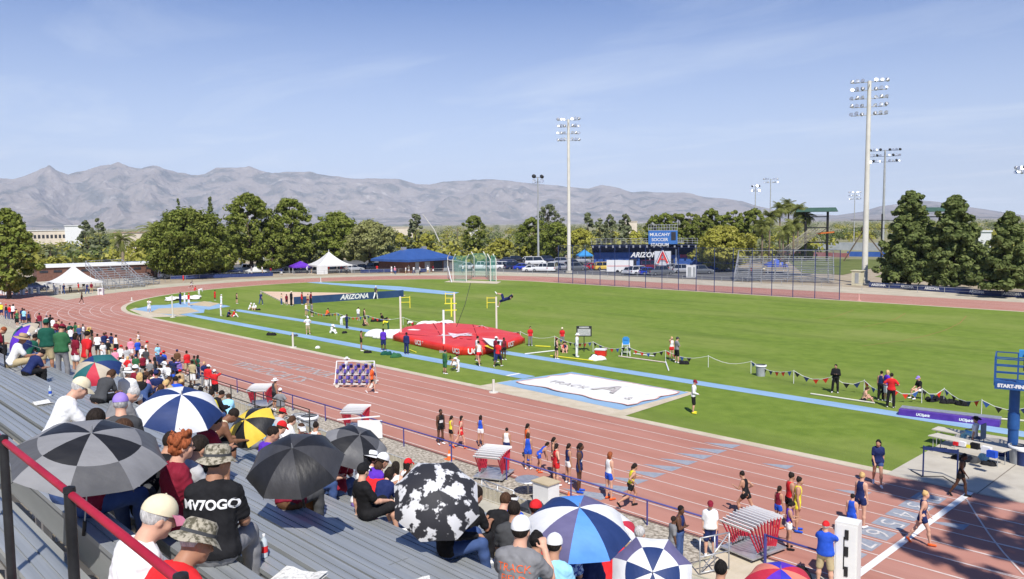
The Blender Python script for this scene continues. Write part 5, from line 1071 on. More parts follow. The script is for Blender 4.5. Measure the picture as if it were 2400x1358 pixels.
# ---- umbrellas
def umbrella(px, py, cols, label, dr=1.15, R=.6, tc=20, tr=0, spin=0, name='umbrella', bands=None, dep=None, curv=.9, shaft=.85, trim=None, hsc=None, pat=None):
    """apex at a pixel, dr above the seats; tc tilts it to the camera, tr to the right"""
    v = cf+cr*(px-1200)/F-cu*(py-679)/F; d = dep or (Z0+dr-H)/(v[2]-SLP*v[1]); P = Vector(np.array([0, 0, H])+d*v)
    az = math.atan2(P.y, P.x); tow = Vector((-math.cos(az), -math.sin(az), 0)); rt = Vector((math.sin(az), -math.cos(az), 0))
    ax = (Vector((0, 0, 1))+tow*math.tan(R_(tc))+rt*math.tan(R_(tr))).normalized(); zq = ax.to_track_quat('Z', 'Y').to_matrix().to_4x4()
    o = empty(name, tuple(P), 0, label, 'umbrella'); o.matrix_world = Matrix.Translation(P)@zq@Matrix.Rotation(R_(spin), 4, 'Z'); nG = 8; th = 1.0
    ms = sorted(set(sum([list(c) if isinstance(c, tuple) else [c] for c in cols], []))); mats = [umat(m) if pat is None or m != 'pat' else pat for m in ms]; b = MB(); K = 7
    def pt(t, a, u):   # t along the rib, u across the gore
        pf = t*th; r = R*math.sin(pf)/math.sin(th)*(1-.055*math.sin(math.pi*u)*t*t*1.6); z = -R*curv*(1-math.cos(pf))/math.sin(th)+.02*R*math.sin(math.pi*u)*t*-1.; return Vector((r*math.cos(a), r*math.sin(a), z))
    for g_ in range(nG):
        c = cols[g_ % len(cols)]; vs = []; nU = 5
        for i in range(K+1):
            for j in range(nU+1): vs.append(pt(max(i/K, .01), 6.28318*(g_+j/nU)/nG, j/nU))
        for i in range(K):
            ci = c if not isinstance(c, tuple) else (c[0] if i/K < .57 else c[1]); b.add([], [], 0); k0 = len(b.v)
            if i == 0: base_ = k0; b.v += [tuple(q) for q in vs]
            for j in range(nU): b.f.append(tuple(base_+q for q in (i*(nU+1)+j, (i+1)*(nU+1)+j, (i+1)*(nU+1)+j+1, i*(nU+1)+j+1))); b.m.append(ms.index(ci))
    b.build('canopy', mats, o, smooth=25)
    b = MB(); b.tube([(0, 0, .05*R), (0, 0, -shaft)], .006, 6); b.tube([(0, 0, .0), (0, 0, .07)], [.012, .004], 6); b.build('shaft', m_steel, o)
    b = MB()
    for g_ in range(nG): a = 6.28318*g_/nG; b.tube([pt(t, a, 0)-Vector((0, 0, .006)) for t in np.linspace(0.02, 1.02, 7)], .0028, 4); b.tube([tuple(pt(.5, a, 0)), (0, 0, -R*.55)], .0025, 4)
    b.build('ribs', m_black, o)
    b = MB(); b.tube([(0, 0, -shaft+.02), (0, 0, -shaft-.12)], .016, 8); b.build('handle', m_black, o)
    return o
UC = dict(un=(.016, .04, .15), uw=(.78, .79, .82), ub=(.018, .018, .02), ug=(.1, .1, .105), ul=(.24, .24, .25), uc=(.1, .3, .75), uv=(.13, .12, .24), ur=(.55, .03, .06), us=(.17, .24, .42), uy=(.8, .55, .06), ut=(.5, .43, .33), up=(.12, .03, .5), ue=(.02, .13, .14), ub2=(.04, .04, .5), uo=(.75, .22, .16), uk=(.05, .05, .055), ulg=(.5, .5, .52))
def umat(n): c = UC[n]; return mat('umbrella cloth '+n, c, tuple(min(.86, v*1.15+.004) for v in c), sc=4, rough=.42 if n in ('ub', 'uk', 'ug') else .6, trans=.15, bump=.35, bsc=5, spec=.4, bdist=.02, stretch=(2.5, 1, 1))
umbrella(222, 850, ['ur', 'ut', 'un', 'ue', 'ue', 'un', 'ut', 'ue'], 'dusty red, tan and dark green umbrella in the upper left of the stand', R=0.58, tc=34, tr=-14, spin=250, dr=1.2, dep=20)
umbrella(425, 925, ['uw', 'un'], 'open blue and white striped umbrella behind the man with grey shirt lettering', R=0.58, tc=22, tr=6, spin=248, dr=1.35, dep=11.2)
umbrella(214, 1015, [('ul', 'ug'), ('ub', 'ul')], 'large dark and light grey checked umbrella beside the red handrail', R=0.6, tc=16, tr=6, spin=235, dr=1.05, curv=.7, dep=6.5)
umbrella(685, 1050, ['ub', 'uk'], 'large plain black umbrella with faded grey patches low in the middle of the stand', R=0.58, tc=25, tr=-8, spin=200, dr=1.2, dep=9.4)
umbrella(843, 1020, [('ug', 'ug'), ('ub', 'ub'), ('ug', 'ul'), ('ub', 'ub')], 'black and grey checked umbrella right behind the plain black one', R=0.58, tc=24, tr=18, spin=205, dr=1.25, dep=13.5)
umbrella(573, 984, ['uy', 'ub'], 'yellow and black umbrella beside the man in the white vest', R=0.5, tc=30, tr=-32, spin=210, dr=1.0, dep=15)
umbrella(52, 763, ['ut', 'ue', 'un', 'ut'], 'small cream, teal and blue umbrella at the far left end of the stand', R=0.5, tc=15, tr=-25, spin=200, dr=1.2, dep=30)
# black and white patterned umbrella: abstract white shapes
m_pat = mat('black and white printed cloth', (.035, .035, .042), (.72, .72, .74), sc=4.6, rough=.6, det=3.5, thr=(.49, .53), trans=.12, bump=.3, bsc=5)
umbrella(1027, 1150, ['pat'], 'big umbrella printed with white shapes on black in the lower centre', R=0.58, tc=46, tr=6, spin=200, dr=1.3, pat=m_pat, dep=10.0)
umbrella(1240, 1195, ['uk', 'ub'], 'small dark grey umbrella beyond the woman in the white visor', R=.5, tc=35, tr=-10, spin=200, dr=1.1, dep=21)
umbrella(1358, 1190, ['uc', 'un', 'uw', 'uv'], 'large blue, navy and white umbrella at the bottom centre', R=0.62, tc=16, tr=4, spin=247, dr=1.35, name='umbrella', dep=9.2)
umbrella(1448, 1225, ['us', 'uw', 'ur', 'uw'], 'white, red and slate blue umbrella behind the large blue one', R=0.55, tc=25, tr=24, spin=225, dr=1.2, dep=14)
umbrella(1530, 1342, [('uw', 'uv'), ('un', 'uw')], 'navy and white checked umbrella cut by the bottom edge', R=0.58, tc=52, tr=4, spin=200, dr=1.2, dep=10.6)
umbrella(1830, 1334, ['up', 'ub2', 'uo', 'ur'], 'purple, blue and red umbrella at the bottom edge below the hurdles', R=0.58, tc=10, tr=0, spin=225, dr=1.2, dep=13)
umbrella(28, 792, ['up'], 'purple umbrella held open behind the man in the straw hat', R=0.55, tc=-5, tr=-62, spin=200, dr=.9, dep=24)
# ---- near spectators
A = put(372, 1206, 's', 'sitm', 72, 'tee:white', 'sho:denim', 'cap:cream+pink/hair0:x'.split('/')[0]+'/short:grey', 'l', 'sitting right behind the red handrail, cream cap with a pink peak', h=1.7, hd=(16, 8), fat=.12)
B = put(462, 1300, 's', 'sitf', 60, 'tee:red', 'sho:denim', 'bucket:camo/short:grey', 't', 'at the very bottom beside the man in the pink-peaked cap', h=1.64, hd=(14, 20), fat=.1)
C = put(512, 1075, 's', 'sit', 18, 'tee:black', 'tro:grey', 'bucket:camo/short:dk', 't', 'with white lettering on the back', h=1.8, hd=(8, 40), fat=.2, dep=6.6)
shirt_text(C, 'MV7OGO', .105, .36, 'white', bold=.004)
put(428, 1042, 's', 'sit', 70, 'tee:maroon', 'tro:black', 'curly:red', 'l', 'wearing sunglasses beside the man in the black lettered shirt', h=1.72, hd=(5, 10), label='person in maroon T-shirt and sunglasses with curly red hair beside the black-shirted man', dep=7.3)
b = MB(); D_ = [o for o in COL.objects if o.get('label', '').startswith('person in maroon T-shirt and sunglasses')][0]; J_ = skeleton('sit', 1, (5, 10)); h_ = J_['H']; c_ = J_['hd']
for s_ in (-1, 1): b.add([tuple(c_+h_@np.array(v)) for v in ((s_*.008, .1, .0), (s_*.05, .09, .0), (s_*.06, .075, .014), (s_*.055, .085, .03), (s_*.01, .102, .028))], [(0, 1, 2, 3, 4)]); b.tube([tuple(c_+h_@np.array([s_*.06, .075, .02])), tuple(c_+h_@np.array([s_*.082, -.01, .012]))], .004, 5)
b.build('sunglasses', m_black, D_)
E1 = put(188, 922, 's', 'sitl', 82, 'tee:white', 'sho:khaki', 'cap:cream/short:grey', 'l', 'bearded, leaning forward on the left of the stand', h=1.8, hd=(22, 5), fat=.08, dep=10.4)
F1 = put(283, 948, 's', 'sit', 5, 'tee:dgrey', 'sho:khaki', 'cap:violet+violet/short:grey', 'l', 'seen from behind with white script on the back', h=1.78, fat=.25, dep=9.8)
shirt_text(F1, 'Staff', .09, .41, 'white', bold=.002); shirt_text(F1, 'Scottsdale', .1, .33, 'white', bold=.004)
put(312, 893, 's', 'sitd', 60, 'tee:grey', 'tro:black', 'short:grey', 'l', 'leaning forward above the purple-capped man', h=1.8, fat=.15, dep=12.5)
put(54, 803, 's', 'sitl', 84, 'tee:white', 'sho:khaki', 'straw:tan+tan/short:dk', 't', 'sitting on the bare planks at the far left', h=1.82, hd=(5, -20), row=6)
put(546, 985, 's', 'sitd', 75, 'tan:cream', 'sho:black', 'short:dk', 'b', 'looking at a phone beside the yellow umbrella', h=1.82, dep=14)
put(641, 1017, 's', 'sit', 65, 'tee:purple', 'sho:white', 'short:dk', 'm', 'left of the plain black umbrella', h=1.7, hd=(20, 25), dep=13.5)
put(226, 1062, 's', 'sitf', 40, 'tee:teal', 'sho:denim', 'short:dk', 't', 'holding up the grey checked umbrella', h=1.7, dep=8.4)
put(290, 1062, 's', 'sitf', 60, 'tee:maroon', 'jea:denim', 'short:brown', 't', 'half hidden under the grey checked umbrella', h=1.68, dep=8.0)
put(402, 1090, 's', 'sitf', 40, 'tee:black', 'tro:black', 'short:dk', 'm', 'hidden between the red-haired woman and the black-shirted man', h=1.6, dep=8.2)
put(690, 1078, 's', 'sitf', 10, 'lon:maroon', 'tro:brown', 'short:dk', 'm', 'under the plain black umbrella', h=1.75, dep=10.5)
put(728, 1088, 's', 'sitd', 40, 'tee:maroon', 'tro:dgrey', 'short:grey', 'l', 'bending under the right of the plain black umbrella', h=1.7, dep=11)
put(795, 1066, 's', 'sitf', 15, 'pol:maroon', 'jea:denim', 'short:brown', 'l', 'below the black and grey umbrella', h=1.78, fat=.15, dep=14.2)
put(778, 1090, 's', 'sitd', 70, 'tee:stripe', 'jea:denim', 'long:brown', 'l', 'low between the two dark umbrellas', h=1.6, dep=13)
put(852, 1153, 's', 'sitr', 65, 'tee:black', 'sho:black', 'cap:black/short:dk', 'l', 'boy leaning back with an arm on the bench', h=1.55, hd=(10, -20), label='boy in black T-shirt and black cap lounging beside the red-shirted boy', dep=12)
put(888, 1138, 's', 'sitf', 30, 'tee:red', 'sho:black', 'short:brown', 'l', 'x', h=1.5, fat=.1, label='boy in bright red T-shirt sitting hunched with brown hair', dep=12.6)
put(915, 1140, 's', 'sitf', 40, 'tee:navy', 'jea:denim', 'long:dk', 'l', 'girl right of the boy in bright red', h=1.45, dep=13.2)
put(872, 1078, 's', 'sitf', 25, 'tee:white', 'sho:violet', 'wide:white+white/short:brown', 'l', 'in the row above the boys', h=1.75)
put(897, 1085, 's', 'sitf', 60, 'tee:purple', 'sho:khaki', 'cap:white/short:dk', 'm', 'in front of the slatted fence', h=1.75)
put(928, 1092, 's', 'sit', 15, 'tan:white', 'sho:white', 'long:dk', 'l', 'left of the girl in the red cap', h=1.5)
put(957, 1086, 's', 'sit', 50, 'tan:white', 'sho:pink', 'cap:red/long:dk', 'l', 'in front of the slatted fence', h=1.5)
put(952, 1118, 's', 'sit', 20, 'tan:pink', 'sho:pink', 'bun:dk', 'm', 'small girl below the red cap', h=1.2)
put(973, 1108, 's', 'sit', 10, 'tee:cream', 'sho:white', 'long:dk', 'm', 'left of the boy in white', h=1.5)
put(962, 1150, 's', 'sit', 20, 'lon:denim', 'jea:denim', 'long:brown', 'l', 'left of the black and white umbrella', h=1.62, dep=12.5)
put(1036, 1097, 's', 'sitl', 20, 'tee:white', 'sho:grey', 'short:dk', 'm', 'boy above the black and white umbrella', h=1.5)
put(1040, 1190, 's', 'sitr', 78, 'lon:black', 'jea:denim', 'short:dk', 'm', 'under the black and white umbrella with legs stretched out', h=1.8, dep=10.4)
put(1118, 1200, 's', 'sitf', 40, 'tee:black', 'tro:black', 'short:dk', 't', 'behind the black and white umbrella', h=1.75, dep=11.5)
put(1185, 1190, 's', 'sitf', 30, 'tee:black', 'sho:khaki', 'short:brown', 'l', 'right of the black and white umbrella', h=1.75, dep=12)
put(1203, 1183, 's', 'sit', 12, 'tee:blue', 'sho:black', 'visor:white/pony:dk', 'm', 'x', h=1.62, label='woman in blue T-shirt and white visor beyond the black and white umbrella', dep=13)
put(1205, 1232, 's', 'sit', 5, 'tee:dgrey', 'tro:black', 'short:dk', 'm', 'in front of the woman in the white visor', h=1.78, fat=.2, dep=10.2)
put(1256, 1212, 's', 'sit', 20, 'tee:red', 'sho:red', 'cap:red/short:dk', 't', 'left of the large blue umbrella', h=1.75, fat=.2, dep=12)
W1 = put(1222, 1282, 's', 'sitcam', 22, 'tee:grey', 'sho:khaki', 'cap:white/short:dk', 'l', 'raising a camera, orange lettering on the back', h=1.82, fat=.2, dep=7.8)
shirt_text(W1, 'TRACK', .1, .37, 'orange'); shirt_text(W1, 'FIELD', .1, .27, 'orange')
put(1258, 1318, 's', 'sit', 10, 'tee:teal', 'tro:black', 'bun:black', 'm', 'right of the man with the white cap and camera', h=1.55, dep=9)
put(1325, 1298, 's', 'sitf', 10, 'tee:plaid', 'jea:denim', 'long:black', 'm', 'under the large blue umbrella', h=1.72, dep=9.6)
put(1300, 1325, 's', 'sit', 20, 'tee:sky', 'jea:denim', 'cap:white/short:dk', 'm', 'at the bottom edge below the large blue umbrella', h=1.6, dep=8.8)
put(1456, 1318, 's', 'sitd', 40, 'tee:red', 'tro:black', 'cap:white/short:dk', 'm', 'under the white and red umbrella', h=1.72, dep=12.2)
put(1375, 1355, 's', 'sit', 30, 'tee:navy', 'jea:denim', 'cap:navy/short:dk', 'm', 'cut off by the bottom edge beside the planks', h=1.7, dep=9.4)
put(1500, 1290, 's', 'sit', 30, 'pol:tan', 'tro:grey', 'short:grey', 'l', 'behind the navy and white umbrella', h=1.75, dep=12.8)
put(1690, 1352, 's', 'sit', 10, 'tee:dgrey', 'jea:denim', 'bun:black', 'm', 'at the bottom edge right of the navy umbrella', h=1.72, dep=10.5)
put(262, 880, 's', 'sitd', 40, 'tee:dgrey', 'tro:black', 'long:brown', 'm', 'half under the dusty red umbrella', h=1.7)
put(300, 872, 's', 'sit', 20, 'tee:white', 'sho:white', 'wide:white+white/short:grey', 'l', 'right of the dusty red umbrella', h=1.72)
put(378, 912, 's', 'sitf', 10, 'tee:yellow', 'sho:grey', 'short:brown', 'm', 'just left of the blue and white umbrella', h=1.6)
put(585, 975, 's', 'sit', 60, 'tee:green', 'sho:grey', 'short:black', 'm', 'behind the yellow and black umbrella', h=1.6)
put(634, 972, 's', 'sitf', 50, 'tee:sky', 'sho:grey', 'short:black', 'm', 'right of the yellow and black umbrella', h=1.6)
put(662, 968, 's', 'sitf', 50, 'tee:lgrey', 'tro:khaki', 'cap:red/short:dk', 'l', 'above the black umbrella', h=1.75)
put(686, 985, 's', 'sitf', 60, 'tee:white', 'sho:white', 'pony:brown', 'l', 'above the black umbrella', h=1.65)
put(660, 1000, 's', 'sitf', 60, 'tee:lgrey', 'sho:grey', 'cap:red/short:brown', 'l', 'just behind the plain black umbrella', h=1.65)
put(707, 1003, 's', 'sit', 160, 'tee:maroon', 'sho:grey', 'visor:white/short:brown', 'l', 'facing back towards the camera above the black umbrella', h=1.7)
put(741, 998, 's', 'sit', 30, 'tan:white', 'sho:grey', 'bun:dk', 'm', 'above the right of the plain black umbrella', h=1.6)
put(507, 990, 's', 'sitf', 60, 'tee:maroon', 'sho:black', 'short:dk', 't', 'between the blue umbrella and the man in the vest', h=1.7)
put(468, 1035, 's', 'sitf', 60, 'tee:lgrey', 'sho:navy', 'short:dk', 'm', 'just under the blue and white umbrella', h=1.7)
put(108, 776, 't', 'stand', 10, 'tee:dgreen', 'sho:khaki', 'cap:dgreen/short:dk', 't', 'broad back, standing near the stand end', h=1.85, fat=.3, row=9)
put(146, 778, 't', 'fold', 30, 'tee:green', 'tro:grey', 'cap:maroon/short:dk', 'm', 'standing right of the dark green shirt', h=1.85, fat=.3, row=9)
put(206, 779, 't', 'walk', 60, 'tee:red', 'sho:khaki', 'short:dk', 'm', 'standing above the dusty red umbrella', h=1.88, fat=.1, row=11)
put(178, 790, 't', 'stand', 60, 'tee:maroon', 'ski:white', 'long:dk', 'm', 'beside the man in red near the stand end', h=1.65, row=11)
put(83, 786, 's', 'sitf', 50, 'lon:dgreen', 'jea:denim', 'short:black', 'b', 'left of the broad dark green back', h=1.78, row=9)
put(47, 778, 's', 'sit', 60, 'tee:maroon', 'jea:denim', 'short:black', 'm', 'behind the man in the straw hat', h=1.78)
put(65, 790, 's', 'sit', 50, 'tee:navy', 'jea:denim', 'cap:white/short:dk', 'm', 'right of the straw hat', h=1.7)
put(8, 775, 's', 'sitd', 70, 'tee:maroon', 'tro:black', 'short:red', 'm', 'cut by the left edge', h=1.78)
put(132, 782, 's', 'sit', 100, 'tee:black', 'sho:black', 'short:dk', 'm', 'between the two green shirts', h=1.7)
put(98, 825, 's', 'sitd', 60, 'tee:navy', 'tro:black', 'short:black', 'm', 'low below the broad dark green back', h=1.5)
# seated group between the lone grey-shirted man and the blue and white umbrella
SG = """328,905,lon:black,long:blonde 345,898,tee:pink,pony:brown 352,914,tan:violet,bun:dk 366,902,tee:navy,cap:navy/short:dk 372,918,tee:white,short:black 338,925,tee:denim,short:dk 390,905,tan:black,long:blonde 398,892,tee:khaki,short:brown 412,900,tee:blue,short:dk 425,893,tee:orange,pony:blonde 436,905,tee:white,short:black 448,898,lon:grey,long:dk 318,890,tee:maroon,cap:white/short:dk 305,905,tee:lgrey,short:grey 470,905,tee:green,short:black 488,915,lon:navy,short:dk 497,900,tee:yellow,bun:dk 520,955,lon:black,short:dk 536,948,tee:sky,pony:brown"""
for k_, t in enumerate(SG.split()):
    x_, y_, tp, hr_ = t.split(','); nm_ = hr_.split(':')[0]
    hn_ = {'long': 'long hair', 'pony': 'a ponytail', 'bun': 'a hair bun', 'short': 'short hair', 'cap': 'a cap'}[nm_]
    put(int(x_), int(y_), 's', ['sit', 'sitf', 'sitd', 'sitr'][k_ % 4], [15, 40, 70, 10, 150][k_ % 5], tp, ['jea:denim', 'sho:black', 'sho:khaki', 'tro:grey'][k_ % 4], hr_, 'lmtmd'[k_ % 5], 'x', h=1.6+.03*(k_ % 5), dep=22+(k_ % 5)*1.8, label='seated spectator, '+hn_.replace('a ', '')+' in '+CW.get(tp[4:], tp[4:])+', left of the blue and white umbrella' if k_ < 14 else 'seated spectator, '+hn_.replace('a ', '')+' in '+CW.get(tp[4:], tp[4:])+', above the blue and white umbrella', group='spectators seated behind the blue and white umbrella')
# things left lying on the planks
def on_row(px, r, dz=0.):
    y = rows[r]; z = seatz(y); lo, hi = -60., 2.
    for _ in range(40):
        m = (lo+hi)/2
        if py_of((m, y, z))[0] < px: lo = m
        else: hi = m
    return (m, y, z+dz)
def pack(loc, s, c, label, name='backpack', cat='bag'):
    f_ = Field(.05); f_.ell((0, 0, s*.45), (s*.36, s*.24, s*.46)); f_.ell((0, -s*.2, s*.3), (s*.26, s*.14, s*.24)); f_.cut((0, 0, .0), (0, 0, -1)); f_.wr = .006; me = f_.mesh(name, s*.06); me.materials.clear(); me.materials.append(cmat(c)); o = link(name, me, label=label, cat=cat); o.location = loc; return o
pack(on_row(582, 1), .42, 'black', 'black backpack on the plank right of the black-shirted man')
pack(on_row(350, 2), .36, 'dgrey', 'dark bag behind the pink-peaked cap on the bench')
pack(on_row(150, 4), .3, 'navy', 'small navy bag on the bench left of the bearded man')
pack(on_row(860, 9), .34, 'denim', 'blue bag on the bench beside the lounging boy')
pack(on_row(985, 11), .34, 'maroon', 'maroon bag on the bench below the girls')
for i, (px, r, lb) in enumerate(((118, 5, 'bottle on the bare bench right of the straw-hatted man'), (620, 3, 'bottle on the bare bench left of the plain black umbrella'), (760, 2, 'bottle on the bare bench near the bottom edge'), (935, 3, 'bottle on the bench below the lounging boy'))):
    b = MB(); b.lathe([(.0, 0), (.032, .004), (.033, .13), (.026, .17), (.012, .19), (.012, .2)], n=12); b.lathe([(.014, .2), (.014, .22), (0, .221)], n=10, m=1); b.lathe([(.0335, .05), (.0335, .11)], n=12, m=2); o = b.build('water_bottle', [mat('clear bottle', (.5, .56, .6), rough=.15, spec=.6), cmat('white'), cmat(('blue', 'red', 'sky', 'green')[i])], smooth=40, label=('blue', 'red', 'sky blue', 'green')[i]+' labelled water '+lb, cat='bottle'); o.location = on_row(px, r)
for i, (px, r, lb) in enumerate(((100, 4, 'white folded programme on the bench in front of the straw-hatted man'), (700, 3, 'folded programme on the bench below the plain black umbrella'), (960, 5, 'open newspaper on the bench beside the boy in bright red'))):
    b = MB(); n = 6; b.add([(x/n*.42-.21, y*.28-.14, .012+.02*math.sin(x*1.2+y)) for x in range(n+1) for y in (0, 1)], [(2*k, 2*k+2, 2*k+3, 2*k+1) for k in range(n)]); b.add([(x/n*.42-.21, y*.28-.14, .004) for x in range(n+1) for y in (0, 1)], [(2*k, 2*k+2, 2*k+3, 2*k+1) for k in range(n)]); o = b.build('paper', mat('printed paper', (.5, .5, .48), (.75, .74, .7), sc=30, thr=(.4, .5)), label=lb, cat='paper'); o.location = on_row(px, r); o.rotation_euler[2] = .5*i
b = MB(); b.box((0, 0, .03), (.42, .36, .06)); b.box((0, -.17, .2), (.42, .05, .34)); o = b.build('folding_cushion', cmat('red'), label='red folding cushion at the bottom left edge behind the handrail', cat='cushion'); o.location = on_row(262, 0)
# crowd between the stand and the rail, standing on the dusty walkway
cw = """2,713,yellow 14,716,black 23,718,red 31,716,white 40,731,green 38,727,maroon 52,725,navy 57,727,sky 67,733,navy 92,737,maroon 86,752,black 109,743,lgrey 118,741,black 124,748,white 131,756,maroon 138,752,tan 145,757,red 150,764,dgrey 163,761,dgreen 166,772,white 177,759,green 185,766,denim 194,763,white 207,771,yellow 212,770,black 228,787,white 243,784,navy 248,783,maroon 261,785,navy 272,789,white 241,806,white 284,814,white 297,817,lgrey 306,798,pink 322,799,blue 334,816,white 345,804,white 342,820,dgrey 369,811,sky 384,827,blue 377,832,navy 415,824,brown 437,827,red 455,839,green 464,837,dgreen 451,850,khaki 478,853,navy 489,861,red 318,836,green 310,838,pink 362,842,black 352,848,grey 386,843,white 404,842,navy 417,845,violet 395,858,white 340,868,black 356,878,cream 374,859,white 366,872,pink 406,873,blue 422,872,tan 396,880,dgrey 385,893,khaki 348,895,purple 421,886,brown 333,835,maroon 253,800,black 300,840,red 270,822,pink 288,838,white"""
hairs = ['short:dk', 'short:black', 'cap:white/short:dk', 'short:brown', 'long:dk', 'pony:brown', 'cap:navy/short:dk', 'short:dk', 'long:blonde', 'cap:red/short:dk', 'short:black', 'bun:dk']; posz = ['stand', 'fold', 'look', 'stand', 'hips', 'look', 'cross', 'stand']
nb_ = ['']; CL = cw.split(); cnt = {}
posn = {0: 'at the far left edge', 1: 'near the left edge', 2: 'beyond the stand end', 3: 'beyond the stand end', 4: 'above the straw hat', 5: 'left of the tall green-shirted men', 6: 'behind the green-shirted men', 7: 'behind the green-shirted men', 8: 'above the man in red'}
used_l = set()
for i, t in enumerate(CL):
    x, y, c = t.split(','); x, y = int(x), int(y); hh = hairs[(i*7+x) % 12]; low = ['jea:denim', 'sho:khaki', 'sho:black', 'tro:black', 'sho:white', 'tro:grey', 'sho:navy'][(i*5+y) % 7]; mode = 'g'
    pz = posz[(i*3) % 8] if x < 300 or i % 3 else 'stand'
    zone = 'at the far left edge of the crowd' if x < 35 else 'in the far crowd left of the straw hat' if x < 75 else 'in the far crowd above the green-shirted men' if x < 160 else 'in the far crowd above the man in red' if x < 230 else 'in the crowd above the dusty red umbrella' if x < 300 else 'in the crowd above the lone grey-shirted man' if x < 350 else 'in the crowd above the blue and white umbrella' if x < 430 else 'in the crowd beside the rail end'
    gar = ['tee', 'tee', 'pol', 'tee', 'tan', 'tee', 'hoo'][(i*11) % 7]
    lab = 'spectator in '+CW.get(c, c)+' '+GN[gar]+' '+zone
    k = 0
    if lab in used_l:
        prev = CL[i-1].split(',')[2]; lab = 'spectator in '+CW.get(c, c)+' '+GN[gar]+', '+{'short': 'short hair', 'long': 'long hair', 'pony': 'ponytail', 'bun': 'hair bun', 'cap': 'cap'}[hh.split(':')[0]]+', beside one in '+CW.get(prev, prev)
    used_l.add(lab)
    put(x, y, 'g', pz, [10, 25, -15, 40, 60, 5, 160, 30][(i*5) % 8], gar+':'+c, low, hh, 'lmtmdb'[(i*5+x) % 6], 'x', h=1.62+.02*((i*7) % 11), label=lab, group='spectators crowding beside the rail')
put(503, 872, 'g', 'shade', 30, 'tee:red', 'sho:black', 'cap:white/short:dk', 't', 'shading his eyes at the rail end', h=1.8)
put(408, 846, 'g', 'point', 60, 'tee:navy', 'jea:denim', 'short:dk', 'd', 'pointing at the track', h=1.75)
put(645, 893, 'g', 'stand', 60, 'tan:dgrey', 'sho:black', 'wide:white+white/short:dk', 't', 'by the hurdle stack near the rail', h=1.8)
put(657, 917, 'g', 'hips', 30, 'pol:grey', 'sho:khaki', 'cap:white/short:dk', 'm', 'beside the leftmost hurdle stack', h=1.9, fat=.3)
put(1665, 1186, 'g', 'stand', 175, 'tee:white', 'sho:navy', 'cap:maroon/short:brown', 'l', 'leaning at the blue rail end', h=1.75, fat=.35)
put(1597, 1197, 'g', 'cross', 110, 'tan:navy', 'jea:denim', 'short:black', 'd', 'at the blue rail', h=1.82, fat=.1)
put(1580, 1220, 'g', 'stand', 70, 'tee:grey', 'sho:grey', 'short:dk', 'd', 'boy beside the man in the navy vest', h=1.55)
put(1936, 1235, 'g', 'shoot', 15, 'tee:blue', 'sho:khaki', 'cap:red/short:grey', 'l', 'photographing beside the white cabinet', h=1.88, fat=.35)
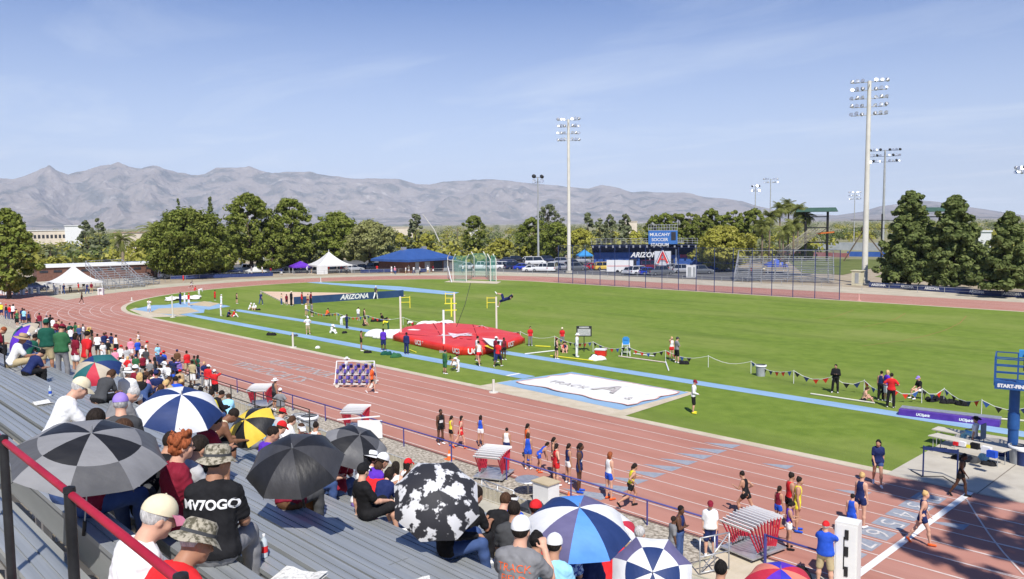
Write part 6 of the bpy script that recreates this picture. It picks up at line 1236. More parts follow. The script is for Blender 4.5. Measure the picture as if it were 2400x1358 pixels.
# ---- athletes and officials: feet x, feet y, head top
L_ = [(1033, 1043, 962, 'stand', 150, 'tan:black', 'brf:black', 'short:dk', 'd', 'first runner from the left on the near lanes'),
 (1058, 1048, 991, 'stand', 60, 'tan:yellow', 'brf:black', 'pony:dk', 'm', 'second from the left on the near lanes'),
 (1080, 1052, 976, 'walk', 80, 'tan:red', 'brf:red', 'long:dk', 'l', 'third from the left on the near lanes'),
 (1127, 1047, 984, 'stand', 20, 'tan:blue', 'brf:white', 'long:dk', 'm', 'behind the white hurdle stack'),
 (1188, 1082, 1006, 'stand', 20, 'tan:white', 'brf:navy', 'short:dk', 'm', 'right of the hurdle stack'),
 (1238, 1102, 1018, 'stand', 10, 'tan:blue', 'brf:blue', 'long:brown', 'm', 'orange trimmed back to the camera'),
 (1236, 1080, 996, 'stand', 60, 'tan:orange', 'brf:blue', 'pony:dk', 'm', 'behind the blue runner'),
 (1262, 1108, 1030, 'knees', 75, 'tan:blue', 'brf:blue', 'pony:dk', 'm', 'bending over hands on knees'),
 (1297, 1118, 1028, 'stand', 90, 'tan:black', 'brf:maroon', 'pony:dk', 'm', 'right of the bending runner'),
 (1304, 1140, 1043, 'hips', 60, 'tan:red', 'brf:red', 'pony:dk', 'l', 'head bowed in front of the rail'),
 (1332, 1135, 1043, 'stand', 60, 'tan:navy', 'brf:white', 'pony:dk', 'm', 'between the red and navy runners'),
 (1358, 1155, 1040, 'stand', 100, 'tan:navy', 'brf:navy', 'pony:dk', 'd', 'tall in all navy beside the rail'),
 (1428, 1172, 1063, 'stand', 50, 'tan:white', 'brf:blue', 'long:red', 'l', 'red-haired in patterned blue and white'),
 (1478, 1190, 1083, 'jog', 65, 'tan:yellow', 'brf:black', 'pony:dk', 'm', 'jogging along the outer lane'),
 (1748, 1212, 1103, 'jog', -60, 'tan:black', 'brf:black', 'bun:dk', 'm', 'jogging left alone in mid track'),
 (1850, 1240, 1112, 'stand', 60, 'tan:red', 'brf:black', 'bun:dk', 'm', 'in the group above the big hurdle stack'),
 (1868, 1247, 1122, 'stand', 90, 'tan:yellow', 'brf:yellow', 'bun:dk', 'm', 'in the group above the big hurdle stack'),
 (1824, 1240, 1152, 'stand', 40, 'tan:maroon', 'brf:blue', 'pony:dk', 'm', 'left in the group above the big hurdle stack'),
 (1848, 1288, 1178, 'fold', 80, 'tan:purple', 'brf:white', 'pony:dk', 'm', 'nearest in the group above the hurdle stack'),
 (2056, 1140, 1030, 'walk2', 175, 'tee:navy', 'brf:denim', 'long:black', 'm', 'walking towards the camera with long black hair'),
 (2016, 1238, 1112, 'stand', 30, 'tan:navy', 'brf:navy', 'bun:blonde', 'l', 'blonde standing behind the runner in blue'),
 (1995, 1262, 1170, 'stand', 20, 'tan:blue', 'brf:blue', 'short:dk', 'l', 'behind the white cabinet'),
 (2160, 1277, 1152, 'walk', 80, 'tan:navy', 'brf:navy', 'bun:blonde', 'l', 'blonde striding over the finish line'),
 (2250, 1165, 1063, 'walk2', 100, 'tan:black', 'brf:black', 'pony:black', 'd', 'walking on the concrete by the table'),
 (812, 893, 838, 'walk', 100, 'tee:white', 'sho:white', 'wide:white+white/short:grey', 'l', 'official pushing the cart of blocks'),
 (872, 922, 858, 'walk', 95, 'tee:orange', 'brf:black', 'short:brown', 'l', 'pulling the cart of starting blocks'),
 (1625, 970, 893, 'look', 95, 'lon:white', 'sho:black', 'cap:maroon/short:dk', 'l', 'yellow shoes, alone on the grass'),
 (1958, 922, 856, 'cross', 185, 'hoo:black', 'tro:black', 'short:black', 'm', 'alone by the pennant line'),
 (2064, 940, 872, 'stand', 20, 'tan:navy', 'tro:black', 'short:dk', 'm', 'left of the man in red by the purple mat'),
 (2077, 943, 870, 'stand', 60, 'tee:purple', 'sho:white', 'long:blonde', 'l', 'between the navy and the red standing people'),
 (2088, 957, 875, 'hips', 10, 'tee:red', 'tro:black', 'short:dk', 'm', 'standing beside the purple mat'),
 (1243, 812, 767, 'stand', 170, 'tee:red', 'tro:grey', 'short:black', 'm', 'right of the red mat by the pennants'),
 (1318, 812, 769, 'stand', 185, 'tee:red', 'sho:grey', 'cap:cream/short:dk', 'm', 'behind the seated vaulters'),
 (1304, 843, 795, 'look', 60, 'tan:black', 'brf:black', 'pony:dk', 'l', 'standing on the runway edge'),
 (1352, 838, 783, 'stand', 100, 'lon:white', 'tro:white', 'bucket:white/short:grey', 'l', 'official all in white by the black sign'),
 (1574, 845, 791, 'shade', 150, 'tan:white', 'brf:red', 'pony:blonde', 'l', 'left of the grey-shirted man on the right infield'),
 (1586, 852, 791, 'cross', 60, 'tee:grey', 'sho:black', 'cap:dgrey/short:dk', 'l', 'beside the girl in red shorts'),
 (1043, 878, 822, 'stand', 60, 'hoo:green', 'sho:green', 'short:dk', 'm', 'at the front of the red mat'),
 (1074, 873, 833, 'bend', -80, 'tan:black', 'tro:white', 'pony:dk', 'm', 'bending down in front of the red mat'),
 (1123, 859, 800, 'walk', -20, 'tan:white', 'brf:red', 'short:black', 'm', 'in front of the red mat'),
 (1119, 848, 788, 'stand', 60, 'tan:white', 'sho:black', 'short:black', 'm', 'behind the runner in red shorts'),
 (1168, 861, 797, 'walk', 30, 'tee:red', 'sho:navy', 'short:black', 'd', 'right front of the red mat'),
 (1162, 850, 783, 'stand', 60, 'tee:maroon', 'tro:denim'.replace('tro', 'jea'), 'cap:white/short:dk', 'd', 'tall by the right front of the mat'),
 (1181, 845, 793, 'stand', 150, 'tan:maroon', 'brf:black', 'short:black', 'd', 'at the right end of the red mat'),
 (899, 824, 772, 'stand', 10, 'tee:purple', 'sho:navy', 'short:black', 'd', 'standing left of the red mat'),
 (953, 832, 781, 'stand', 30, 'hoo:navy', 'tro:navy', 'short:black', 'd', 'at the left corner of the red mat'),
 (847, 824, 777, 'cross', 90, 'tan:black', 'brf:black', 'short:dk', 't', 'on the near runway edge'),
 (722, 785, 743, 'hips', 170, 'tee:white', 'sho:khaki', 'cap:white/short:grey', 'l', 'between the two blue runways'),
 (801, 763, 733, 'bend', 60, 'tee:white', 'tro:white', 'wide:white+white/short:grey', 'l', 'official at the far runway'),
 (813, 772, 738, 'stand', 60, 'hoo:navy', 'tro:navy', 'short:dk', 'd', 'beside the official at the far runway'),
 (840, 752, 722, 'stand', 30, 'tee:white', 'sho:grey', 'short:dk', 'l', 'beyond the far runway'),
 (854, 756, 730, 'stand', 60, 'tan:black', 'brf:black', 'short:dk', 'l', 'right of the white shirt beyond the runway'),
 (967, 776, 752, 'bend', -60, 'tee:white', 'brf:red', 'short:black', 'd', 'bending behind the red mat'),
 (909, 775, 754, 'bend', -80, 'tee:yellow', 'tro:dgreen', 'short:black', 'd', 'bending at the white cover'),
 (731, 743, 711, 'stand', 60, 'tee:grey', 'sho:dgrey', 'short:dk', 'l', 'right of the pair near the navy board'),
 (718, 742, 712, 'stand', 30, 'tan:white', 'brf:grey', 'long:blonde', 'l', 'left of the pair near the navy board'),
 (612, 715, 686, 'walk', 30, 'tee:navy', 'jea:denim', 'short:grey', 'l', 'alone left of the tan landing area'),
 (660, 715, 689, 'stand', 60, 'tan:cream', 'jea:denim', 'short:dk', 'l', 'leftmost of the group by the navy board'),
 (672, 716, 691, 'stand', 150, 'tee:maroon', 'sho:black', 'short:dk', 'd', 'second of the group by the navy board'),
 (683, 718, 684, 'stand', 60, 'lon:black', 'tro:black', 'wide:cream+cream/short:dk', 'm', 'third of the group by the navy board'),
 (708, 715, 686, 'stand', 60, 'tan:red', 'brf:red', 'short:black', 'd', 'in red by the navy board'),
 (722, 717, 690, 'stand', 30, 'tan:tan', 'brf:maroon', 'short:dk', 'l', 'right of the one in red at the board'),
 (729, 714, 686, 'stand', 60, 'tee:maroon', 'tro:black', 'short:dk', 'm', 'last of the group by the navy board'),
 (881, 702, 671, 'walk', 30, 'tee:dgrey', 'tro:white', 'cap:white/short:grey', 'l', 'walking beside the navy lettered board'),
 (555, 713, 690, 'look', 60, 'tan:black', 'brf:black', 'pony:dk', 'l', 'near the left pad of the bend'),
 (519, 717, 701, 'stand', 60, 'tee:white', 'tro:white', 'cap:white/short:grey', 'l', 'further official left of the equipment'),
 (518, 742, 712, 'stand', 80, 'tee:white', 'tro:white', 'cap:white/short:grey', 'l', 'nearer official at the runway start'),
 (504, 705, 685, 'stand', 60, 'tee:red', 'sho:red', 'short:dk', 'd', 'beyond the bend pads'),
 (423, 715, 686, 'stand', 60, 'hoo:navy', 'tro:navy', 'short:dk', 'd', 'left of the trio on the bend pads'),
 (433, 713, 689, 'stand', 60, 'tee:white', 'tro:white', 'cap:white/short:grey', 'l', 'middle of the trio on the bend pads'),
 (443, 719, 688, 'stand', 60, 'tee:red', 'sho:white', 'cap:red/short:dk', 'l', 'right of the trio on the bend pads'),
 (350, 733, 702, 'shoot', 150, 'tee:white', 'sho:white', 'short:dk', 'm', 'nearest the left tip of the infield'),
 (449, 677, 657, 'jog', 120, 'tan:white', 'brf:white', 'short:dk', 'd', 'jogging on the far bend'), (456, 682, 668, 'gsit', 60, 'tee:red', 'brf:red', 'short:dk', 'm', 'sitting by the far bend kerb'), (467, 692, 678, 'bend', 60, 'lon:white', 'tro:white', 'short:grey', 'l', 'bending at the white tarpaulin'), (430, 662, 645, 'stand', 60, 'tee:red', 'sho:red', 'short:dk', 'm', 'at the outer fence of the far bend'),
 (192, 713, 686, 'walk', 90, 'tan:black', 'brf:black', 'short:black', 'd', 'alone on the left bend lanes'),
 (325, 815, 777, 'jog', 170, 'tan:white', 'brf:black', 'bun:dk', 'm', 'running in the lanes above the crowd')]
def bib(rec, oz=.3):
    o, J, _ = rec; T = J['T']; gar = [c for c in o.children if c.name.split('.')[0] == 'vest']
    if not gar: return
    fld = [v for v in MESHC.values() if isinstance(v, tuple) and v[0] == gar[0].data][0][2]; n = 4; b = MB()
    for sd in (-1, 1):
        P = np.array([J['pel']+T@np.array([(-.5+i/n)*.2, sd*.4, oz-.07+.14*j/n]) for i in range(n+1) for j in range(n+1)]); Nn = T@np.array([0, sd*1., 0])
        for _ in range(30): P = P-Nn*np.clip(fld.ev(P)-.006, -.02, .1)[:, None]*.8
        if sd == 1: b.add([tuple(p) for p in P], [(i*(n+1)+j, (i+1)*(n+1)+j, (i+1)*(n+1)+j+1, i*(n+1)+j+1) for i in range(n) for j in range(n)])
    b.build('number_bib', cmat('white'), gar[0])
for k_, t in enumerate(L_[:24]):
    r_ = foot_at(*t[:10], shoe=['white', 'blue', 'orange', 'black', 'white'][k_ % 5] if k_ != 19 else 'white')
    if t[5].startswith('tan') and k_ % 3 != 1: bib(r_, .22)
for t in L_[24:]: foot_at(*t[:10], shoe='yellow' if 'yellow shoes' in t[9] else 'white')
sit_ = [(2022, 942, 'gsit', 80, 'tan:tan', 'brf:black', 'pony:brown', 'l', 'sitting on the grass left of the purple mat'), (2155, 936, 'sit', -130, 'tee:black', 'brf:white', 'cap:violet/pony:blonde', 'l', 'sitting on a stool behind the purple mat'), (1318, 826, 'gsit', 150, 'tan:red', 'brf:black', 'pony:dk', 'l', 'sitting behind the runway, left one'), (1326, 826, 'gsit', 190, 'tan:navy', 'brf:navy', 'pony:dk', 'l', 'sitting behind the runway, right one'),
 (776, 782, 'gsit', 120, 'lon:white', 'tro:white', 'wide:white+white/short:grey', 'l', 'official sitting between the runways'), (765, 741, 'gsit', 60, 'tee:orange', 'sho:black', 'short:dk', 'm', 'sitting beyond the far runway'), (852, 765, 'gsit', 60, 'tan:black', 'brf:black', 'pony:dk', 'l', 'sitting right of the far runway group'), (899, 752, 'glean', 60, 'tee:black', 'sho:black', 'short:dk', 'm', 'lying on the grass behind the white cover'),
 (546, 744, 'gsit', 90, 'tee:red', 'tro:white', 'short:dk', 'm', 'sitting at the runway start'), (534, 744, 'gsit', 120, 'tee:navy', 'sho:black', 'short:dk', 'm', 'sitting at the runway start left of the one in red'), (584, 727, 'gsit', 100, 'tee:white', 'sho:khaki', 'cap:white/short:grey', 'l', 'left one sitting beyond the runway start'), (598, 727, 'gsit', 200, 'tee:white', 'sho:white', 'cap:white/short:grey', 'l', 'right one sitting beyond the runway start'), (1060, 868, 'crouch', 60, 'tee:white', 'sho:white', 'short:dk', 'l', 'crouching in front of the red mat')]
for px, py, pose, how, top, bot, hd_, sk, wh in sit_: p = gp(px, py); person((p[0], p[1], .46 if pose == 'sit' else .03), facing(p, how), pose, top, bot, hd_, sk, wh, 1.72, .024 if p[0] > -45 else .036)
p = gp(2158, 936); b = MB(); b.box((0, 0, .42), (.4, .4, .04)); [b.tube([(x*.16, y*.16, 0), (x*.14, y*.14, .42)], .015, 6) for x in (-1, 1) for y in (-1, 1)]; o = b.build('stool', m_black, label='black stool under the sitter behind the purple mat', cat='stool'); o.location = p
# vaulter clearing the bar on the far mat: body tipped back, feet up
P = at(1182, 712, 62.); person((P[0], P[1], P[2]-.6), facing(P, -60), 'vault', 'lon:navy', 'sho:navy', 'short:dk', 'l', 'pole vaulter in mid air above the red mat', 1.8, .03, tilt=(R_(55), 0), label='pole vaulter in navy in mid air above the right upright')
b = MB(); a_, c_ = at(1070, 766, 60.5), at(1103, 664, 61.5); b.tube([a_, (a_+c_)/2+np.array([.15, 0, 0]), c_], .02, 6); b.build('vaulting_pole', m_black, label='dark bent vaulting pole leaning behind the two middle uprights', cat='vaulting pole')
# ================================================================ vehicles
m_glass = mat('car glass', (.012, .015, .02), rough=.08, spec=.8); m_tyre = mat('tyre rubber', (.015, .015, .016), rough=.85); m_hub = mat('wheel alloy', (.4, .41, .43), rough=.3, metal=.7); m_hl = mat('headlight lens', (.75, .76, .72), rough=.15, spec=.8); m_tl = mat('tail light', (.4, .01, .01), rough=.3)
def paint(c): return mat('car paint %02x%02x%02x' % tuple(int(v*255) for v in c), c, rough=.28, metal=.15, spec=.6)
KINDS = dict(  # length, width, body height, roof height, cabin: x of windscreen base, roof front, roof rear, rear base (front = +x)
    sedan=(4.6, 1.8, .92, 1.42, 1.0, .35, -1.0, -1.65), suv=(4.7, 1.9, 1.05, 1.75, 1.15, .6, -1.9, -2.2), van=(5.4, 2., 1.15, 2.05, 1.9, 1.3, -2.55, -2.65), hatch=(4.1, 1.75, .95, 1.5, 1.0, .45, -1.5, -1.9), pickup=(5.6, 1.95, 1.1, 1.8, 1.4, .9, -.6, -.85))
PROTO = {}
def car_parts(kind):
    if kind in PROTO: return PROTO[kind]
    L_, W_, hb, hr, a, b_, c, d = KINDS[kind]; w = W_/2; out = {}
    b = MB(); X_ = [-L_/2, -L_/2+.12, -L_/2+.5, d, a, L_/2-.55, L_/2-.1, L_/2]; Zt = [hb*.75, hb*.93, hb, hb, hb, hb*.88, hb*.74, hb*.5]; vs = []
    for x, zt in zip(X_, Zt):
        e = .9 if abs(x) > L_/2-.2 else 1.
        for y, z in ((-w*e*.94, .24), (-w*e, .42), (-w*e, zt*.72), (-w*e*.9, zt), (w*e*.9, zt), (w*e, zt*.72), (w*e, .42), (w*e*.94, .24)): vs.append((x, y, z))
    n = 8; b.add(vs, [(i*n+j, i*n+(j+1) % n, (i+1)*n+(j+1) % n, (i+1)*n+j) for i in range(7) for j in range(n)]+[tuple(range(n-1, -1, -1)), tuple(7*n+j for j in range(n))])
    r1 = w*.88; r2 = w*.72; p8 = [(a, r1, hb-.02), (b_, r2, hr), (c, r2, hr), (d, r1, hb-.02)]
    b.add([(b_+.02, -r2, hr-.01), (c-.02, -r2, hr-.01), (c-.02, r2, hr-.01), (b_+.02, r2, hr-.01), (b_-.1, -r2*.9, hr+.05), (c+.1, -r2*.9, hr+.05), (c+.1, r2*.9, hr+.05), (b_-.1, r2*.9, hr+.05)], [(0, 4, 5, 1), (1, 5, 6, 2), (2, 6, 7, 3), (3, 7, 4, 0), (4, 7, 6, 5)])
    for y in (-1, 1):
        for (x0, z0), (x1, z1) in (((a, hb), (b_, hr)), ((c, hr), (d, hb)), (((b_+c)/2, hb), ((b_+c)/2, hr))): b.bar((x0, y*(r1 if z0 == hb else r2)*1.005, z0), (x1, y*(r1 if z1 == hb else r2)*1.005, z1), .07)
    if kind == 'pickup': b.add([(-L_/2+.1, -w*.8, hb+.004), (d-.1, -w*.8, hb+.004), (d-.1, w*.8, hb+.004), (-L_/2+.1, w*.8, hb+.004)], [(0, 1, 2, 3)], 1)
    out['body'] = b.mesh('body', [None, m_dk], 35); b = MB()
    b.add([(x, y*s, z) for x, y, z in p8 for s in (-1, 1)], [(0, 1, 3, 2), (4, 5, 7, 6), (0, 2, 4, 6), (1, 7, 5, 3)]); out['windows'] = b.mesh('windows', [m_glass])
    b = MB(); mt = Matrix.Rotation(math.pi/2, 4, 'X'); b.lathe([(.0, -.1), (.22, -.11), (.32, -.09), (.33, 0), (.32, .09), (.22, .11), (0, .1)], n=16, mtx=mt); out['tyre'] = b.mesh('tyre', [m_tyre], 40)
    b = MB(); b.lathe([(0, -.125), (.2, -.12), (.2, .12), (0, .125)], n=12, mtx=mt); out['rim'] = b.mesh('rim', [m_hub])
    b = MB(); b.box((0, 0, 0), (.06, .32, .14)); out['headlight'] = b.mesh('headlight', [m_hl]); b = MB(); b.box((0, 0, 0), (.06, .26, .18)); out['tail_light'] = b.mesh('tail_light', [m_tl])
    b = MB(); b.box((0, 0, 0), (.05, .5, .14)); out['number_plate'] = b.mesh('number_plate', [m_white])
    PROTO[kind] = out; return out
def car(px, py, kind, c, how, label):
    """how: nose direction, degrees clockwise from away"""
    p = gp(px, py, .02); L_, W_, hb, hr, *_ = KINDS[kind]; q = car_parts(kind); o = empty('parked_car' if kind not in ('van', 'pickup') else ('parked_van' if kind == 'van' else 'pickup_truck'), tuple(p), facing(p, how)+math.pi/2, label, {'van': 'van', 'pickup': 'pickup truck'}.get(kind, 'car'), 'vehicles in the car park')
    b = link('body', q['body'], o); setm(b, paint(c), m_dk); link('windows', q['windows'], o)
    for x in (-L_*.3, L_*.31):
        for y in (-W_/2+.06, W_/2-.06): w = link('wheel', q['tyre'], o); w.location = (x, y, .33); r = link('rim', q['rim'], w)
    for y in (-1, 1):
        h_ = link('headlight', q['headlight'], o); h_.location = (L_/2-.06, y*W_*.36, hb*.62); t_ = link('tail_light', q['tail_light'], o); t_.location = (-L_/2+.01, y*W_*.4, hb*.72)
    n_ = link('number_plate', q['number_plate'], o); n_.location = (-L_/2-.01, 0, hb*.45); return o
WH, SI, BK, NV, BL, RD, YL, GR, MR = (.75, .75, .75), (.4, .41, .43), (.012, .012, .014), (.02, .03, .08), (.01, .04, .4), (.5, .015, .02), (.8, .55, .1), (.14, .15, .16), (.16, .01, .02)
CARS = [(1388, 632, 'sedan', RD, 70, 'bright red car between the grey pole and the yellow vehicle'), (1417, 633, 'suv', YL, 75, 'yellow vehicle right of the bright red car'), (1500, 644, 'suv', WH, 60, 'white car with dark windows left of the small blue car'), (1522, 645, 'hatch', BL, 75, 'small bright blue car right of the white car'), (1474, 643, 'sedan', SI, 200, 'silver car at the front left of the white car'),
 (1480, 628, 'pickup', GR, 80, 'dark grey pickup right of the white trailer'), (1530, 632, 'van', MR, 80, 'maroon van in front of the logo panel'), (1548, 645, 'pickup', GR, 60, 'dark pickup below the logo panel'), (1580, 634, 'sedan', SI, 10, 'silver car right of the logo panel'), (1645, 642, 'suv', GR, 90, 'dark green vehicle right of the white cabinets'), (1603, 640, 'suv', SI, 80, 'pale vehicle left of the white cabinets'),
 (1296, 636, 'van', WH, 10, 'white van seen from behind next to the pale pole'), (1272, 637, 'pickup', WH, 100, 'white pickup just left of the white van rear'), (1248, 637, 'sedan', WH, 85, 'white sports car behind the low fence'), (1226, 633, 'sedan', BL, 85, 'bright blue car among the white ones'), (1205, 632, 'suv', NV, 70, 'navy car left of the bright blue one'), (1182, 631, 'suv', WH, 80, 'white estate car right of the throwing cage'), (1256, 621, 'van', WH, 95, 'white box van in the second parking row'),
 (1286, 615, 'suv', NV, 90, 'dark navy vehicle in the back row'), (1190, 616, 'sedan', NV, 90, 'navy car in the back row right of the cage'), (1213, 615, 'suv', BK, 80, 'black vehicle in the back row'), (1238, 614, 'sedan', WH, 90, 'white car in the back row'), (1318, 632, 'sedan', SI, 100, 'silver car directly left of the cream pole'), (1320, 620, 'suv', SI, 95, 'silver vehicle behind the cream pole'), (1360, 617, 'pickup', SI, 85, 'silver pickup beneath the light blue canopy'), (1352, 634, 'suv', GR, 95, 'dark vehicle right of the cream pole'), (1345, 622, 'sedan', BK, 90, 'black car behind the cream pole'),
 (1155, 632, 'suv', WH, 80, 'white vehicle seen through the green netting'), (1125, 632, 'pickup', WH, 90, 'white pickup seen through the green netting'), (1098, 630, 'sedan', SI, 90, 'silver car seen through the green netting'), (1140, 616, 'sedan', GR, 90, 'grey car behind the netting, back row'),
 (400, 652, 'suv', WH, 75, 'white car left of the wide pine, behind the low bleachers'), (425, 648, 'sedan', SI, 80, 'silver car below the wide rounded pine'), (452, 647, 'suv', BK, 80, 'black vehicle below the wide rounded pine'), (480, 645, 'sedan', GR, 80, 'dark car right below the wide pine'), (512, 644, 'suv', BK, 80, 'black car with tinted glass right of the wide pine'), (545, 642, 'sedan', NV, 85, 'navy car left of the small white tent'), (575, 638, 'pickup', WH, 80, 'white pickup behind the small white tent'), (640, 640, 'sedan', SI, 80, 'silver car right of the small white tent'), (655, 634, 'suv', WH, 80, 'white car left of the purple canopy'), (852, 634, 'sedan', BK, 85, 'black car under the shade tree'), (882, 634, 'suv', GR, 85, 'dark car at the corner of the brown building'), (830, 636, 'sedan', SI, 85, 'silver car right of the large white tent'), (680, 632, 'sedan', GR, 85, 'grey car behind the purple canopy'),
 (30, 686, 'sedan', SI, 60, 'silver car under the far left pine'), (78, 682, 'sedan', NV, 70, 'navy car left of the far left white tent'), (52, 680, 'suv', BK, 70, 'black car behind the white barriers')]
for t in CARS: car(*t)
b = MB(); b.box((0, 0, 1.5), (5.5, 2.3, 2.3)); b.box((0, -1.16, 1.5), (5.2, .03, .1), 1); [b.tube([(x, -1., .35), (x, -1.2, .35)], .35, 12, 2) for x in (-.5, .5)]; b.bar((-2.7, 0, .5), (-4.2, 0, .5), .1); o = b.build('cargo_trailer', [m_white, m_red, m_tyre], label='white box trailer right of the yellow vehicle', cat='trailer'); o.location = gp(1453, 640); o.rotation_euler[2] = facing(gp(1453, 640), 0)
for i, (x, y) in enumerate(((1616, 650), (1625, 650))): b = MB(); b.box((0, 0, 1.1), (1.2, 1.2, 2.2)); b.box((0, 0, 2.25), (1.3, 1.3, .12)); b.box((0, -.61, 1.05), (.7, .03, 1.8), 1); o = b.build('portable_toilet', [m_white, m_pgrey], label=('left', 'right')[i]+' white portable toilet beside the dark green vehicle', cat='toilet'); o.location = gp(x, y); o.rotation_euler[2] = facing(gp(x, y), 0)
# ================================================================ field equipment
m_tarp = mat('white tarpaulin', (.72, .71, .67), (.82, .81, .78), sc=1.2, rough=.7, bump=1, bsc=1.6, bdist=.12); m_logo = mat('grey print', (.38, .34, .33), (.62, .58, .56), sc=2.5, rough=.8)
def rumple(poly, z, name, m, label, cat, edge=None, n=26, amp=.05):
    a, b_, c, d = [np.array(q) for q in poly]; mb = MB(); vs = []
    for i in range(n+1):
        for j in range(n+1): u, v = i/n, j/n; p = (a*(1-u)+b_*u)*(1-v)+(d*(1-u)+c*u)*v; w = .12*math.sin(u*19+3)*(v < .04)+.1*math.sin(v*17)*(u < .04 or u > .96); vs.append((p[0]+w, p[1]+w, z+amp*(1+math.sin(u*13+v*7)*math.sin(v*17-u*5))*.5))
    fs = [(i*(n+1)+j, (i+1)*(n+1)+j, (i+1)*(n+1)+j+1, i*(n+1)+j+1) for i in range(n) for j in range(n)]
    mb.add(vs, fs); o = empty(name, (0, 0, 0), 0, label, cat); mb.build('sheet', m, o, smooth=True)
    if edge:
        e = MB()
        for k in range(n):
            for q0, q1 in ((k*(n+1), (k+1)*(n+1)), (k*(n+1)+n, (k+1)*(n+1)+n), (k, k+1), (n*(n+1)+k, n*(n+1)+k+1)): p0, p1 = Vector(vs[q0])+Vector((0, 0, .01)), Vector(vs[q1])+Vector((0, 0, .01)); e.bar(p0, p1, .09, .012)
        e.build('hem', edge, o)
    return o
o = rumple([(-37.6, 36.3), (-28., 35.9), (-27.9, 41.1), (-36.8, 41.0)], .06, 'pit_cover', m_tarp, 'white tarpaulin with a red hem spread over the long jump pit', 'tarpaulin', edge=mat('faded red hem', (.6, .25, .2), (.68, .42, .36), sc=3))
b = MB(); text_on(b, 'A', 2.7, (-31.5, 38.6, .135), (1, 0, 0), (0, 1, 0), 0, bold=.03); text_on(b, 'TRACK', 1.0, (-34.4, 37.9, .135), (1, 0, 0), (0, 1, 0), 0); text_on(b, '&', .8, (-29.0, 37.3, .135), (1, 0, 0), (0, 1, 0), 0); b.build('printed_letters', m_logo, o)
rumple([gp(385, 708)[:2], gp(470, 702)[:2], gp(470, 696)[:2], gp(392, 700)[:2]], .06, 'white_tarpaulin', m_tarp, 'white tarpaulin spread on the grass beyond the bend pads', 'tarpaulin', amp=.3)
# toe board wall with lettering
a, c = np.array([-97.7, 53.0, .5]), np.array([-95.3, 69.3, .5]); wl = empty('board_wall', (0, 0, 0), 0, 'long navy board wall lettered ARIZONA beside the tan landing area', 'board wall'); b = MB(); b.bar(a, c, .16, 1.0); b.build('boards', mat('navy boards', (.02, .05, .13), (.03, .07, .17), sc=1, rough=.6), wl)
u_ = (c-a)/np.linalg.norm(c-a); nn = np.array([u_[1], -u_[0], 0]); ctr = gp(817, 702); ctr = a+u_*((ctr-a)@u_)
b = MB(); text_on(b, 'ARIZONA', .95, ctr+nn*.1+[0, 0, .02], u_, (0, 0, 1), 0, shear=.3, bold=.03); b.build('lettering', m_white, wl)
# pole vault mat
PZ = [gp(*q)[:2] for q in ((925, 800), (1040, 826), (1075, 834), (1130, 834), (1180, 822), (1226, 806), (1215, 797), (1110, 775), (1010, 770), (950, 781))]
vm = empty('vault_mat', (0, 0, 0), 0, 'huge red pole vault landing mat with white lettering', 'landing mat'); n = len(PZ); cc_ = np.mean(PZ, 0); b = MB(); vs = []; hM = .66
for s_, z in ((1.0, .05), (1.015, .25), (1.015, hM-.15), (.985, hM-.02), (.93, hM), (.5, hM+.04), (.15, hM+.02)):
    for i in range(n*4): k, t = divmod(i, 4); p = np.array(PZ[k])*(1-t/4)+np.array(PZ[(k+1) % n])*t/4; q_ = cc_+(p-cc_)*s_; vs.append((q_[0], q_[1], z+(.03*math.sin(i*1.7+s_*20) if z > .5 else 0)))
N4 = n*4; b.add(vs, [(r*N4+i, r*N4+(i+1) % N4, (r+1)*N4+(i+1) % N4, (r+1)*N4+i) for r in range(6) for i in range(N4)]+[tuple(6*N4+i for i in range(N4))]); me = b.mesh('pad', [m_red], 50)
bpy_pad = link('pad', me, vm); sm_ = MB()
for k in range(n): q_ = cc_+(np.array(PZ[k])-cc_)*1.022; sm_.bar((q_[0], q_[1], .06), (q_[0], q_[1], hM-.12), .05)
for k0, k1 in ((1, 8), (3, 7), (0, 4)): a2, c2 = cc_+(np.array(PZ[k0])-cc_)*.93, cc_+(np.array(PZ[k1])-cc_)*.93; sm_.bar((*a2, hM+.03), (*c2, hM+.03), .07, .03)
sm_.build('seams', mat('dark red seam', (.25, .01, .015)), vm)
if sum(p.normal.z*p.area for p in me.polygons) < 0: me.flip_normals()
b = MB()
def side_text(txt, px, py, s):
    p = gp(px, py, .42); best = None
    for k in range(n):
        a2, c2 = np.array(PZ[k]), np.array(PZ[(k+1) % n]); a2, c2 = cc_+(a2-cc_)*1.02, cc_+(c2-cc_)*1.02; d = c2-a2; t = np.clip((p[:2]-a2)@d/(d@d), .15, .85); q_ = a2+d*t; e = np.linalg.norm(q_-p[:2])
        if best is None or e < best[0]: best = (e, q_, d/np.linalg.norm(d))
    _, q_, d = best; nn = np.array([d[1], -d[0]]); q_ = q_+nn*.03*(1 if nn@(q_-cc_) > 0 else -1); text_on(b, txt, s, (q_[0], q_[1], .36), (d[0], d[1], 0), (0, 0, 1), 0, bold=.02)
side_text('UCS ★'.replace('★', '*'), 978, 803, .55); side_text('UCS', 1040, 825, .55); side_text('UCS', 1110, 826, .6); side_text('UCS*', 1208, 806, .55)
pt_ = gp(1070, 786, hM+.05); text_on(b, 'UCS', 1.5, (pt_[0], pt_[1], hM+.09), (.75, .66, 0), (-.66, .75, 0), 0, bold=.03); b.build('lettering', m_white, vm)
b = MB(); st_ = []
for i in range(10): r = 1.8 if i % 2 == 0 else .65; a2 = i*math.pi/5+.4; st_.append((pt_[0]+r*math.cos(a2), pt_[1]+r*math.sin(a2), hM+.075))
b.add(st_, [tuple(range(10))]); b.build('star', mat('pale pink print', (.72, .5, .55), (.8, .65, .68), sc=3), vm)
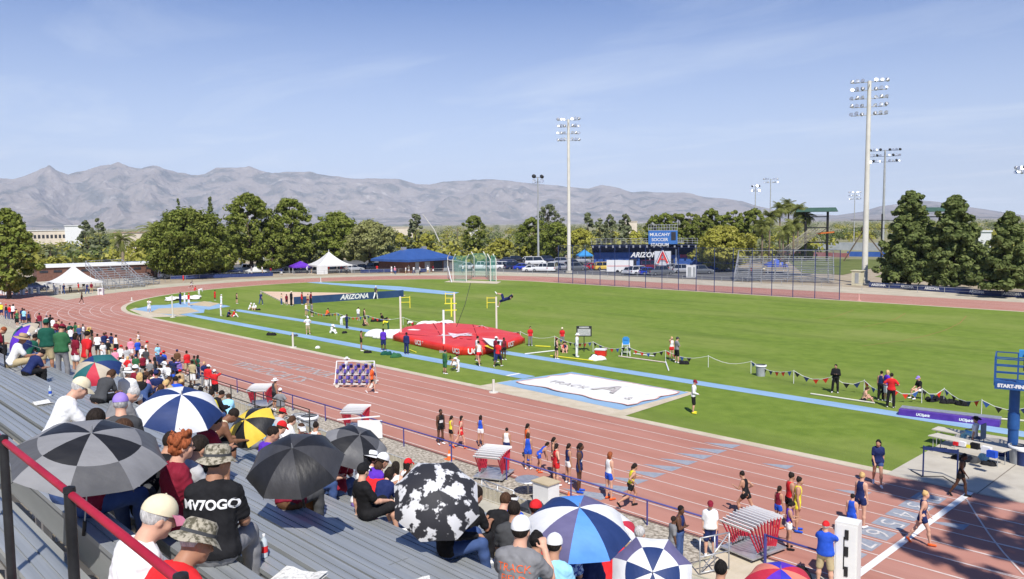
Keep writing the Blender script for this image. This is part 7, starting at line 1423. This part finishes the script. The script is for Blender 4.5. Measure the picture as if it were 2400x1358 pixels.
b = MB(); P0 = [gp(*q, .84) for q in ((1130, 795), (1178, 800), (1172, 822), (1148, 812))]; b.add([tuple(q+[0, 0, .1]) for q in P0], [(0, 1, 2, 3)]); b.build('white_flap', m_white, vm); b = MB(); P0 = [gp(*q, .5) for q in ((1135, 818), (1160, 812), (1172, 822), (1160, 828))]; b.add([tuple(q+[0, 0, .25]) for q in P0], [(0, 1, 2, 3)]); b.build('yellow_trim', m_yel, vm)
def heap(px, py, sx, sy, h, m, label, seed=0, name='rumpled_cover', cat='cover'):
    p = gp(px, py); rg = np.random.default_rng(seed); f_ = Field(.12)
    for _ in range(7): x, y = rg.uniform(-1, 1)*sx*.8, rg.uniform(-1, 1)*sy*.8; f_.ell((x, y, 0), (sx*.45, sy*.5, h*rg.uniform(.6, 1)), None)
    f_.cut((0, 0, .0), (0, 0, -1)); f_.wr = .02; me = f_.mesh(name, min(sx, sy, h)*.14+.01); me.materials.clear(); me.materials.append(m); o = link(name, me, label=label, cat=cat); o.location = p; o.rotation_euler[2] = facing(p, 0); return o
heap(932, 790, 2.6, 1.6, .9, m_tarp, 'rumpled white cover piled left of the red mat', 1); heap(1035, 771, 2.5, .9, .95, m_tarp, 'white cover behind the red mat', 2)
def bag(px, py, s, c, label, seed=0): return heap(px, py, s*.6, s*.4, s*.5, cmat(c), label, seed, 'kit_bag', 'bag')
for i, (x, y, s, c, lb) in enumerate(((637, 787, .7, 'black', 'black bag on the grass left of the near runway'), (690, 789, .5, 'dgrey', 'dark bag beside the long runway'), (809, 782, .5, 'black', 'black bag between the runways'), (862, 828, .5, 'black', 'black bag on the near runway edge'), (905, 833, .7, 'dgreen', 'dark green bag below the purple-shirted man'), (925, 838, .8, 'green', 'green clothes heap below the purple-shirted man'), (1604, 854, .6, 'black', 'black bag right of the grey-shirted man'), (1395, 838, .5, 'black', 'black bag left of the red cooler'), (745, 817, .4, 'white', 'white bag on the grass below the near runway'), (605, 728, .5, 'black', 'black bag right of the sitting officials'), (880, 755, .9, 'black', 'black bags behind the seated vaulter'), (1520, 1370, .3, 'black', 'x')) ):
    if lb != 'x': bag(x, y, s, c, lb, i)
for i, (x, y) in enumerate(((2185, 942), (2198, 938), (2212, 946), (2236, 947), (2250, 950))): bag(x, y, .6, 'black', ('first', 'second', 'third', 'fourth', 'fifth')[i]+' black bag from the left in the row behind the purple mat', i+20)
# standards
def standard(px, py, yt, label, side=1, yel=True):
    p = gp(px, py); h = hgt(px, py, yt); o = empty('upright', tuple(p), facing(p, 0), label, 'upright'); b = MB(); b.box((0, 0, h/2), (.16, .16, h)); b.build('post', m_white if not yel else m_pole, o)
    b = MB(); b.box((0, 0, .06), (.8, 1.2, .12)); b.build('base', m_steel, o)
    if yel:
        b = MB(); [b.bar((0, 0, h-.1-k*.45), (side*.9, 0, h-.1-k*.45), .05) for k in (0, 1)]; b.bar((side*.88, 0, h-1.1), (side*.88, 0, h), .06); b.build('yellow_bracket', m_yel, o)
    return o
standard(940, 795, 695, 'vault upright with a yellow bracket at the left of the red mat'); standard(1066, 772, 686, 'vault upright with a yellow bracket behind the red mat', -1); standard(1164, 782, 696, 'vault upright with a yellow bracket at the right of the red mat', -1)
standard(1041, 825, 727, 'plain white upright in front of the red mat', yel=False)
b = MB(); p = gp(1050, 780); b.bar((0, 0, 0), (.9, 0, 0), .07); b.bar((0, 0, -.5), (.9, 0, -.5), .07); b.bar((.5, 0, -1.), (.5, 0, .4), .1); o = b.build('crossbar_support', m_yel, label='loose yellow crossbar support between the two middle uprights', cat='support'); o.location = at(1042, 712, 60); o.rotation_euler[2] = facing(p, 0); b = MB()
for i, (x, y, yt) in enumerate(((1157, 921, 905 if 0 else 890), (687, 815, 780), (309, 706, 697), (405, 745, 692), (752, 662, 650), (1635, 683, 670), (2013, 705, 690))):
    p = gp(x, y); h = min(2.6, hgt(x, y, yt)); b = MB(); b.tube([(0, 0, 0), (0, 0, h)], [.09, .08], 10); b.tube([(0, 0, 0), (0, 0, .06)], .3, 12); o = b.build('marker_post', m_pole if i < 5 else mat('pink paint', (.7, .4, .35)), label=('short cream post at the corner of the long jump apron', 'cream post left beside the near lanes', 'cream post at the left tip of the infield kerb', 'thin pale post on the bend pads', 'pale post beside the far bend', 'pink post on the far straight below the stadium', 'pink post on the far straight near the tallest pole')[i], cat='post'); o.location = p
# pennant line
fl = empty('pennant_line', (0, 0, 0), 0, 'line of small red, blue and black pennants strung along the infield', 'pennant line')
PP = [(720, 742), (790, 752), (860, 758), (945, 763), (1040, 775), (1130, 784), (1220, 800), (1300, 812), (1390, 826), (1470, 838), (1560, 848), (1660, 862), (1760, 876), (1860, 900), (1950, 915), (2025, 925), (2090, 945), (2160, 946), (2212, 946), (2300, 975), (2420, 990)]
cl_ = [m_red, m_navy, m_black, m_blw]; ln_ = MB(); rg = random.Random(3); k = 0
for (x0, y0), (x1, y1) in zip(PP[:-1], PP[1:]):
    a, c = gp(x0, y0), gp(x1, y1); h = .85; pm = MB(); pm.tube([(a[0], a[1], 0), (a[0], a[1], h+.05)], .02, 5); pm.build('stake', m_white, fl); L2 = np.linalg.norm(c-a); n = max(3, int(L2/.55)); prev = None
    for i in range(n+1):
        t = i/n; q_ = a+(c-a)*t; z = h-.35*math.sin(math.pi*t); pt = Vector((q_[0], q_[1], z))
        if prev is not None: ln_.tube([prev, pt], .018, 4)
        if prev is not None and (x0 > 1900 or (k // 9) % 4 != 3):
            d_ = (pt-prev)*.42; pb_ = MB(); pb_.add([prev, prev+d_*1.6, prev+d_*.8+Vector((0, .03, -.32))], [(0, 1, 2)]); pb_.build('pennant', cl_[(k*7+k//3) % 4], fl)
        prev = pt; k += 1
ln_.build('cord', m_white, fl)
# sector arcs on the grass
m_arc = mat('faint red line', (.3, .16, .05))
for pts in (((2265, 741), (2250, 758), (2215, 775), (2170, 788), (2110, 800), (2020, 812)), ((2122, 735), (2100, 748), (2070, 757), (2020, 768)), ((2000, 728), (1960, 742), (1920, 750))):
    b = MB(); Q_ = [gp(*q) for q in pts]
    for a, c in zip(Q_[:-1], Q_[1:]): d = (c-a)/np.linalg.norm(c-a)*.04; nn = np.array([-d[1], d[0]]); b.add([(a[0]-nn[0], a[1]-nn[1], .026), (c[0]-nn[0], c[1]-nn[1], .026), (c[0]+nn[0], c[1]+nn[1], .026), (a[0]+nn[0], a[1]+nn[1], .026)], [(0, 1, 2, 3)])
    b.build('sector_arc', m_arc, kind='structure')
# performance board, raised seat, cooler, bins
p = gp(1369, 824); o = empty('performance_board', tuple(p), facing(p, 0), 'black framed result board on a stand beside the white-clad official', 'sign'); h = hgt(1369, 824, 764); b = MB(); b.tube([(0, 0, 0), (0, 0, h)], .035, 6); [b.bar((0, 0, .3), (x, y, 0), .04) for x, y in ((.5, .3), (-.5, .3), (0, -.5))]; b.build('stand', m_black, o)
b = MB(); b.box((0, 0, h-.45), (1.25, .12, .85)); b.build('frame', m_black, o); b = MB(); b.box((0, -.07, h-.52), (1.05, .02, .55)); b.box((0, -.07, h-.12), (.8, .02, .12)); b.build('panel', mat('grey number panels', (.35, .36, .35), (.5, .5, .48), sc=8), o)
p = gp(1467, 834); o = empty('judge_chair', tuple(p), facing(p, 0), 'tall white judge chair with a blue towel on the infield', 'chair'); b = MB(); s_ = [(-.38, -.3), (.38, -.3), (.38, .3), (-.38, .3)]
for i, (x, y) in enumerate(s_): l_ = MB(); l_.bar((x*1.2, y*1.5, 0), (x, y, 1.5), .08); l_.build('leg', m_white, o)
[b.bar((x0*1.1, y0*1.2, z), (x1*1.1, y1*1.2, z), .06) for z in (.5, 1.) for (x0, y0), (x1, y1) in zip(s_, s_[1:]+s_[:1])]; b.box((0, 0, 1.35), (.8, .65, .06)); b.build('frame', m_white, o); b = MB(); b.box((0, .3, 1.75), (.75, .06, .7)); b.box((0, 0, 1.42), (.7, .6, .08)); b.box((0, .3, 2.05), (.5, .2, .35)); b.build('towel', m_lb, o); o.scale = (.72, .72, .66)
p = gp(1408, 835); o = empty('cool_box', tuple(p), facing(p, 15), 'red cool box with a white lid beside the runway', 'cool box'); b = MB(); b.box((0, 0, .25), (.85, .5, .5)); b.build('box', m_red, o); b = MB(); b.box((0, 0, .54), (.9, .55, .1)); b.build('lid', m_white, o)
heap(1395, 845, .7, .4, .45, m_white, 'white towels heaped left of the red cool box', 5, 'towel_heap', 'towels')
def bin_(px, py, yt, r, label, c=m_pgrey):
    p = gp(px, py); h = hgt(px, py, yt); o = empty('rubbish_bin', tuple(p), 0, label, 'bin'); b = MB(); b.lathe([(r*.85, 0), (r*.92, h*.5), (r, h*.95), (r*1.08, h*.95), (r*1.08, h), (r*.95, h)], n=20); b.lathe([(r*.86, h*.93), (.01, h*.9)], n=20, m=1); b.build('barrel', [c, m_dk], o, smooth=40); b = MB(); b.lathe([(r*1.1, h*.9), (r*1.12, h*1.02), (r*.98, h*1.03)], n=20); b.build('liner', m_white, o, smooth=True)
m_gal = mat('grey bin plastic', (.3, .32, .34), (.38, .4, .42), sc=3, rough=.5)
bin_(1783, 882, 856, .34, 'grey rubbish bin on the infield by the pennant line', m_gal); bin_(2386, 1088, 1045, .36, 'grey rubbish bin beside the blue camera tower', m_gal); bin_(726, 1022, 976, .42, 'grey rubbish bin beyond the black umbrella', m_gal); bin_(703, 1012, 972, .36, 'white rubbish bin left of the grey one', m_white); bin_(2398, 1092, 1052, .3, 'dark bin at the right edge beside the grey bin', m_navy)
# bits of landing gear: yellow and white poles on the grass
for i, (q0, q1, m_, lb) in enumerate((((1255, 811), (1290, 813), m_yel, 'pale yellow crossbar on the grass right of the red mat'), ((1230, 830), (1300, 822), m_white, 'white crossbar lying beside the far runway'), ((1290, 834), (1390, 846), m_yel, 'yellowish vaulting pole lying along the runway'), ((1485, 829), (1535, 835), m_white, 'white crossbar below the pennants'), ((1900, 923), (2050, 945), m_pole, 'bundle of vaulting poles left of the purple mat'), ((2345, 982), (2420, 988), m_pole, 'vaulting poles right of the purple mat'), ((960, 820), (975, 826), m_yel, 'short yellow bar by the left of the red mat'), ((1560, 848), (1567, 868), m_white, 'short white bar standing off the pennant line'), ((1450, 835), (1560, 850), m_line, 'white measuring tape beyond the runway'))):
    a, c = gp(*q0, .08), gp(*q1, .08); b = MB(); b.tube([a, (a+c)/2, c], .05, 6); b.build('pole_on_grass', m_, label=lb, cat='pole')
# purple mats
a, c = gp(2110, 958, .3), gp(2345, 985, .3); pm = empty('purple_mat', (0, 0, 0), 0, 'long low purple mat lettered UCSpirit on the right infield', 'mat'); b = MB(); b.bar(a-[0, 0, .12], c-[0, 0, .12], .9, .34); b.build('pad', mat('purple vinyl', (.08, .03, .28), (.12, .05, .36), sc=2, rough=.4, bump=.4, bsc=3), pm)
b = MB(); b.bar(a+[0, .15, .08], c+[0, .15, .08], .6, .04); b.build('top_strip', m_steel, pm); u_ = (c-a)/np.linalg.norm(c-a); b = MB()
for t in (.25, .68): text_on(b, 'UCSpirit', .18, a+(c-a)*t+[0, 0, -.12]+np.array([u_[1], -u_[0], 0])*.465, u_, (0, 0, 1), 0, shear=.2, bold=.012)
b.build('lettering', m_white, pm)
# ---- hurdle stacks: every hurdle is a thing
m_hr = mat('red hurdle paint', (.5, .02, .05), (.6, .04, .07), sc=3, rough=.45)
def hurdle_proto():
    b = MB(); b.box((0, 0, 1.0), (1.18, .025, .1)); A = b.mesh('crossbar', [m_white]); out = [('crossbar', A)]
    for s in (-1, 1): b = MB(); b.bar((s*.5, 0, .03), (s*.5, 0, .98), .05, .03); out.append(('upright', b.mesh('upright', [m_hr])))
    for s in (-1, 1): b = MB(); b.bar((s*.5, .02, .03), (s*.5, -.6, .03), .05, .05); out.append(('foot', b.mesh('foot', [m_steel])))
    return out
HP_ = hurdle_proto()
def stack(px, py, how, n, lab, dx=.115, dz=.0, lean=0):
    p = gp(px, py); rz = facing(p, how); cart = empty('hurdle_cart', tuple(p), rz, 'low wheeled cart under the hurdles '+lab, 'cart'); b = MB(); b.box((0, -n*dx/4, .14), (1.3, n*dx*.5+.75, .05)); b.build('deck', m_steel, cart)
    for x in (-.5, .5):
        for y in (0, -n*dx*.5): w = MB(); w.lathe([(0, -.03), (.07, -.03), (.07, .03), (0, .03)], n=10, mtx=Matrix.Translation((x, y, .07))@Matrix.Rotation(math.pi/2, 4, 'Y')); w.build('wheel', m_tyre, cart)
    for k in range(n):
        o = empty('hurdle', (0, 0, 0), 0, 'red and white hurdle, '+('first first second third fourth fifth sixth seventh eighth ninth tenth eleventh twelfth thirteenth'.split()[k+1])+' of the nested stack '+lab, 'hurdle', 'hurdles nested on carts'); kk = k*dx*.5; q_ = Vector((math.sin(rz)*kk, -math.cos(rz)*kk, .18)); o.location = Vector(p)+q_; o.rotation_euler = (R_(-14+46*k/(n-1)), 0, rz)
        for nm, me in HP_: link(nm, me, o)
stack(1786, 1285, 38, 11, 'beside the gap in the blue rail', .16); stack(1165, 1112, 22, 9, 'behind the runners', .15); stack(842, 1003, 20, 9, 'beyond the black and grey umbrella', .15); stack(618, 948, 20, 9, 'farthest up the straight', .15)
# ---- cart of starting blocks
p = gp(835, 905); o = empty('block_cart', tuple(p), facing(p, 15), 'white framed cart loaded with purple starting blocks on the near lanes', 'cart'); b = MB()
for x in (-1.25, 1.25):
    for s in (-1, 1): b.bar((x, s*.6, .25), (x, 0, 1.65), .06)
for s in (-1, 1): b.bar((-1.35, s*.6, .25), (1.35, s*.6, .25), .07); b.bar((-1.25, s*.35, .85), (1.25, s*.35, .85), .05)
b.bar((-1.25, 0, 1.65), (1.25, 0, 1.65), .06); b.build('frame', m_white, o)
for x in (-1.1, 1.1):
    for y in (-.6, .6): w = MB(); w.lathe([(0, -.04), (.15, -.05), (.16, 0), (.15, .05), (0, .04)], n=12, mtx=Matrix.Translation((x, y, .16))@Matrix.Rotation(math.pi/2, 4, 'X')); w.build('wheel', m_pole, o)
k = 0
for s in (-1, 1):
    for i in range(5):
        for z in (.55, 1.15):
            sb = empty('starting_block', tuple(p), facing(p, 15), ('purple', 'navy')[k % 2]+' starting block, '+'first second third fourth fifth'.split()[i]+' along the '+('upper' if z > 1 else 'lower')+' row, '+('near' if s > 0 else 'far')+' side of the cart', 'starting block', 'starting blocks on the cart'); k += 1; yy = s*(.78-.42*z); x = -1.0+.5*i; c_ = MB()
            c_.bar((x, yy, z-.25), (x, yy, z+.3), .07); c_.build('rail', m_steel, sb)
            for q_ in (-1, 1): c_ = MB(); c_.box((x+q_*.11, yy+s*.08, z+q_*.12), (.15, .16, .24), mtx=Matrix.Translation((x+q_*.11, yy+s*.08, z+q_*.12))@Matrix.Rotation(.5*s, 4, 'X')); c_.build('pedal', mat('violet rubber', (.05, .035, .22), (.12, .08, .35), sc=8), sb)
# ---- finish camera tower at the right edge
p = gp(2372, 1080); o = empty('camera_tower', tuple(p), facing(p, 0), 'blue steel tower with a railed basket and START-FINISH board at the right edge', 'tower'); m_tb = mat('tower blue', (.015, .07, .24), (.025, .1, .3), sc=2, rough=.5); hb_, ht_ = hgt(2372, 1080, 900), hgt(2372, 1080, 834)
b = MB(); b.tube([(0, 0, 0), (0, 0, hb_-.1)], .2, 16); b.tube([(0, 0, hb_*.42), (0, 0, hb_*.62)], .23, 16); b.build('column', m_tb, o, smooth=40); b = MB(); W2 = 1.25
b.box((.5, 0, hb_), (W2*2, 1.6, .1)); b.build('platform', m_tb, o); b = MB()
for x in (.5-W2, .5-W2/3, .5+W2/3, .5+W2):
    for y in (-.8, .8): b.bar((x, y, hb_), (x, y, ht_), .06)
for k in range(1, 5):
    z = hb_+(ht_-hb_)*k/4
    for y in (-.8, .8): b.bar((.5-W2, y, z), (.5+W2, y, z), .045)
    for x in (.5-W2, .5+W2): b.bar((x, -.8, z), (x, .8, z), .045)
b.build('basket_rails', m_tb, o); b = MB(); b.box((.5, -.83, hb_+.02), (W2*2, .05, .3)); b.build('board', m_tb, o); b = MB(); text_on(b, 'START-FINISH', .2, (-.02, -.86, hb_+.02), (1, 0, 0), (0, 0, 1), 0, bold=.012); b.build('lettering', m_white, o)
b = MB(); [b.bar((x, -.3, 0), (x, -.3, hb_), .05) for x in (.75, 1.2)]; [b.bar((.75, -.3, .35*i), (1.2, -.3, .35*i), .035) for i in range(1, 13)]; b.build('ladder', m_tb, o)
c_ = empty('finish_camera', tuple(p), facing(p, 0), 'pale blue camera on top of the blue tower basket', 'camera'); b = MB(); b.box((.35, -.2, ht_+.14), (.5, .35, .28)); b.build('housing', m_lb, c_); b = MB(); b.tube([(.35, -.2, ht_-.6), (.35, -.2, ht_)], .08, 8); b.tube([(.35, -.4, ht_+.14), (.35, -.52, ht_+.14)], .07, 10); b.build('lens', m_black, c_)
# ---- officials' table, chair, clutter
p = gp(2262, 1080); rz = facing(p, 20)
def tbl(px, py, L2, label, rz_):
    p = gp(px, py); o = empty('folding_table', tuple(p), rz_, label, 'table'); b = MB(); b.box((0, 0, .74), (L2, .76, .04)); b.build('table_top', mat('beige table top', (.5, .46, .38), (.58, .54, .46), sc=2), o)
    for x in (-L2/2+.2, L2/2-.2):
        for y in (-.3, .3): b = MB(); b.tube([(x, y, 0), (x, y, .72)], .018, 6); b.build('leg', m_pgrey, o)
tbl(2268, 1076, 3.2, 'long beige folding table at the officials corner', facing(gp(2268, 1076), 28)); tbl(2222, 1046, 1.2, 'short beige table end at the officials corner', facing(gp(2222, 1046), 20))
for i, (x, y, z, c, s) in enumerate(((2256, 1046, .76, 'white', .16), (2270, 1050, .76, 'yellow', .1), (2312, 1062, .76, 'white', .22), (2240, 1044, .76, 'red', .12), (2285, 1052, .76, 'black', .2), (2325, 1072, .76, 'blue', .22))):
    b = MB(); b.box((0, 0, s*.6), (s*1.6, s, s*1.2)); b.box((0, -s*.3, s*1.25), (s*1.2, s*.3, s*.1)); o = b.build('small_box', cmat(c), label=CW.get(c, c)+' '+('bottle crate', 'bottle', 'paper carton', 'cup', 'speaker box', 'storage box')[i]+' on the beige folding table', cat='box'); q_ = gp(x, y, z); o.location = q_; o.rotation_euler[2] = facing(q_, 25)
for i, (x, y, s, c, lb) in enumerate(((2212, 1060, .4, 'black', 'round black bag left under the table'), (2240, 1078, .5, 'black', 'black bag under the beige table'), (2275, 1084, .6, 'dgrey', 'dark equipment case under the beige table'), (2318, 1092, .45, 'black', 'black printer case right of the table'), (2338, 1068, .6, 'navy', 'navy and white bag beside the blue tower'), (2300, 1078, .5, 'sky', 'pale blue bag under the table end'), (1870, 1350, .6, 'black', 'dark backpack at the feet of the photographer'), (1995, 1350, .4, 'dgrey', 'grey bag beside the white cabinet'))): bag(x, y, s, c, lb, 40+i)
person(tuple(gp(2283, 1046)*np.array([1, 1, 0])+np.array([0, 0, .42])), facing(gp(2283, 1046), -70), 'sitr', 'tee:white', 'jea:sky', 'cowboy:black/short:dk', 'm', 'reclining in a chair at the officials corner', 1.78, .022)
p = gp(2288, 1046); b = MB(); rzc = facing(p, -70); b.box((0, 0, .4), (.55, .5, .05)); b.box((0, -.28, .75), (.55, .05, .7)); [b.bar((x*.25, y*.22, 0), (x*.25, y*.22, .4), .03) for x in (-1, 1) for y in (-1, 1)]; o = b.build('camp_chair', mat('grey blue canvas', (.12, .15, .22), (.16, .2, .28), sc=4), label='grey-blue camp chair under the reclining official', cat='chair'); o.location = p; o.rotation_euler[2] = rzc
p0, p1 = gp(2163, 1118), gp(2243, 1128); b = MB(); b.bar(p0, p0+[0, 0, 1.3], .05); b.bar(p0+[0, 0, 1.2], p1+[0, 0, 1.2], .05, .14); b.bar(p1, p1+[0, 0, 1.3], .05); b.build('tape_barrier', m_navy, label='navy post and tape barrier on the concrete by the finish', cat='barrier')
b = MB(); b.tube([gp(2135, 1103, .05), gp(2160, 1117, .05), gp(2210, 1117, .05), gp(2240, 1135, .05), gp(2262, 1140, .05)], .02, 5); b.build('power_cable', m_black, label='black cable lying across the concrete near the barrier', cat='cable')
# white timing cabinet
p = gp(1985, 1375); o = empty('timing_cabinet', tuple(p), facing(p, 12), 'tall white timing cabinet at the outer edge of the finish line', 'cabinet'); h = 1.95; b = MB(); b.box((0, 0, h/2), (.62, .5, h)); b.build('case', mat('white board', (.7, .7, .68), (.78, .78, .76), sc=2, rough=.6), o); b = MB(); b.box((-.05, -.26, h*.55), (.03, .02, .95)); [b.box((.02, -.27, z), (.1, .03, .28)) for z in (h*.28, h*.58, h*.83)]; b.build('hinge', m_black, o)
b = MB(); b.box((.0, -.256, h/2), (.54, .012, h*.93)); b.build('door', m_white, o)
for i, (x, y) in enumerate(((1053, 1077), (1333, 1180))): b = MB(); b.lathe([(.15, 0), (.13, .04), (.1, .06), (.03, .42), (.02, .44)], n=14); b.lathe([(.085, .17), (.068, .27)], n=14, m=1); b.box((0, 0, .015), (.36, .36, .03)); o = b.build('traffic_cone', [mat('cone orange', (.8, .16, .03)), m_white], label='orange cone '+('left of the middle hurdle stack', 'behind the large blue umbrella')[i], cat='cone'); o.location = gp(x, y)
# boards and bits by the gravel
b = MB(); b.box((0, 0, .5), (1.2, .05, .9)); b.bar((-1.6, 0, 1.), (.5, 0, 1.15), .06); o = b.build('white_board', m_white, label='white slatted board leaning by the rail below the second hurdle stack', cat='board'); o.location = gp(868, 1030); o.rotation_euler[2] = facing(gp(868, 1030), 10)
b = MB(); b.box((0, 0, .4), (.8, .6, .8)); b.box((0, 0, .82), (.9, .7, .04), 1); o = b.build('white_crate', [m_white, m_tan], label='white crate with a tan lid beside the small dark umbrella', cat='crate'); o.location = gp(1280, 1178)
b = MB(); b.lathe([(.02, .55), (.5, .6), (.52, .57), (.02, .52)], n=24); b.tube([(0, 0, 0), (0, 0, .55)], .04, 6); o = b.build('round_table', m_steel, label='small round metal table above the dark umbrella', cat='table'); o.location = gp(1238, 1158)
# people by the tents and the far fence: tiny in the picture
far = """770,640,red,t 790,638,white,t 800,640,maroon,t 812,642,grey,t 730,641,navy,t 660,647,navy,o 705,640,yellow,t 720,643,white,t 884,640,red,b 918,642,white,b 926,644,pink,b 944,640,white,b 951,645,white,b 958,641,cream,b 970,643,white,b 984,644,white,b 1003,643,white,b 1015,641,maroon,b 150,690,navy,w 165,686,white,w 185,688,red,w 197,684,black,w 205,690,navy,w 142,680,sky,w 215,688,maroon,w 128,688,white,w 1385,636,grey,s 1405,628,white,s 1300,628,navy,s 1110,640,maroon,c 1085,640,white,c 1760,655,red,l 1790,652,cream,l 1828,628,navy,l 1812,630,grey,l 1838,630,black,l 615,643,white,o 590,645,grey,o 635,645,maroon,o"""
zn = dict(t='by the large white tent', o='left of the purple canopy', b='in front of the brown building', w='under the far left white tent', s='between the parked cars', c='behind the green netting', l='on the far metal bleachers'); seen_ = set()
for i, t in enumerate(far.split()):
    x, y, c, z = t.split(','); lb = 'distant person in '+CW.get(c, c)+' top '+zn[z]
    if lb in seen_: lb = 'another distant person in '+CW.get(c, c)+', further right '+zn[z]
    seen_.add(lb); p = gp(int(x), int(y)); pz = {'l': hgt(int(x), 664, int(y)) if z == 'l' else 0}.get(z, 0)
    if z == 'l': p = gp(int(x), 655); pz = max(.5, hgt(int(x), 655, int(y)))
    person((p[0], p[1], pz), facing(p, (i*67) % 360), ['stand', 'look', 'walk', 'hips'][i % 4], 'tee:'+c, ['sho:khaki', 'tro:black', 'jea:denim', 'sho:white'][(i*3) % 4], ['short:dk', 'cap:white/short:dk', 'short:black'][i % 3], 'lmd'[i % 3], 'x', 1.75, .036, label=lb, group='people beyond the far track')
# tall tree right of the frame whose shade falls on the finish
tm, cm = tree_meshes('round', 'grey', 7.5, 32, 17, 70, 30, .5, 77); o = empty('eucalyptus_tree', (8.6, 18.4, 0), .7, 'tall slender tree right of the frame whose shade falls on the finish', 'tree'); link('trunk', tm, o); link('crown', cm, o)
for o in COL.objects:
    if o.parent is None and 'label' in o and not 4 <= len(o['label'].split()) <= 16: print('LABEL', o.name, o['label'])
